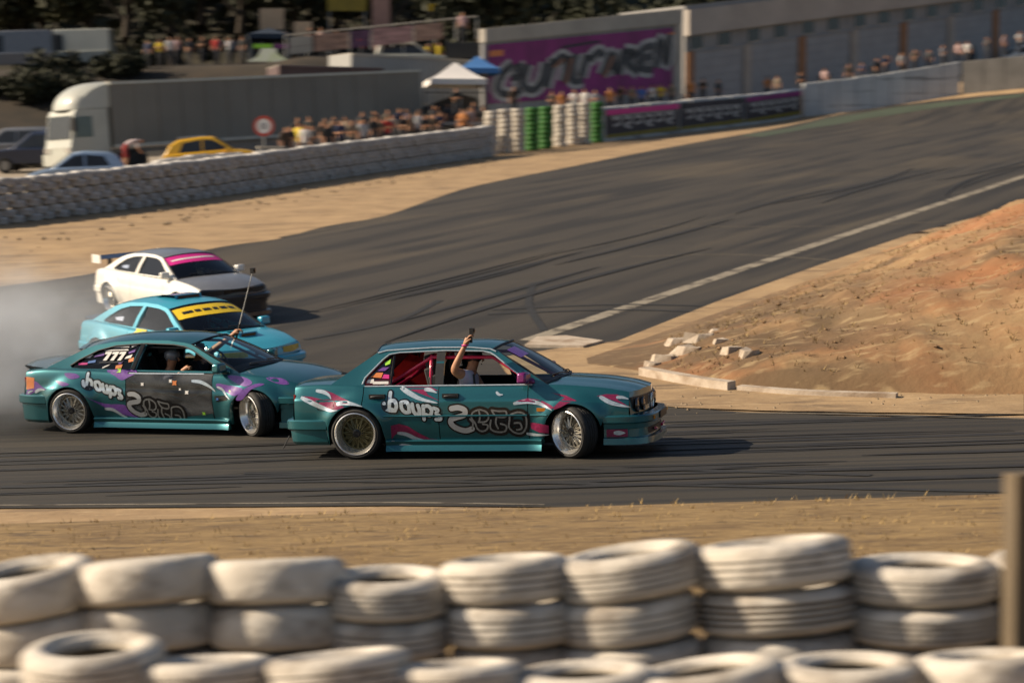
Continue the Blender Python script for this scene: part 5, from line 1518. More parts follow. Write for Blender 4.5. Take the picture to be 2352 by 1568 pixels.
M['wall_white'] = mat('white_barrier_paint', (.42, .43, .44), .8, 0, .15, .8, bump=.2, col2=(.52, .52, .51))
overlay(M['wall_white'], (.14, .14, .14), 1.2, (.3, .3, 3), .56, .68, 0, .7)
M['wall_dark'] = mat('dark_barrier', (.11, .105, .10), .85, 0, .2, 1)
def barrier(name, label, cat, p0, p1, n, h, m, thick=.7, capm=None, group=None, lean=0):
    a, b = gnd(*p0), gnd(*p1)
    t = thing(name, label, cat, (a.x, a.y, a.z), group=group)
    d = (b.xy - a.xy); nrm = Vector((-d.y, d.x)).normalized()
    for i in range(n):
        q0, q1 = a.xy.lerp(b.xy, i / n), a.xy.lerp(b.xy, (i + 1) / n - .004)
        z0, z1 = hz(q0.x, q0.y), hz(q1.x, q1.y)
        hh = h + R.uniform(-.03, .03)
        c = []
        for q, z in ((q0, z0), (q1, z1)):
            for o_, zz in ((0, -.1), (0.02, hh - .04), (.06, hh), (thick, hh), (thick, -.1)):
                c.append((q.x + nrm.x * o_ - a.x, q.y + nrm.y * o_ - a.y, z + zz - a.z))
        mb = MB(); mb.add(c, [(0, 1, 6, 5), (1, 2, 7, 6), (2, 3, 8, 7), (3, 4, 9, 8), (0, 5, 9, 4), (4, 3, 2, 1, 0), (5, 6, 7, 8, 9)])
        mb.build('wall_panel', m, t, 0)
    return t, a, b, nrm
SW = barrier('sponsor_wall', 'low white barrier carrying the purple sponsor banners on the right', 'barrier', (1384, 326), (1842, 268), 10, 1.75, M['wall_white'])
barrier('white_barrier', 'long plain white barrier with dark scuffs right of the sponsor banners', 'barrier', (1846, 268), (2205, 217), 9, 2.05, M['wall_white'])
barrier('dark_barrier', 'dark grey barrier at the far right end of the white one', 'barrier', (2209, 217), (2460, 196), 5, 2.0, M['wall_dark'])
barrier('inner_wall', 'second short grey wall with pale top just behind the low tyre wall', 'barrier', (250, 452), (590, 420), 9, .95, M['tyre_grey'])

M['banner'] = mat('banner_dark_print', (.030, .022, .030), .6, 0, .3, 1.2)
M['banner_plum'] = mat('banner_plum_print', (.22, .016, .14), .6, 0, .25, .5)
M['banner_grey'] = mat('banner_grey_print', (.40, .385, .37), .6, 0, .2, 2)
M['banner_ochre'] = mat('banner_ochre_print', (.20, .155, .012), .6, 0, .2, 2)
def wall_print(u0, v0, u1, v1, h, lift=.05):      # a plane standing in front of a barrier; returns map (s, t) -> point
    a, b = gnd(u0, v0), gnd(u1, v1)
    d = (b.xy - a.xy); nrm = Vector((-d.y, d.x)).normalized()
    if nrm.y > 0: nrm = -nrm
    def f(s_, t_, k=0):
        q = a.xy.lerp(b.xy, s_)
        return Vector((q.x + nrm.x * (lift + k), q.y + nrm.y * (lift + k), hz(q.x, q.y) + t_ * h))
    return f
def flat(f, poly, m, name, parent, k=.01, n=1):
    mb = MB(); mb.add([f(x, y, k) for x, y in poly], [tuple(range(len(poly)))]); return mb.build(name, m, parent, 0)
def stroke(f, pts, w, asp, mb, k=.02, mi=0):      # fat letter-like stroke; asp = width of the print in heights
    c = crv([Vector((x * asp, y)) for x, y in pts], 5); L, Q = [], []
    for i, p in enumerate(c):
        t = (c[min(i + 1, len(c) - 1)] - c[max(i - 1, 0)]).normalized(); n = Vector((-t.y, t.x)) * w / 2
        L.append(f((p.x + n.x) / asp, p.y + n.y, k)); Q.append(f((p.x - n.x) / asp, p.y - n.y, k))
    mb.grid([L, Q], mi)
for i, (u0, v0, u1, v1) in enumerate(((1392, 325, 1545, 306), (1549, 305, 1690, 288), (1694, 287, 1838, 269))):
    s0_, s1_ = ((.012, .335), (.345, .665), (.675, .99))[i]
    def f(s_, t_, k=0, s0_=s0_, s1_=s1_):
        q = SW[1].xy.lerp(SW[2].xy, s0_ + (s1_ - s0_) * s_)
        return Vector((q.x - SW[3].x * (.05 + k), q.y - SW[3].y * (.05 + k), hz(q.x, q.y) + t_ * 1.66))
    a = f(.5, 0)
    t = thing('sponsor_banner', ('sponsor banner with a red corner next to the green tyre stack', 'middle sponsor banner with a black upper band and ochre foot', 'sponsor banner at the white barrier end with a plum upper band')[i], 'banner', a, group='sponsor banners on the right wall')
    g = lambda s_, t_, k=0, f=f, a=a: f(s_, t_, k) - a
    mb = MB(); mb.grid([[g(x / 6, y, 0) for x in range(7)] for y in (.10, .97)]); mb.grid([[g(x / 6, y, -.03) for x in range(7)] for y in (.10, .97)]); mb.build('banner_sheet', M['banner'], t, 0)
    flat(g, [(0, .80), (1, .80), (1, .97), (0, .97)], M['pink'] if i == 0 else (M['banner'] if i == 1 else M['banner_plum']), 'print_band', t)
    flat(g, [(0, .10), (1, .10), (1, .24), (0, .20)], M['banner_ochre'], 'print_band', t)
    mb = MB()
    for k in range(6):
        x = .08 + .145 * k
        stroke(g, [(x, .66), (x + .09, .68), (x + .10, .52), (x + .01, .46), (x + .10, .34)][: 5 if k % 2 else 4], .085, 3.4, mb)
    mb.build('banner_lettering', M['banner_grey'], t, 0)
    stroke_b = MB(); stroke(g, [(.05, .74), (.5, .77), (.95, .74)], .035, 3.4, stroke_b); stroke_b.build('print_band', M['banner_grey'], t, 0)

# ------------------------------------------------------------------ purple board, garages
A, B = at(1112, 300, 112), at(1552, 250, 127)
A.z, B.z = hz(A.x, A.y), hz(B.x, B.y)
zt0, zt1 = at(1112, 70, 112).z, at(1552, 26, 127).z
zb0, zb1 = at(1112, 243, 112).z, at(1552, 212, 127).z
bd = thing('graffiti_board', 'big purple board with silver graffiti lettering in a pale frame', 'billboard', (A.x, A.y, A.z))
dB = B.xy - A.xy; nB = Vector((dB.y, -dB.x)).normalized()
def fb(s_, t_, k=0):
    q = A.xy.lerp(B.xy, s_); z0 = zb0 + (zb1 - zb0) * s_; z1 = zt0 + (zt1 - zt0) * s_
    return Vector((q.x + nB.x * k - A.x, q.y + nB.y * k - A.y, z0 + (z1 - z0) * t_ - A.z))
def slab(f, s0, s1, t0, t1, k0, k1, m, name, parent):
    c = [f(s, t, k) for k in (k0, k1) for s, t in ((s0, t0), (s1, t0), (s1, t1), (s0, t1))]
    mb = MB(); mb.add(c, [(0, 1, 2, 3), (7, 6, 5, 4), (0, 4, 5, 1), (1, 5, 6, 2), (2, 6, 7, 3), (3, 7, 4, 0)]); return mb.build(name, m, parent, 0)
M['cream'] = mat('cream_render', (.40, .365, .31), .85, 0, .12, .5)
M['concrete'] = mat('grey_render', (.27, .265, .26), .85, 0, .15, .5)
slab(fb, -.003, 1.0, -.6, 1.0, -.2, 0, M['concrete'], 'board_wall', bd)
slab(fb, -.006, 1.03, .84, 1.02, -.25, .14, M['cream'], 'top_fascia', bd)
slab(fb, .985, 1.03, -.6, .84, -.2, .10, M['cream'], 'side_pillar', bd)
slab(fb, .015, .975, .02, .80, .02, .06, M['banner_plum'], 'board_panel', bd)
for x0, y0 in ((.0, .64), (.93, .66)): slab(fb, x0 + .02, x0 + .085, y0, y0 + .08, .06, .07, M['orange'], 'print_patch', bd)
flat(fb, [(.36, .66), (.58, .70), (.56, .73), (.38, .70)], M['banner'], 'print_patch', bd, .075)
GRAF = [[(.13, .52), (.08, .40), (.06, .20), (.11, .12), (.17, .18)], [(.12, .34), (.17, .36), (.15, .52)], [(.20, .50), (.18, .24), (.23, .16), (.27, .28), (.29, .50)], [(.33, .54), (.29, .18)], [(.32, .46), (.37, .56), (.40, .50)], [(.41, .56), (.38, .24)],
        [(.44, .58), (.42, .26), (.48, .24)], [(.50, .56), (.47, .28)], [(.51, .48), (.56, .58), (.59, .52)], [(.58, .28), (.63, .54), (.66, .28)], [(.60, .38), (.66, .38)], [(.70, .58), (.67, .28)], [(.70, .56), (.76, .52), (.71, .43), (.78, .28)],
        [(.87, .60), (.80, .56), (.79, .34), (.86, .30)], [(.80, .45), (.86, .47)], [(.88, .32), (.90, .66), (.94, .36), (.955, .72)]]
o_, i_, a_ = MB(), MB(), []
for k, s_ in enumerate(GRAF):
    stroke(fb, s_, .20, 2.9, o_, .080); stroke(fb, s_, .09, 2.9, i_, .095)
    if k in (4, 5, 9): a_.append(MB()); stroke(fb, [(x + .008, y - .03) for x, y in s_[:2]], .05, 2.9, a_[-1], .11)
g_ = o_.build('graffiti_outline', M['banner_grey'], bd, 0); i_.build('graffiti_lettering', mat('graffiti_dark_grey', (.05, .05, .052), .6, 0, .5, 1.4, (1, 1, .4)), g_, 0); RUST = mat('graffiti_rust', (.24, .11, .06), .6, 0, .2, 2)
for q in a_: q.build('graffiti_accent', RUST, g_, 0)

ga, gb = at(1572, 250, 130), at(2470, 150, 158)
NU = 8
M['door_grey'] = mat('grey_shutter', (.31, .31, .315), .7, .1, .08, 1)
M['pillar_orange'] = mat('terracotta_pillar', (.34, .17, .085), .85, 0, .15, 1)
M['dark_glass'] = mat('dark_window', (.025, .027, .03), .2, 0, .2, 3)
M['garage_fascia'] = mat('dusty_cream_fascia', (.42, .37, .32), .85, 0, .12, .4)
for i in range(NU):
    p, q = ga.xy.lerp(gb.xy, i / NU), ga.xy.lerp(gb.xy, (i + 1) / NU)
    s_ = (i + .5) / NU
    zf = at(1572, 83, 130).z * (1 - s_) + at(2470, -33, 158).z * s_          # underside of the fascia
    zA, zB = at(1572, 83, 130).z, at(2470, -33, 158).z
    rise = (zB - zA) / NU; zf = zA + rise * i
    zg = min(hz(p.x, p.y), hz(q.x, q.y) - rise) - .3
    t = thing('garage', ORD[i].capitalize() + ' grey shuttered pit garage counted from the purple board', 'garage', (p.x, p.y, zg), group='pit garages on the right')
    t['label'] = ('%s pit garage from the purple board, grey shutter under a cream fascia' % ('first', 'second', 'third', 'fourth', 'fifth', 'sixth', 'seventh', 'eighth')[i])
    d = q - p; nn = Vector((d.y, -d.x)).normalized(); H = zf - zg
    def fg(s, tt, k=0, p=p, d=d, nn=nn, rise=rise): return Vector((d.x * s + nn.x * k, d.y * s + nn.y * k, tt + rise * s))
    slab(fg, 0, .998, 0, H + 1.9, -6, 0, M['concrete'], 'wall', t)
    slab(fg, 0, .998, H, H + 1.62, .0, .35, M['garage_fascia'], 'fascia', t)
    slab(fg, .02, .13, 0, H - 1.05, .0, .16, M['pillar_orange'] if i % 2 == 0 or i > 5 else M['garage_fascia'], 'pillar', t)
    for x in (.10, .58):
        f_ = slab(fg, x, x + .20, H - .90, H - .12, .0, .03, M['dark_glass'], 'window', t)
        slab(fg, x - .015, x + .215, H - .98, H - .90, .0, .08, M['garage_fascia'], 'sill', f_)
    n = 9; hd_ = (H - 1.15) / n
    for k in range(n): slab(fg, .16, .97, hd_ * k + .015, hd_ * (k + 1), .02, .05, M['door_grey'], 'shutter_slat', t)
    slab(fg, .15, .98, H - 1.13, H - 1.03, .0, .12, M['door_grey'], 'shutter_box', t)
    if i in (2, 3, 5): slab(fg, .40, .62, 0, 2.3, .06, .09, M['dark_glass'], 'door', t)

# ------------------------------------------------------------------ lorry, containers, tents
M['lorry_white'] = mat('off_white_lorry', (.40, .41, .37), .45, 0, .08, .6, coat=.3)
M['lorry_grey'] = mat('grey_trailer_side', (.165, .16, .14), .6, 0, .12, .25)
a, b = at(268, 400, 90), at(978, 350, 101)
za, zb_ = hz(a.x, a.y), hz(b.x, b.y)
L = (b.xy - a.xy).length; ang = math.atan2(b.y - a.y, b.x - a.x); pit = math.atan2(at(978, 158, 101).z - at(268, 186, 90).z, L)
lorry = thing('articulated_lorry', 'long grey trailer behind a white cab with a domed roof deflector, facing left', 'lorry')
Hh = at(268, 190, 90).z - za
lorry.matrix_world = Matrix.Translation((a.x, a.y, za)) @ Matrix.Rotation(ang, 4, 'Z') @ Matrix.Rotation(-pit, 4, 'Y')
mb = MB(); mb.box((L / 2, 1.25, (Hh + 1.15) / 2), (L, 2.5, Hh - 1.15)); mb.build('trailer_box', M['lorry_grey'], lorry, 0)
mb = MB()
for y in (-.02, 2.52): mb.box((L / 2, y, Hh - .03), (L + .06, .07, .12)); mb.box((L / 2, y, 1.18), (L + .04, .07, .14))
mb.build('trailer_rail', M['lorry_white'], lorry, 0)
mb = MB(); mb.box((L / 2, 1.25, Hh + .02), (L + .02, 2.46, .04)); mb.build('trailer_roof', M['cream'], lorry, 0)
mb = MB()
for x in [1.2 * k for k in range(1, 13)]: mb.box((x, -.012, (Hh + 1.2) / 2), (.05, .03, Hh - 1.5))
mb.build('trailer_rib', M['lorry_grey'], lorry, 0)
mb = MB(); mb.box((L * .62, .5, .75), (L * .55, .1, .75)); mb.box((L * .5, 1.25, .95), (L, 1.2, .2)); mb.build('underrun_guard', M['grey_paint'], lorry, 0)
for x in (1.2, L - 4.4, L - 3.1, L - 1.8, -1.3):
    for y in (.22, 2.28):
        mb = MB(); mb.lathe([(.2, -.14), (.3, -.15), (.48, -.14), (.50, -.10), (.50, .10), (.48, .14), (0, .14)], 22, 'Y', (x, y, .5)); mb.lathe([(0, -.10), (.2, -.10), (.3, -.14)], 22, 'Y', (x, y, .5)); mb.build('wheel', M['rubber'], lorry, 40)
cab = MB(); pf = [(-2.06, .45), (-2.08, 1.25), (-2.02, 1.5), (-1.82, 2.65), (-1.70, 2.85), (-.15, 2.85), (-.15, .45)]
n = len(pf)
cab.add([(x, .08, z) for x, z in pf] + [(x, 2.42, z) for x, z in pf], [tuple(range(n))[::-1], tuple(range(n, 2 * n))] + [(i, (i + 1) % n, n + (i + 1) % n, n + i) for i in range(n)])
cb = cab.build('cab', M['lorry_white'], lorry, 0)
mb = MB(); mb.add([(-2.02, .2, 1.62), (-2.02, 2.3, 1.62), (-1.85, 2.3, 2.6), (-1.85, .2, 2.6)], [(0, 1, 2, 3)])
for v in range(4): mb.v[v] = (mb.v[v][0] - .02, mb.v[v][1], mb.v[v][2])
mb.build('windscreen', M['dark_glass'], cb, 0)
mb = MB(); mb.add([(-1.85, .06, 1.65), (-.95, .06, 1.65), (-.95, .06, 2.55), (-1.70, .06, 2.55)], [(0, 1, 2, 3)]); mb.build('side_window', mat('cab_glass', (.10, .14, .145), .15, 0, .1, 2), cb, 0)
mb = MB(); mb.box((-2.12, 1.25, .72), (.22, 2.4, .5)); mb.build('bumper', M['lorry_white'], cb, 0)
for y in (.3, 2.2):
    mb = MB(); mb.box((-2.10, y, 1.12), (.08, .42, .24)); mb.build('headlight', M['chrome'], cb, 0)
mb = MB(); mb.box((-1.95, -.12, 2.2), (.14, .22, .6)); mb.build('door_mirror', M['black'], cb, 0)
df = MB(); rows = []
for k in range(9):
    t_ = k / 8 * math.pi / 2
    x = -.06 - 1.85 * math.cos(t_); z = 2.87 + (Hh - 2.80) * math.sin(t_)
    rows.append([(x + .42 * abs(u) ** 3, 1.25 + u * 1.16, z - .10 * abs(u) ** 4 * math.sin(t_)) for u in [i / 6 - 1 for i in range(13)]])
df.grid(rows); ed = [r[0] for r in rows]; df.add(ed + [(-.06, .09, 2.87)], [tuple(range(len(ed) + 1))]); ed = [r[-1] for r in rows]; df.add(ed + [(-.06, 2.41, 2.87)], [tuple(range(len(ed) + 1))[::-1]])
df.build('roof_deflector', M['lorry_white'], cb, 50)

def container(label, u0, v0, y0, u1, v1, y1, h, m, n=1, ribs=26, rim=True):
    p, q = at(u0, v0, y0), at(u1, v1, y1)
    d = q.xy - p.xy; L = d.length; ang = math.atan2(d.y, d.x)
    for k in range(n):
        t = thing('shipping_container', label[k], 'container', (p.x, p.y, 0), ang)
        t.location.z = min(p.z, q.z) - h * (k + 1)
        mb = MB(); mb.box((L / 2, 1.2, h / 2), (L, 2.4, h - .02)); mb.build('container_box', m, t, 0)
        mb = MB()
        for i in range(ribs): mb.box((L * (i + .5) / ribs, -.015, h / 2), (L / ribs * .5, .05, h - .3))
        mb.build('side_corrugation', m, t, 0)
        mb = MB(); mb.box((L / 2, -.03, h - .06), (L, .08, .12)); mb.box((L / 2, -.03, .06), (L, .08, .12)); mb.build('edge_rail', M['cream'] if rim and k == 0 else m, t, 0)
        mb = MB(); mb.box((L / 2, 1.2, h + .005), (L, 2.42, .03)); mb.build('container_roof', M['cream'], t, 0)
container(('upper grey container behind the trailer with a sunlit roof edge', 'lower grey container behind the trailer under the sunlit one'), 806, 110, 111, 1112, 140, 116, 2.65, mat('grey_container', (.30, .30, .29), .6, 0, .1, .4), 2)
container(('low plum coloured container roof just above the grey trailer',), 640, 150, 106, 880, 147, 108, 2.6, mat('plum_container', (.10, .065, .065), .7, 0, .2, .5), 1, 20, False)

M['tent_white'] = mat('white_tent_cloth', (.72, .69, .66), .8, 0, .06, .6)
M['tent_blue'] = mat('blue_tent_cloth', (.05, .17, .42), .8, 0, .08, .6)
M['tent_dark'] = mat('dark_blue_tent_cloth', (.015, .03, .055), .8, 0, .2, .8)
def gazebo(label, u, v, y, w, m, rise=.9, eave=None, legs=True, val=.28):
    """pop-up gazebo whose eave centre is seen at u, v"""
    p = at(u, v, y); g = hz(p.x, p.y)
    t = thing('gazebo', label, 'tent', (p.x, p.y, g), .15)
    h = p.z - g
    mb = MB(); k = w / 2
    c = [(-k, -k, h), (k, -k, h), (k, k, h), (-k, k, h)]
    for i in range(4):
        a_, b_ = Vector(c[i]), Vector(c[(i + 1) % 4]); top = Vector((0, 0, h + rise)); rows = []
        for j in range(6):
            s = j / 5; z = math.pow(s, 1.25)
            rows.append([a_.lerp(b_, e / 4).lerp(top, s) * 1 + Vector((0, 0, (z - s) * rise)) for e in range(5)])
        mb.grid(rows)
        mb.grid([[a_.lerp(b_, e / 4) for e in range(5)], [a_.lerp(b_, e / 4) - Vector((0, 0, val)) for e in range(5)]])
    mb.build('canopy', m, t, 30)
    for x, y_ in ((-1, -1), (1, -1), (1, 1), (-1, 1)):
        mb = MB(); mb.box((x * (k - .05), y_ * (k - .05), h / 2), (.05, .05, h)); mb.build('leg', M['steel'], t, 0)
    return t
gazebo('white pop-up gazebo between the grey trailer and the purple board', 1045, 186, 104, 2.9, M['tent_white'], .95)
gazebo('bright blue pop-up gazebo partly behind the white one', 1096, 160, 111, 2.2, M['tent_blue'], .75)
tb = gazebo('dark blue gazebo over the merchandise table on the upper terrace', 618, 82, 121, 2.5, M['tent_dark'], .45)
p = at(618, 108, 120); g = hz(p.x, p.y)
t = thing('merchandise_table', 'table with lime and magenta runner and a flared white cloth under the dark blue gazebo', 'table', (p.x, p.y, g), .1)
hh = max(.9, p.z - g)
mb = MB(); mb.box((0, 0, hh), (2.3, .8, .06)); mb.build('tabletop', M['tent_dark'], t, 0)
mb = MB(); mb.box((-.35, -.42, hh + .0), (1.1, .03, .26)); mb.build('runner', M['green'], t, 0)
mb = MB(); mb.box((.70, -.42, hh + .0), (.95, .03, .26)); mb.build('runner', M['plum'], t, 0)
for x in (-1.05, 1.05):
    for y in (-.33, .33): 
        mb = MB(); mb.box((x, y, hh / 2), (.05, .05, hh)); mb.build('leg', M['steel'], t, 0)
mb = MB(); rows = []
for k in range(7):
    s = k / 6
    rows.append([(x * (.42 + .85 * s * s) + .05 * math.sin(9 * x + k), -.48 - .25 * s, hh - .14 - (hh - .16) * s) for x in [i / 8 - 1 for i in range(17)]])
mb.grid(rows); mb.build('tablecloth', mat('white_lime_cloth', (.62, .64, .50), .8, 0, .2, 1.2, col2=(.42, .52, .14), lo=.5, hi=.75), t, 50)

# viewing platform with a rail beside the white gazebo
p = at(1048, 300, 99.5); g = hz(p.x, p.y); hp_ = at(1048, 282, 99.5).z - g
pl = thing('viewing_platform', 'raised viewing platform with a thin dark rail below the white gazebo', 'platform', (p.x, p.y, g), .1)
mb = MB(); mb.box((0, 0, hp_ - .08), (3.2, 1.6, .16)); mb.build('deck', M['concrete'], pl, 0)
for x in (-1.5, 0, 1.5):
    mb = MB(); mb.box((x, -.7, hp_ / 2 - .08), (.1, .1, hp_ - .16)); mb.box((x, .7, hp_ / 2 - .08), (.1, .1, hp_ - .16)); mb.build('leg', M['steel'], pl, 0)
    mb = MB(); mb.box((x, .74, hp_ + .75), (.05, .05, 1.5)); mb.build('rail_post', M['black'], pl, 0)
for z in (.8, 1.5):
    mb = MB(); mb.tube([(-1.55, .74, hp_ + z), (1.55, .74, hp_ + z)], .025, 6); mb.build('rail', M['black'], pl)

# round prohibition sign, cabinet
p = at(606, 290, 80); g = hz(p.x, p.y)
t = thing('road_sign', 'round white prohibition sign with red rim standing before the grey trailer', 'sign', (p.x, p.y, g), 0)
h = p.z - g
mb = MB(); mb.lathe([(0, 0), (.40, 0), (.41, .01), (.41, .03), (0, .03)], 32, 'Y', (0, -.03, h)); sp_ = mb.build('sign_plate', M['white'], t, 30)
mb = MB(); mb.lathe([(.29, -.036), (.29, -.045), (.41, -.045), (.412, -.03)], 32, 'Y', (0, 0, h)); mb.build('red_rim', mat('sign_red', (.42, .06, .04), .5, 0, .1, 5), sp_, 30)
mb = MB()
for z in (-.08, 0, .08): mb.box((0, -.04, h + z), (.34 - abs(z), .01, .035))
mb.build('sign_print', M['grey_paint'], sp_, 0)
mb = MB(); mb.tube([(0, .02, 0), (0, .02, h)], .035, 8); mb.build('sign_post', M['steel'], t)
p = at(623, 385, 79); g = hz(p.x, p.y); h = at(623, 340, 79).z - g
t = thing('utility_cabinet', 'pale grey utility cabinet behind the low wall right of the yellow car', 'cabinet', (p.x, p.y, g), .2)
mb = MB(); mb.box((0, 0, h / 2), (.95, .6, h)); mb.build('cabinet_body', M['concrete'], t, 0)
mb = MB(); mb.box((0, 0, h + .03), (1.05, .7, .06)); mb.build('cabinet_lid', M['cream'], t, 0)
mb = MB(); mb.box((.0, -.31, h / 2), (.8, .02, h * .8)); mb.build('door', M['door_grey'], t, 0)

# ------------------------------------------------------------------ parked vehicles beyond the wall
def vehicle(name, label, cat, u, v, y, yaw, prof, green, W, paint, wheels, group=None, wr=.32):
    """parked vehicle: lower body outline and glasshouse outline (x forward, z), both given from rear to front along the top"""
    p = at(u, v, y)
    t = thing(name, label, cat, group=group)
    on_ground(t, p.x, p.y, yaw)
    def ext(poly, w0, w1, z0, z1, m, nm, par, bev=.05):
        wd = lambda z: (w0 + (w1 - w0) * min(1, max(0, (z - z0) / max(.01, z1 - z0)))) / 2
        n = len(poly); mb = MB()
        mb.add([(x, -wd(z), z) for x, z in poly] + [(x, wd(z), z) for x, z in poly], [tuple(range(n)), tuple(range(n, 2 * n))[::-1]] + [(i, n + i, n + (i + 1) % n, (i + 1) % n) for i in range(n)])
        o = mb.build(nm, m, par, 30)
        if bev:
            b = o.modifiers.new('b', 'BEVEL'); b.width = bev; b.segments = 3; b.limit_method = 'ANGLE'; b.angle_limit = .5
        return o
    zs = [q[1] for q in green]; zb, zt_ = min(zs), max(zs)
    body = ext(prof, W * .96, W, .2, .7, paint, 'body', t)
    gh = ext(green, W * .92, W * .70, zb, zt_, paint, 'cabin', t, .06)
    def gl(poly, sd):
        mb = MB()
        for x, z in poly: pass
        wd = lambda z: (W * .92 + (W * .70 - W * .92) * (z - zb) / (zt_ - zb)) / 2 + .012
        mb.add([(x, sd * wd(z), z) for x, z in poly], [tuple(range(len(poly)))]); mb.build('side_window', M['dark_glass'], gh, 0)
    return t, gl, gh, zb, zt_
def add_wheels(t, xs, W, r):
    for x in xs:
        for sd in (-1, 1):
            mb = MB(); y = sd * (W / 2 - .08)
            mb.lathe([(0, -.10), (r * .6, -.10), (r * .66, -.085), (r * .7, -.11), (r * .95, -.11), (r, -.08), (r, .08), (r * .95, .11), (r * .7, .11), (r * .66, .085), (r * .6, .10), (0, .10)], 20, 'Y', (x, y, r)); w = mb.build('wheel', M['rubber'], t, 40)
            mb = MB(); mb.lathe([(0, sd * .105), (r * .6, sd * .105)], 12, 'Y', (x, y, r)); mb.build('hubcap', M['steel'], w, 0)
HATCH = [(-1.85, .30), (-1.95, .55), (-1.88, .86), (-1.6, .92), (.75, .92), (1.45, .80), (1.85, .66), (1.95, .45), (1.9, .25), (-1.8, .22)]
HG = [(-1.82, .88), (-1.55, 1.28), (-1.2, 1.44), (-.3, 1.50), (.15, 1.45), (.95, .88)]
t, gl, gh, zb, zt_ = vehicle('hatchback', 'bright yellow hatchback parked behind the low wall left of the round sign', 'car', 490, 372, 80.5, math.radians(8), HATCH, HG, 1.72, M['yellow_paint'], None)
for sd in (-1, 1):
    gl([(-1.25, .95), (-1.05, 1.30), (-.35, 1.38), (-.35, .95)], sd); gl([(-.28, .95), (-.28, 1.38), (.10, 1.34), (.72, .95)], sd)
    mb = MB(); mb.box((-1.88, sd * .62, .82), (.16, .34, .12)); mb.build('tail_lamp', M['chrome'], t, 0)
    mb = MB(); mb.box((.62, sd * .92, .95), (.14, .2, .13)); mb.build('door_mirror', M['yellow_paint'], t, 0)
mb = MB(); mb.add([(.20, -.55, 1.46), (.20, .55, 1.46), (.96, .70, .93), (.96, -.70, .93)], [(0, 1, 2, 3)]); mb.build('windscreen', M['dark_glass'], t, 0)
mb = MB(); mb.box((-.7, 0, 1.50), (1.1, 1.0, .03)); mb.build('roof_panel', M['grey_paint'], t, 0)
add_wheels(t, (-1.2, 1.25), 1.72, .31)
t, gl, gh, zb, zt_ = vehicle('hatchback', 'pale blue hatchback parked nose left behind the low wall, bonnet showing', 'car', 180, 425, 79, math.radians(191), HATCH, HG, 1.70, M['pale_blue'], None)
for sd in (-1, 1):
    gl([(-1.25, .95), (-1.05, 1.30), (-.35, 1.38), (-.35, .95)], sd); gl([(-.28, .95), (-.28, 1.38), (.10, 1.34), (.72, .95)], sd)
    mb = MB(); mb.box((1.86, sd * .58, .62), (.14, .36, .12)); mb.build('headlight', M['chrome'], t, 0)
mb = MB(); mb.add([(.20, -.55, 1.46), (.20, .55, 1.46), (.96, .70, .93), (.96, -.70, .93)], [(0, 1, 2, 3)]); mb.build('windscreen', M['dark_glass'], t, 0)
add_wheels(t, (-1.2, 1.25), 1.70, .31)
SUV = [(-2.2, .45), (-2.25, .75), (-2.2, 1.08), (1.0, 1.10), (2.05, 1.00), (2.25, .75), (2.25, .42), (-2.1, .40)]
SG = [(-2.15, 1.06), (-1.9, 1.72), (-1.5, 1.82), (.2, 1.82), (1.15, 1.06)]
VAN = [(-2.6, .40), (-2.65, 1.1), (1.6, 1.1), (2.45, .95), (2.6, .5), (2.55, .35)]
VG = [(-2.62, 1.05), (-2.58, 2.35), (-2.3, 2.45), (.9, 2.45), (1.75, 1.05)]
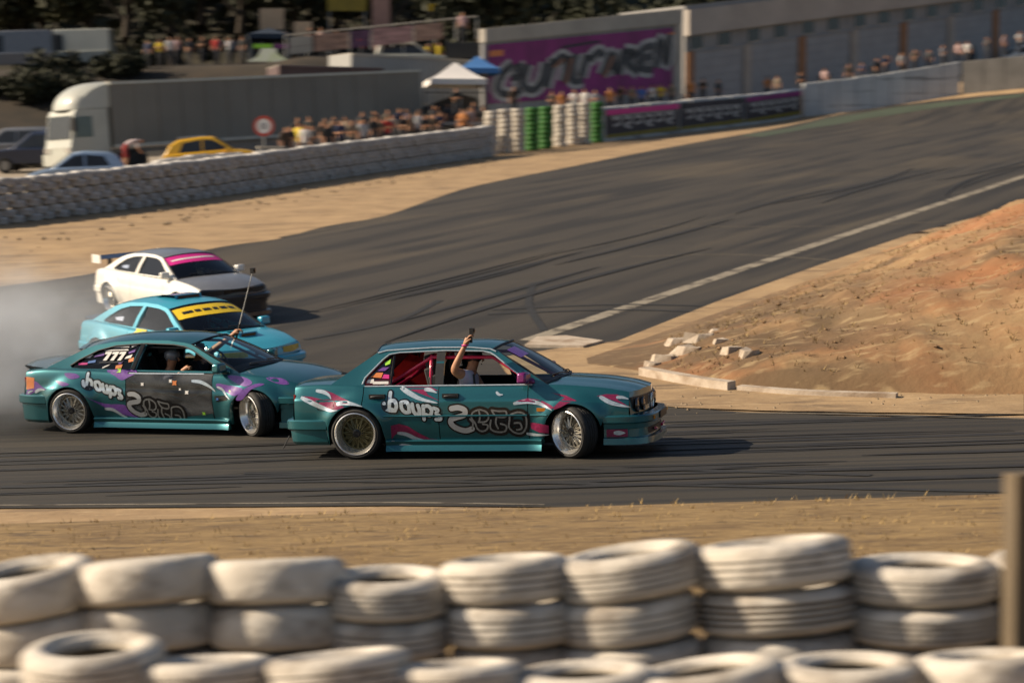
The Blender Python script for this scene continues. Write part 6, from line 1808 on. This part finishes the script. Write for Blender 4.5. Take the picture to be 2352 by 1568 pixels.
for nm, lb, u, v, y, yw, pr, gr, W, m, wn_ in (
        ('off_roader', 'dark navy off-roader parked at the left edge below the bank', 95, 372, 93, 178, SUV, SG, 1.85, 'navy_paint', (-1.4, 1.4)),
        ('off_roader', 'dark grey off-roader behind the navy one, beside the lorry cab', 30, 345, 99, 176, SUV, SG, 1.85, 'grey_paint', (-1.4, 1.4)),
        ('estate_car', 'dark estate car squeezed between the lorry cab and the grey off-roader', 128, 335, 97, 182, SUV, SG, 1.80, 'navy_paint', (-1.4, 1.4)),
        ('van', 'pale grey van parked high on the terrace at the top left corner', 28, 118, 126, 184, VAN, VG, 2.0, 'grey_paint', (-1.6, 1.6)),
        ('van', 'white van on the terrace left of the dark tree', 165, 122, 128, 180, VAN, VG, 2.0, 'lorry_white', (-1.6, 1.6)),
        ('estate_car', 'silver car parked on the terrace above the grey container', 945, 112, 122, 5, SUV, SG, 1.8, 'lorry_white', (-1.4, 1.4)),
        ('van', 'ochre van parked high behind the purple board', 1300, 30, 136, 4, VAN, VG, 2.0, 'yellow_paint', (-1.6, 1.6)),
        ('small_car', 'white small car parked at the far right end of the track', 2345, 210, 150, 185, HATCH, HG, 1.7, 'white_paint', (-1.2, 1.25))):
    t, gl, gh, zb, zt_ = vehicle(nm, lb, 'van' if nm == 'van' else 'car', u, v, y, math.radians(yw), pr, gr, W, M[m], None)
    for sd in (-1, 1):
        a_ = gr[0][0] + .35; b_ = gr[-1][0] - .35
        if nm == 'van': gl([(.30, zb + .12), (.30, zt_ - .30), (.85, zt_ - .30), (1.45, zb + .12)], sd)
        else:
            mdl = (a_ + b_) / 2
            gl([(a_, zb + .1), (a_ + .15, zt_ - .14), (mdl - .04, zt_ - .14), (mdl - .04, zb + .1)], sd); gl([(mdl + .04, zb + .1), (mdl + .04, zt_ - .14), (gr[-2][0] - .08, zt_ - .14), (b_, zb + .1)], sd)
    f = gr[-1]; h2 = gr[-2]
    mb = MB(); mb.add([(h2[0] + .04, -W * .32, h2[1] - .06), (h2[0] + .04, W * .32, h2[1] - .06), (f[0] + .0, W * .42, f[1] + .08), (f[0], -W * .42, f[1] + .08)], [(0, 1, 2, 3)]); mb.build('windscreen', M['dark_glass'], t, 0)
    for sd in (-1, 1):
        mb = MB(); mb.box((pr[-3][0] - .02, sd * W * .36, .78), (.12, .3, .14)); mb.build('headlight', M['lamp'], t, 0)
    add_wheels(t, wn_, W, .36 if nm != 'small_car' else .3)

# ------------------------------------------------------------------ spectators
def stand(kind):
    k = kind
    J = {'pel': ((0, 0, .94), (.15, .11)), 'bel': ((0, 0, 1.10), (.14, .10)), 'chs': ((0, .01, 1.32), (.17, .115)), 'nkb': ((0, .01, 1.47), .075), 'nk': ((0, 0, 1.53), .052), 'hd': ((0, -.015, 1.64), (.082, .095)), 'cr': ((0, .0, 1.72), (.07, .08)),
         'sl': ((-.18, .01, 1.42), .065), 'sr': ((.18, .01, 1.42), .065), 'hl': ((-.09, 0, .86), .09), 'hr': ((.09, 0, .86), .09), 'kl': ((-.10, -.01, .48), .06), 'kr': ((.10, -.01, .48), .06), 'al': ((-.10, .02, .09), .042), 'ar': ((.10, .02, .09), .042), 'tl': ((-.12, -.13, .045), .04), 'tr': ((.12, -.13, .045), .04)}
    arms = {0: ((-.25, .02, 1.14), (-.25, -.06, .90), (.25, .02, 1.14), (.25, -.06, .90)), 1: ((-.24, .0, 1.14), (-.10, -.24, 1.18), (.26, -.10, 1.25), (.14, -.26, 1.52)), 2: ((-.25, -.05, 1.16), (-.05, -.20, 1.16), (.25, -.05, 1.16), (.06, -.21, 1.20)), 3: ((-.30, .0, 1.60), (-.22, -.03, 1.86), (.25, .02, 1.14), (.24, -.07, .90))}[k]
    for n, q, r in zip(('el', 'wl', 'er', 'wr'), arms, (.043, .03, .043, .03)): J[n] = (q, r)
    for n, a_, b_ in (('fl', 'el', 'wl'), ('fr', 'er', 'wr')):
        d = (Vector(J[b_][0]) - Vector(J[a_][0])).normalized(); J[n] = (tuple(Vector(J[b_][0]) + d * .10), .034)
    E = [('pel', 'bel', 1), ('bel', 'chs', 1), ('chs', 'nkb', 1), ('nkb', 'nk', 0), ('nk', 'hd', 0), ('hd', 'cr', 3), ('chs', 'sl', 1), ('chs', 'sr', 1), ('sl', 'el', 1), ('sr', 'er', 1), ('el', 'wl', 0), ('er', 'wr', 0), ('wl', 'fl', 0), ('wr', 'fr', 0),
         ('pel', 'hl', 2), ('pel', 'hr', 2), ('hl', 'kl', 2), ('hr', 'kr', 2), ('kl', 'al', 2), ('kr', 'ar', 2), ('al', 'tl', 4), ('ar', 'tr', 4)]
    mb = skin(J, E, 1)
    mb.tube([(0, -.10, 1.655), (0, -.128, 1.625), (0, -.10, 1.615)], [.008, .014, .008], 5, 0)
    return mb.mesh('person', PMATS, 60)
PB = [stand(k) for k in range(4)]
SHIRTS = {'black': (.02, .02, .022), 'dark grey': (.07, .07, .075), 'white': (.62, .60, .58), 'yellow': (.62, .46, .03), 'brown': (.055, .034, .022), 'red': (.42, .03, .025), 'pale pink': (.52, .36, .34), 'navy': (.02, .03, .08), 'orange': (.50, .20, .06), 'light grey': (.36, .36, .38), 'tan': (.22, .17, .12), 'blue': (.06, .14, .42)}
OW = ['leftmost', 'second', 'third', 'fourth', 'fifth', 'sixth', 'seventh', 'eighth', 'ninth', 'tenth', 'eleventh', 'twelfth', 'thirteenth', 'fourteenth', 'fifteenth', 'sixteenth', 'seventeenth', 'eighteenth', 'nineteenth', 'twentieth',
      'twenty-first', 'twenty-second', 'twenty-third', 'twenty-fourth', 'twenty-fifth', 'twenty-sixth', 'twenty-seventh', 'twenty-eighth', 'twenty-ninth', 'thirtieth']
def crowd(lst, where, group, z_from=None):
    lst = sorted(lst, key=lambda q: q[0])
    for i, (u, y, shirt, kd, yaw, dz) in enumerate(lst):
        x = (u - 1176) / FD * y
        o = link('person', PB[kd])
        o.location = (x, y, hz(x, y) + dz); o.rotation_euler = (0, 0, yaw); o.scale = (1, 1, R.uniform(.95, 1.05)); o.color = (*SHIRTS[shirt], 1)
        tag(o, 'person in %s, %s' % (shirt, where % (OW[i] + (' from left' if i else ''))), 'person', group)
lst = []
pal = ['brown', 'black', 'yellow', 'white', 'dark grey', 'brown', 'black', 'black', 'navy', 'tan', 'brown', 'light grey', 'black', 'brown', 'red', 'dark grey', 'black', 'tan', 'light grey', 'black', 'brown', 'navy', 'dark grey', 'black', 'orange', 'pale pink', 'brown', 'black']
for i in range(28):
    u = 655 + i * 16.8 + R.uniform(-6, 6)
    if 1022 < u < 1062: u += 30
    yb_ = 76 + (u - 650) / 510 * 20
    lst.append((u, yb_ + R.uniform(3.0, 8.0), pal[i], R.choice((0, 0, 1, 2, 2)), R.uniform(-.6, .9), 0))
for i in range(16):
    u = 690 + i * 28 + R.uniform(-8, 8)
    lst.append((u, 76 + (u - 650) / 510 * 20 + R.uniform(7.5, 10.5), R.choice(('black', 'brown', 'dark grey', 'black', 'navy', 'tan')), R.choice((0, 1, 2)), R.uniform(-.6, .9), .15))
OW += ['%s-%s' % (t_, o__) for t_, o__ in [('thirty', q) for q in ('first', 'second', 'third', 'fourth', 'fifth', 'sixth', 'seventh', 'eighth', 'ninth')]] + ['fortieth'] + ['forty-' + q for q in ('first', 'second', 'third', 'fourth', 'fifth', 'sixth')]
crowd(lst, '%s behind the low tyre wall', 'spectators behind the low tyre wall')
lst = [(345, 108, 'navy', 0, .3, 0), (368, 109, 'black', 2, 0, 0), (392, 108, 'white', 1, .4, 0), (408, 108.5, 'pale pink', 0, 0, 0), (432, 109, 'black', 0, -.5, 0), (455, 108, 'brown', 2, .2, 0), (478, 109, 'pale pink', 0, 0, 0), (503, 108.5, 'dark grey', 1, 0, 0), (528, 109, 'black', 0, .5, 0), (552, 108, 'red', 0, 0, 0)]
crowd(lst, '%s above the trailer roof', 'spectators just above the trailer roof')
lst = [(u, y, s_, k, R.uniform(-.5, .5), .9) for u, y, s_, k in ((1180, 106, 'brown', 0), (1268, 107.5, 'brown', 2), (1290, 108.5, 'orange', 0), (1318, 109, 'white', 1), (1342, 110, 'white', 0), (1366, 110.5, 'light grey', 2), (1400, 113, 'orange', 0), (1424, 116, 'brown', 1), (1450, 117, 'tan', 2), (1472, 118, 'blue', 0), (1496, 119, 'white', 1), (1516, 119.5, 'yellow', 2), (1540, 121, 'tan', 0))]
crowd(lst, '%s before the purple board', 'spectators before the purple board')
lst = [(u, y, s_, k, R.uniform(-.8, .8), 1.0) for u, y, s_, k in ((1585, 121, 'orange', 0), (1612, 122, 'brown', 2), (1648, 124, 'dark grey', 0), (1760, 127, 'orange', 1), (1782, 128, 'tan', 0), (1835, 129, 'dark grey', 2), (1890, 131, 'pale pink', 0), (1945, 132, 'brown', 0), (1975, 133, 'navy', 2), (2010, 134, 'black', 0), (2030, 134.5, 'navy', 1), (2066, 135, 'white', 0), (2095, 136, 'tan', 1), (2128, 136, 'dark grey', 0), (2160, 137, 'light grey', 2), (2195, 137, 'pale pink', 0), (2215, 138, 'white', 0), (2260, 139, 'dark grey', 1), (2300, 140, 'pale pink', 0), (2335, 141, 'white', 2))]
crowd(lst, '%s before the pit garages', 'spectators before the pit garages')
lst = [(u, y, s_, k, R.uniform(-.8, .8), 0) for u, y, s_, k in ((345, 120, 'navy', 0), (372, 121, 'yellow', 2), (395, 119.5, 'white', 0), (412, 120.5, 'pale pink', 1), (440, 120, 'dark grey', 0), (470, 121, 'brown', 2), (500, 120, 'red', 0), (530, 122, 'light grey', 1), (560, 121, 'black', 0), (660, 121, 'navy', 0), (690, 123.5, 'red', 1), (715, 121, 'black', 2), (740, 120, 'pale pink', 0), (775, 122, 'dark grey', 0), (835, 124, 'red', 2), (905, 125, 'black', 0), (930, 126, 'black', 1), (960, 125, 'dark grey', 0), (1010, 126, 'yellow', 3), (1112, 122, 'black', 0))]
crowd(lst, '%s on the upper terrace', 'spectators on the upper terrace')
lst = [(505, 131, 'white', 0, .2, 0), (540, 132, 'light grey', 1, 0, 0), (585, 131, 'black', 0, 0, 0), (640, 133, 'dark grey', 2, 0, 0), (700, 132, 'red', 0, 0, 0), (760, 133, 'brown', 0, 0, 0), (870, 133, 'pale pink', 0, 0, 0), (985, 132, 'yellow', 2, 0, 0), (1040, 131, 'pale pink', 0, 0, 0)]
crowd(lst, '%s in the back row high on the terrace', 'spectators high on the terrace')
x = (1040 - 1176) / FD * 99.5
o = link('person', PB[2]); o.location = pl.matrix_basis @ Vector((0, -.1, hp_)); o.rotation_euler = (0, 0, .2); o.color = (.02, .02, .02, 1)
tag(o, 'person in black standing up on the viewing platform under the white gazebo', 'person')
x = (1062 - 1176) / FD * 116
o = link('person', PB[0]); o.location = (x, 117.5, at(1062, 100, 117.5).z); o.scale = (1.05, 1.05, 1.05); o.color = (.50, .33, .33, 1)
tag(o, 'person in pale pink standing on a black crate above the grey container', 'person')
cr_ = thing('black_crate', 'large black crate on the grey container roof below a pink-clad person', 'crate', (x, 117.5, at(1062, 100, 117.5).z - .9))
mb = MB(); mb.box((0, 0, .45), (1.9, 1.2, .88)); mb.build('crate_body', M['black'], cr_, 0)
mb = MB(); mb.box((0, 0, .87), (1.96, 1.26, .05)); mb.build('crate_lid', M['carbon'], cr_, 0)
cr2 = None
# man bending over the pale blue car
p = at(300, 400, 86); g = hz(p.x, p.y)
J = {'pel': ((.22, 0, .98), (.16, .13)), 'bel': ((.08, 0, 1.14), (.16, .13)), 'chs': ((-.20, 0, 1.24), (.18, .14)), 'nkb': ((-.36, 0, 1.22), .08), 'nk': ((-.42, 0, 1.20), .055), 'hd': ((-.52, 0, 1.16), (.09, .09)), 'cr': ((-.60, 0, 1.18), .07), 'sl': ((-.28, -.19, 1.20), .07), 'sr': ((-.28, .19, 1.20), .07),
     'el': ((-.30, -.24, .92), .045), 'er': ((-.30, .24, .92), .045), 'wl': ((-.44, -.20, .74), .03), 'wr': ((-.44, .20, .74), .03), 'fl': ((-.50, -.19, .67), .033), 'fr': ((-.50, .19, .67), .033), 'hl': ((.24, -.1, .90), .10), 'hr': ((.24, .1, .90), .10), 'kl': ((.14, -.12, .5), .065), 'kr': ((.24, .12, .5), .065), 'al': ((.22, -.12, .09), .045), 'ar': ((.34, .12, .09), .045), 'tl': ((.08, -.13, .045), .04), 'tr': ((.20, .13, .045), .04)}
E = [('pel', 'bel', 1), ('bel', 'chs', 1), ('chs', 'nkb', 1), ('nkb', 'nk', 0), ('nk', 'hd', 0), ('hd', 'cr', 3), ('chs', 'sl', 1), ('chs', 'sr', 1), ('sl', 'el', 1), ('sr', 'er', 1), ('el', 'wl', 0), ('er', 'wr', 0), ('wl', 'fl', 0), ('wr', 'fr', 0), ('pel', 'hl', 2), ('pel', 'hr', 2), ('hl', 'kl', 2), ('hr', 'kr', 2), ('kl', 'al', 0), ('kr', 'ar', 0), ('al', 'tl', 4), ('ar', 'tr', 4)]
mats = list(PMATS); mats[2] = mat('red_shorts', (.30, .03, .03), .85, 0, .2, 6)
o = skin(J, E, 1).build('person', mats, None, 60); o.color = (.62, .50, .50, 1); o.location = (p.x, p.y, g + .35); o.rotation_euler = (0, 0, math.pi + .2)
tag(o, 'man in pale pink shirt and red shorts bending over beside the pale blue hatchback', 'person')
bx = thing('mechanic_step', 'low wooden step under the bending man in red shorts', 'step', (p.x, p.y, g)); mb = MB(); mb.box((-.15, 0, .17), (1.3, .8, .35)); mb.build('step_block', M['concrete'], bx, 0)

# ------------------------------------------------------------------ terrace furniture: rail, banners, panels, flags
def panel(name, label, cat, u0, v0, u1, v1, y, m, post=True, thick=.06):
    a, b = at(u0, v1, y), at(u1, v0, y)
    g = hz(a.x, y)
    t = thing(name, label, cat, ((a.x + b.x) / 2, y, g))
    mb = MB(); mb.box((0, 0, (a.z + b.z) / 2 - g), (abs(b.x - a.x), thick, abs(b.z - a.z))); mb.build('print_panel', m, t, 0)
    for q in (-1, 1):
        mb = MB(); mb.box((q * abs(b.x - a.x) * .45, .05, (b.z - g) / 2 - .2), (.06, .05, b.z - g + .4)); mb.build('panel_post', M['steel'], t, 0)
    return t
BEIGE = mat('warm_beige_print', (.42, .32, .22), .8, 0, .15, .6)
panel('roll_up_banner', 'beige upright banner behind the dark blue gazebo', 'banner', 597, 20, 652, 68, 124, BEIGE)
panel('roll_up_banner', 'beige narrow banner below the red-topped people right of the dark blue gazebo', 'banner', 676, 50, 716, 98, 121.5, BEIGE)
panel('roll_up_banner', 'tall dusty pink banner rising above the terrace fence', 'banner', 855, -30, 895, 78, 126, mat('dusty_pink_print', (.26, .16, .14), .8, 0, .2, .6))
panel('flag_banner', 'yellow banner hung high above the terrace', 'banner', 752, -30, 842, 26, 128, M['banner_ochre'])
panel('flag_banner', 'small yellow sign high above the fence near the pink-clad person', 'sign', 985, 10, 1030, 26, 127, M['yellow'])
f0, f1 = at(655, 82, 119.5), at(1095, 38, 121.5)
DUSTY = [mat('faded_salmon_print', (.36, .22, .16), .8, 0, .3, 1.5, (.4, 1, 3)), mat('faded_rose_print', (.42, .24, .22), .8, 0, .3, 1.5, (.4, 1, 3)), mat('faded_plum_print', (.13, .06, .11), .8, 0, .3, 2)]
t = thing('terrace_fence', 'rail fence with colourful hanging banners along the upper terrace', 'fence', (f0.x, f0.y, hz(f0.x, f0.y)))
def ff(s_, dz, k=0):
    q = f0.lerp(f1, s_); return Vector((q.x - f0.x, q.y - f0.y - k, q.z + dz - hz(f0.x, f0.y)))
mb = MB(); mb.tube([ff(0, 0), ff(.5, 0), ff(1, 0)], .045, 6); mb.build('top_rail', M['cream'], t)
for k in range(10):
    q = ff(k / 9, 0); mb = MB(); mb.tube([q, q - Vector((0, 0, 1.3))], .035, 6); mb.build('fence_post', M['steel'], t)
for k, (s0, s1, m) in enumerate(((.02, .14, 'cream'), (.15, .33, 'dusty'), (.34, .44, 'plumd'), (.45, .66, 'rose'), (.67, .82, 'dusty'))):
    mm = {'cream': M['cream'], 'dusty': DUSTY[0], 'rose': DUSTY[1], 'plumd': DUSTY[2]}[m]
    mb = MB(); mb.grid([[ff(s0 + (s1 - s0) * i / 3, -.15 - .55 * j, .06) for i in range(4)] for j in range(2)]); mb.grid([[ff(s0 + (s1 - s0) * i / 3, -.72 - .4 * j, .06) for i in range(4)] for j in range(2)]); mb.build('hanging_banner', mm, t, 0)

# ------------------------------------------------------------------ trees and bushes
M['leaf_dark'] = mat('dark_foliage', (.011, .014, .005), .8, 0, .4, .6, col2=(.027, .031, .009))
M['leaf_olive'] = mat('olive_foliage', (.022, .024, .007), .8, 0, .4, .6, col2=(.05, .048, .013))
M['bark'] = mat('bark', (.05, .038, .026), .9, 0, .3, 4)
def crown(n, blobs, size, m, name):
    mb = MB()
    for i in range(n):
        bx_, by, bz, br = blobs[R.randrange(len(blobs))]
        d = Vector((R.gauss(0, 1), R.gauss(0, 1), R.gauss(0, .85))).normalized() * br * (R.random() ** .45)
        c = Vector((bx_, by, bz)) + d
        a = Vector((R.gauss(0, 1), R.gauss(0, 1), R.gauss(0, 1))).normalized(); b = a.cross(Vector((R.gauss(0, 1), R.gauss(0, 1), R.gauss(0, 1)))).normalized()
        s_ = size * R.uniform(.5, 1.3)
        mb.add([c - a * s_, c + b * s_ * .5, c + a * s_, c - b * s_ * .5], [(0, 1, 2, 3)])
    me = bpy.data.meshes.new(name); me.from_pydata(mb.v, [], mb.f); me.materials.append(m)
    return me
def blobset(h, w, n):
    return [(R.uniform(-w, w) * .6, R.uniform(-w, w) * .6, h * R.uniform(.45, .85), w * R.uniform(.35, .6)) for _ in range(n)]
CR = [crown(2600, blobset(7.5, 3.2, 9), .30, M['leaf_dark'], 'crown'), crown(2600, blobset(7, 3, 8), .30, M['leaf_olive'], 'crown'), crown(2200, blobset(6, 2.6, 8), .28, M['leaf_dark'], 'crown')]
mb = MB()
mb.tube([(0, 0, -.3), (.1, 0, 1.5), (-.05, .1, 3.2), (.1, 0, 5.2)], [.28, .22, .16, .07], 8)
for a in range(5):
    q = a * 1.3; mb.tube([(0, 0, 2.2 + .4 * a), (1.1 * math.cos(q), 1.1 * math.sin(q), 3.4 + .4 * a), (1.9 * math.cos(q), 1.9 * math.sin(q), 4.1 + .45 * a)], [.12, .07, .03], 6)
TRK = mb.mesh('trunk', M['bark'], 50)
def tree(label, u, y, kd, s_=1.0, group='trees on the hill'):
    x = (u - 1176) / FD * y
    t = thing('tree', label, 'tree', (x, y, hz(x, y)), R.uniform(0, 6), group)
    t.scale = (s_, s_, s_ * R.uniform(.9, 1.1))
    link('trunk', TRK, t); link('crown', CR[kd], t)
for i, (lb, u, y, kd, s_) in enumerate((('big dark tree left of the terrace crowd', 300, 127, 0, 1.25), ('broad dark tree right behind the biggest one', 400, 131, 2, 1.3), ('olive tree behind the white van at top left', 215, 136, 1, 1.1), ('olive tree at the very top left corner', 60, 138, 1, 1.15),
        ('dark tree between the top left vans', 110, 140, 0, 1.1), ('dark tree behind the beige banner', 560, 140, 0, 1.3), ('dark tree behind the yellow banner', 780, 142, 2, 1.3), ('dark tree behind the pink banner', 900, 141, 0, 1.2), ('dark tree above the blue gazebo', 1105, 128, 0, 1.15), ('dark tree behind the purple board, left half', 1200, 138, 2, 1.2),
        ('dark tree behind the ochre van', 1380, 145, 0, 1.3), ('dark tree at the right end of the purple board', 1530, 150, 0, 1.3), ('olive tree behind the first garages', 1650, 160, 1, 1.3), ('dark tree behind the middle garages', 1800, 166, 0, 1.4), ('dark tree right of the yellow banner', 680, 146, 0, 1.4), ('olive tree high up left of centre', 470, 148, 1, 1.4), ('dark tree high above the fence', 1010, 148, 2, 1.4))):
    tree(lb, u, y, kd, s_)
BU = [crown(900, [(R.uniform(-1.3, 1.3), R.uniform(-.6, .6), R.uniform(.2, .7), R.uniform(.4, .7)) for _ in range(6)], .16, m, 'foliage') for m in (M['leaf_dark'], M['leaf_olive'])]
for i, (lb, u, v, k) in enumerate((('low dark bush on the bank at the left edge', 15, 215, 0), ('dark bush low on the bank above the off-roaders', 70, 205, 0), ('olive bush high on the bank below the grey van', 60, 150, 1), ('dark bush mid-bank left of the lorry cab', 130, 180, 0), ('olive bush on the bank below the white van', 150, 148, 1), ('dark bush just above the lorry deflector', 205, 172, 0), ('dark bush on the bank behind the trailer front', 290, 165, 0), ('olive bush at the bank top near the dark tree', 330, 150, 1), ('dark bush on the bank left of the dark gazebo', 420, 150, 0), ('small dark bush at the bank foot', 110, 225, 0), ('small dark bush beside the lorry cab roof', 160, 222, 0))):
    p = gnd(u, v)
    t = thing('bush', lb, 'bush', p, R.uniform(0, 6), 'bushes on the bank'); sc = R.uniform(1.0, 1.6); t.scale = (sc, sc, sc)
    link('foliage', BU[k], t)
    mb = MB(); mb.tube([(0, 0, -.1), (.1, 0, .5)], [.05, .02], 5); mb.build('stem', M['bark'], t)
mb = MB()                                          # the far wood on the hillside: one mass
for i in range(11000):
    x = R.uniform(-70, 75); y = R.uniform(148 + 45 * ss(4, 22, x), 172 + 50 * ss(4, 22, x))
    c = Vector((x, y, hz(x, y) + R.uniform(0, 3.8)))
    a = Vector((R.gauss(0, 1), R.gauss(0, 1), R.gauss(0, 1))).normalized(); b = a.cross(Vector((R.gauss(0, 1), R.gauss(0, 1), R.gauss(0, 1)))).normalized(); s_ = R.uniform(.35, .85)
    mb.add([c - a * s_, c + b * s_ * .55, c + a * s_, c - b * s_ * .55], [(0, 1, 2, 3)])
me = bpy.data.meshes.new('far_wood'); me.from_pydata(mb.v, [], mb.f); me.materials.append(M['leaf_dark'])
o = link('far_wood', me); o['kind'] = 'stuff'

# ------------------------------------------------------------------ tyre smoke
mb = MB(); mb.ball((0, 0, 0), 1, 20, 12, sc=(4.2, 3.0, 1.7))
sm = mb.build('tyre_smoke', None or (lambda: None)() or bpy.data.materials.new('white_tyre_smoke'))
sm.location = (-8.9, 29.0, 1.05); sm['kind'] = 'stuff'
m = sm.data.materials[0]; m.use_nodes = True; N = m.node_tree.nodes; L = m.node_tree.links
N.remove(N['Principled BSDF'])
pv = N.new('ShaderNodeVolumePrincipled'); pv.inputs['Color'].default_value = (.84, .88, .94, 1); pv.inputs['Anisotropy'].default_value = .2
tc = N.new('ShaderNodeTexCoord'); nz = N.new('ShaderNodeTexNoise'); nz.inputs['Scale'].default_value = 1.15; nz.inputs['Detail'].default_value = 5
L.new(tc.outputs['Object'], nz.inputs['Vector'])
mp = N.new('ShaderNodeMapping'); mp.inputs['Scale'].default_value = (1 / 4.2, 1 / 3.0, 1 / 1.7); L.new(tc.outputs['Object'], mp.inputs[0])
ln = N.new('ShaderNodeVectorMath'); ln.operation = 'LENGTH'; L.new(mp.outputs[0], ln.inputs[0])
fo = N.new('ShaderNodeMapRange'); fo.inputs['From Min'].default_value = 1.0; fo.inputs['From Max'].default_value = .25; L.new(ln.outputs['Value'], fo.inputs['Value'])
nr = N.new('ShaderNodeMapRange'); nr.inputs['From Min'].default_value = .40; nr.inputs['From Max'].default_value = .64; L.new(nz.outputs['Fac'], nr.inputs['Value'])
mu = N.new('ShaderNodeMath'); mu.operation = 'MULTIPLY'; L.new(fo.outputs[0], mu.inputs[0]); L.new(nr.outputs[0], mu.inputs[1])
m2 = N.new('ShaderNodeMath'); m2.operation = 'MULTIPLY'; m2.inputs[1].default_value = .95; L.new(mu.outputs[0], m2.inputs[0]); L.new(m2.outputs[0], pv.inputs['Density'])
L.new(pv.outputs[0], N['Material Output'].inputs['Volume'])
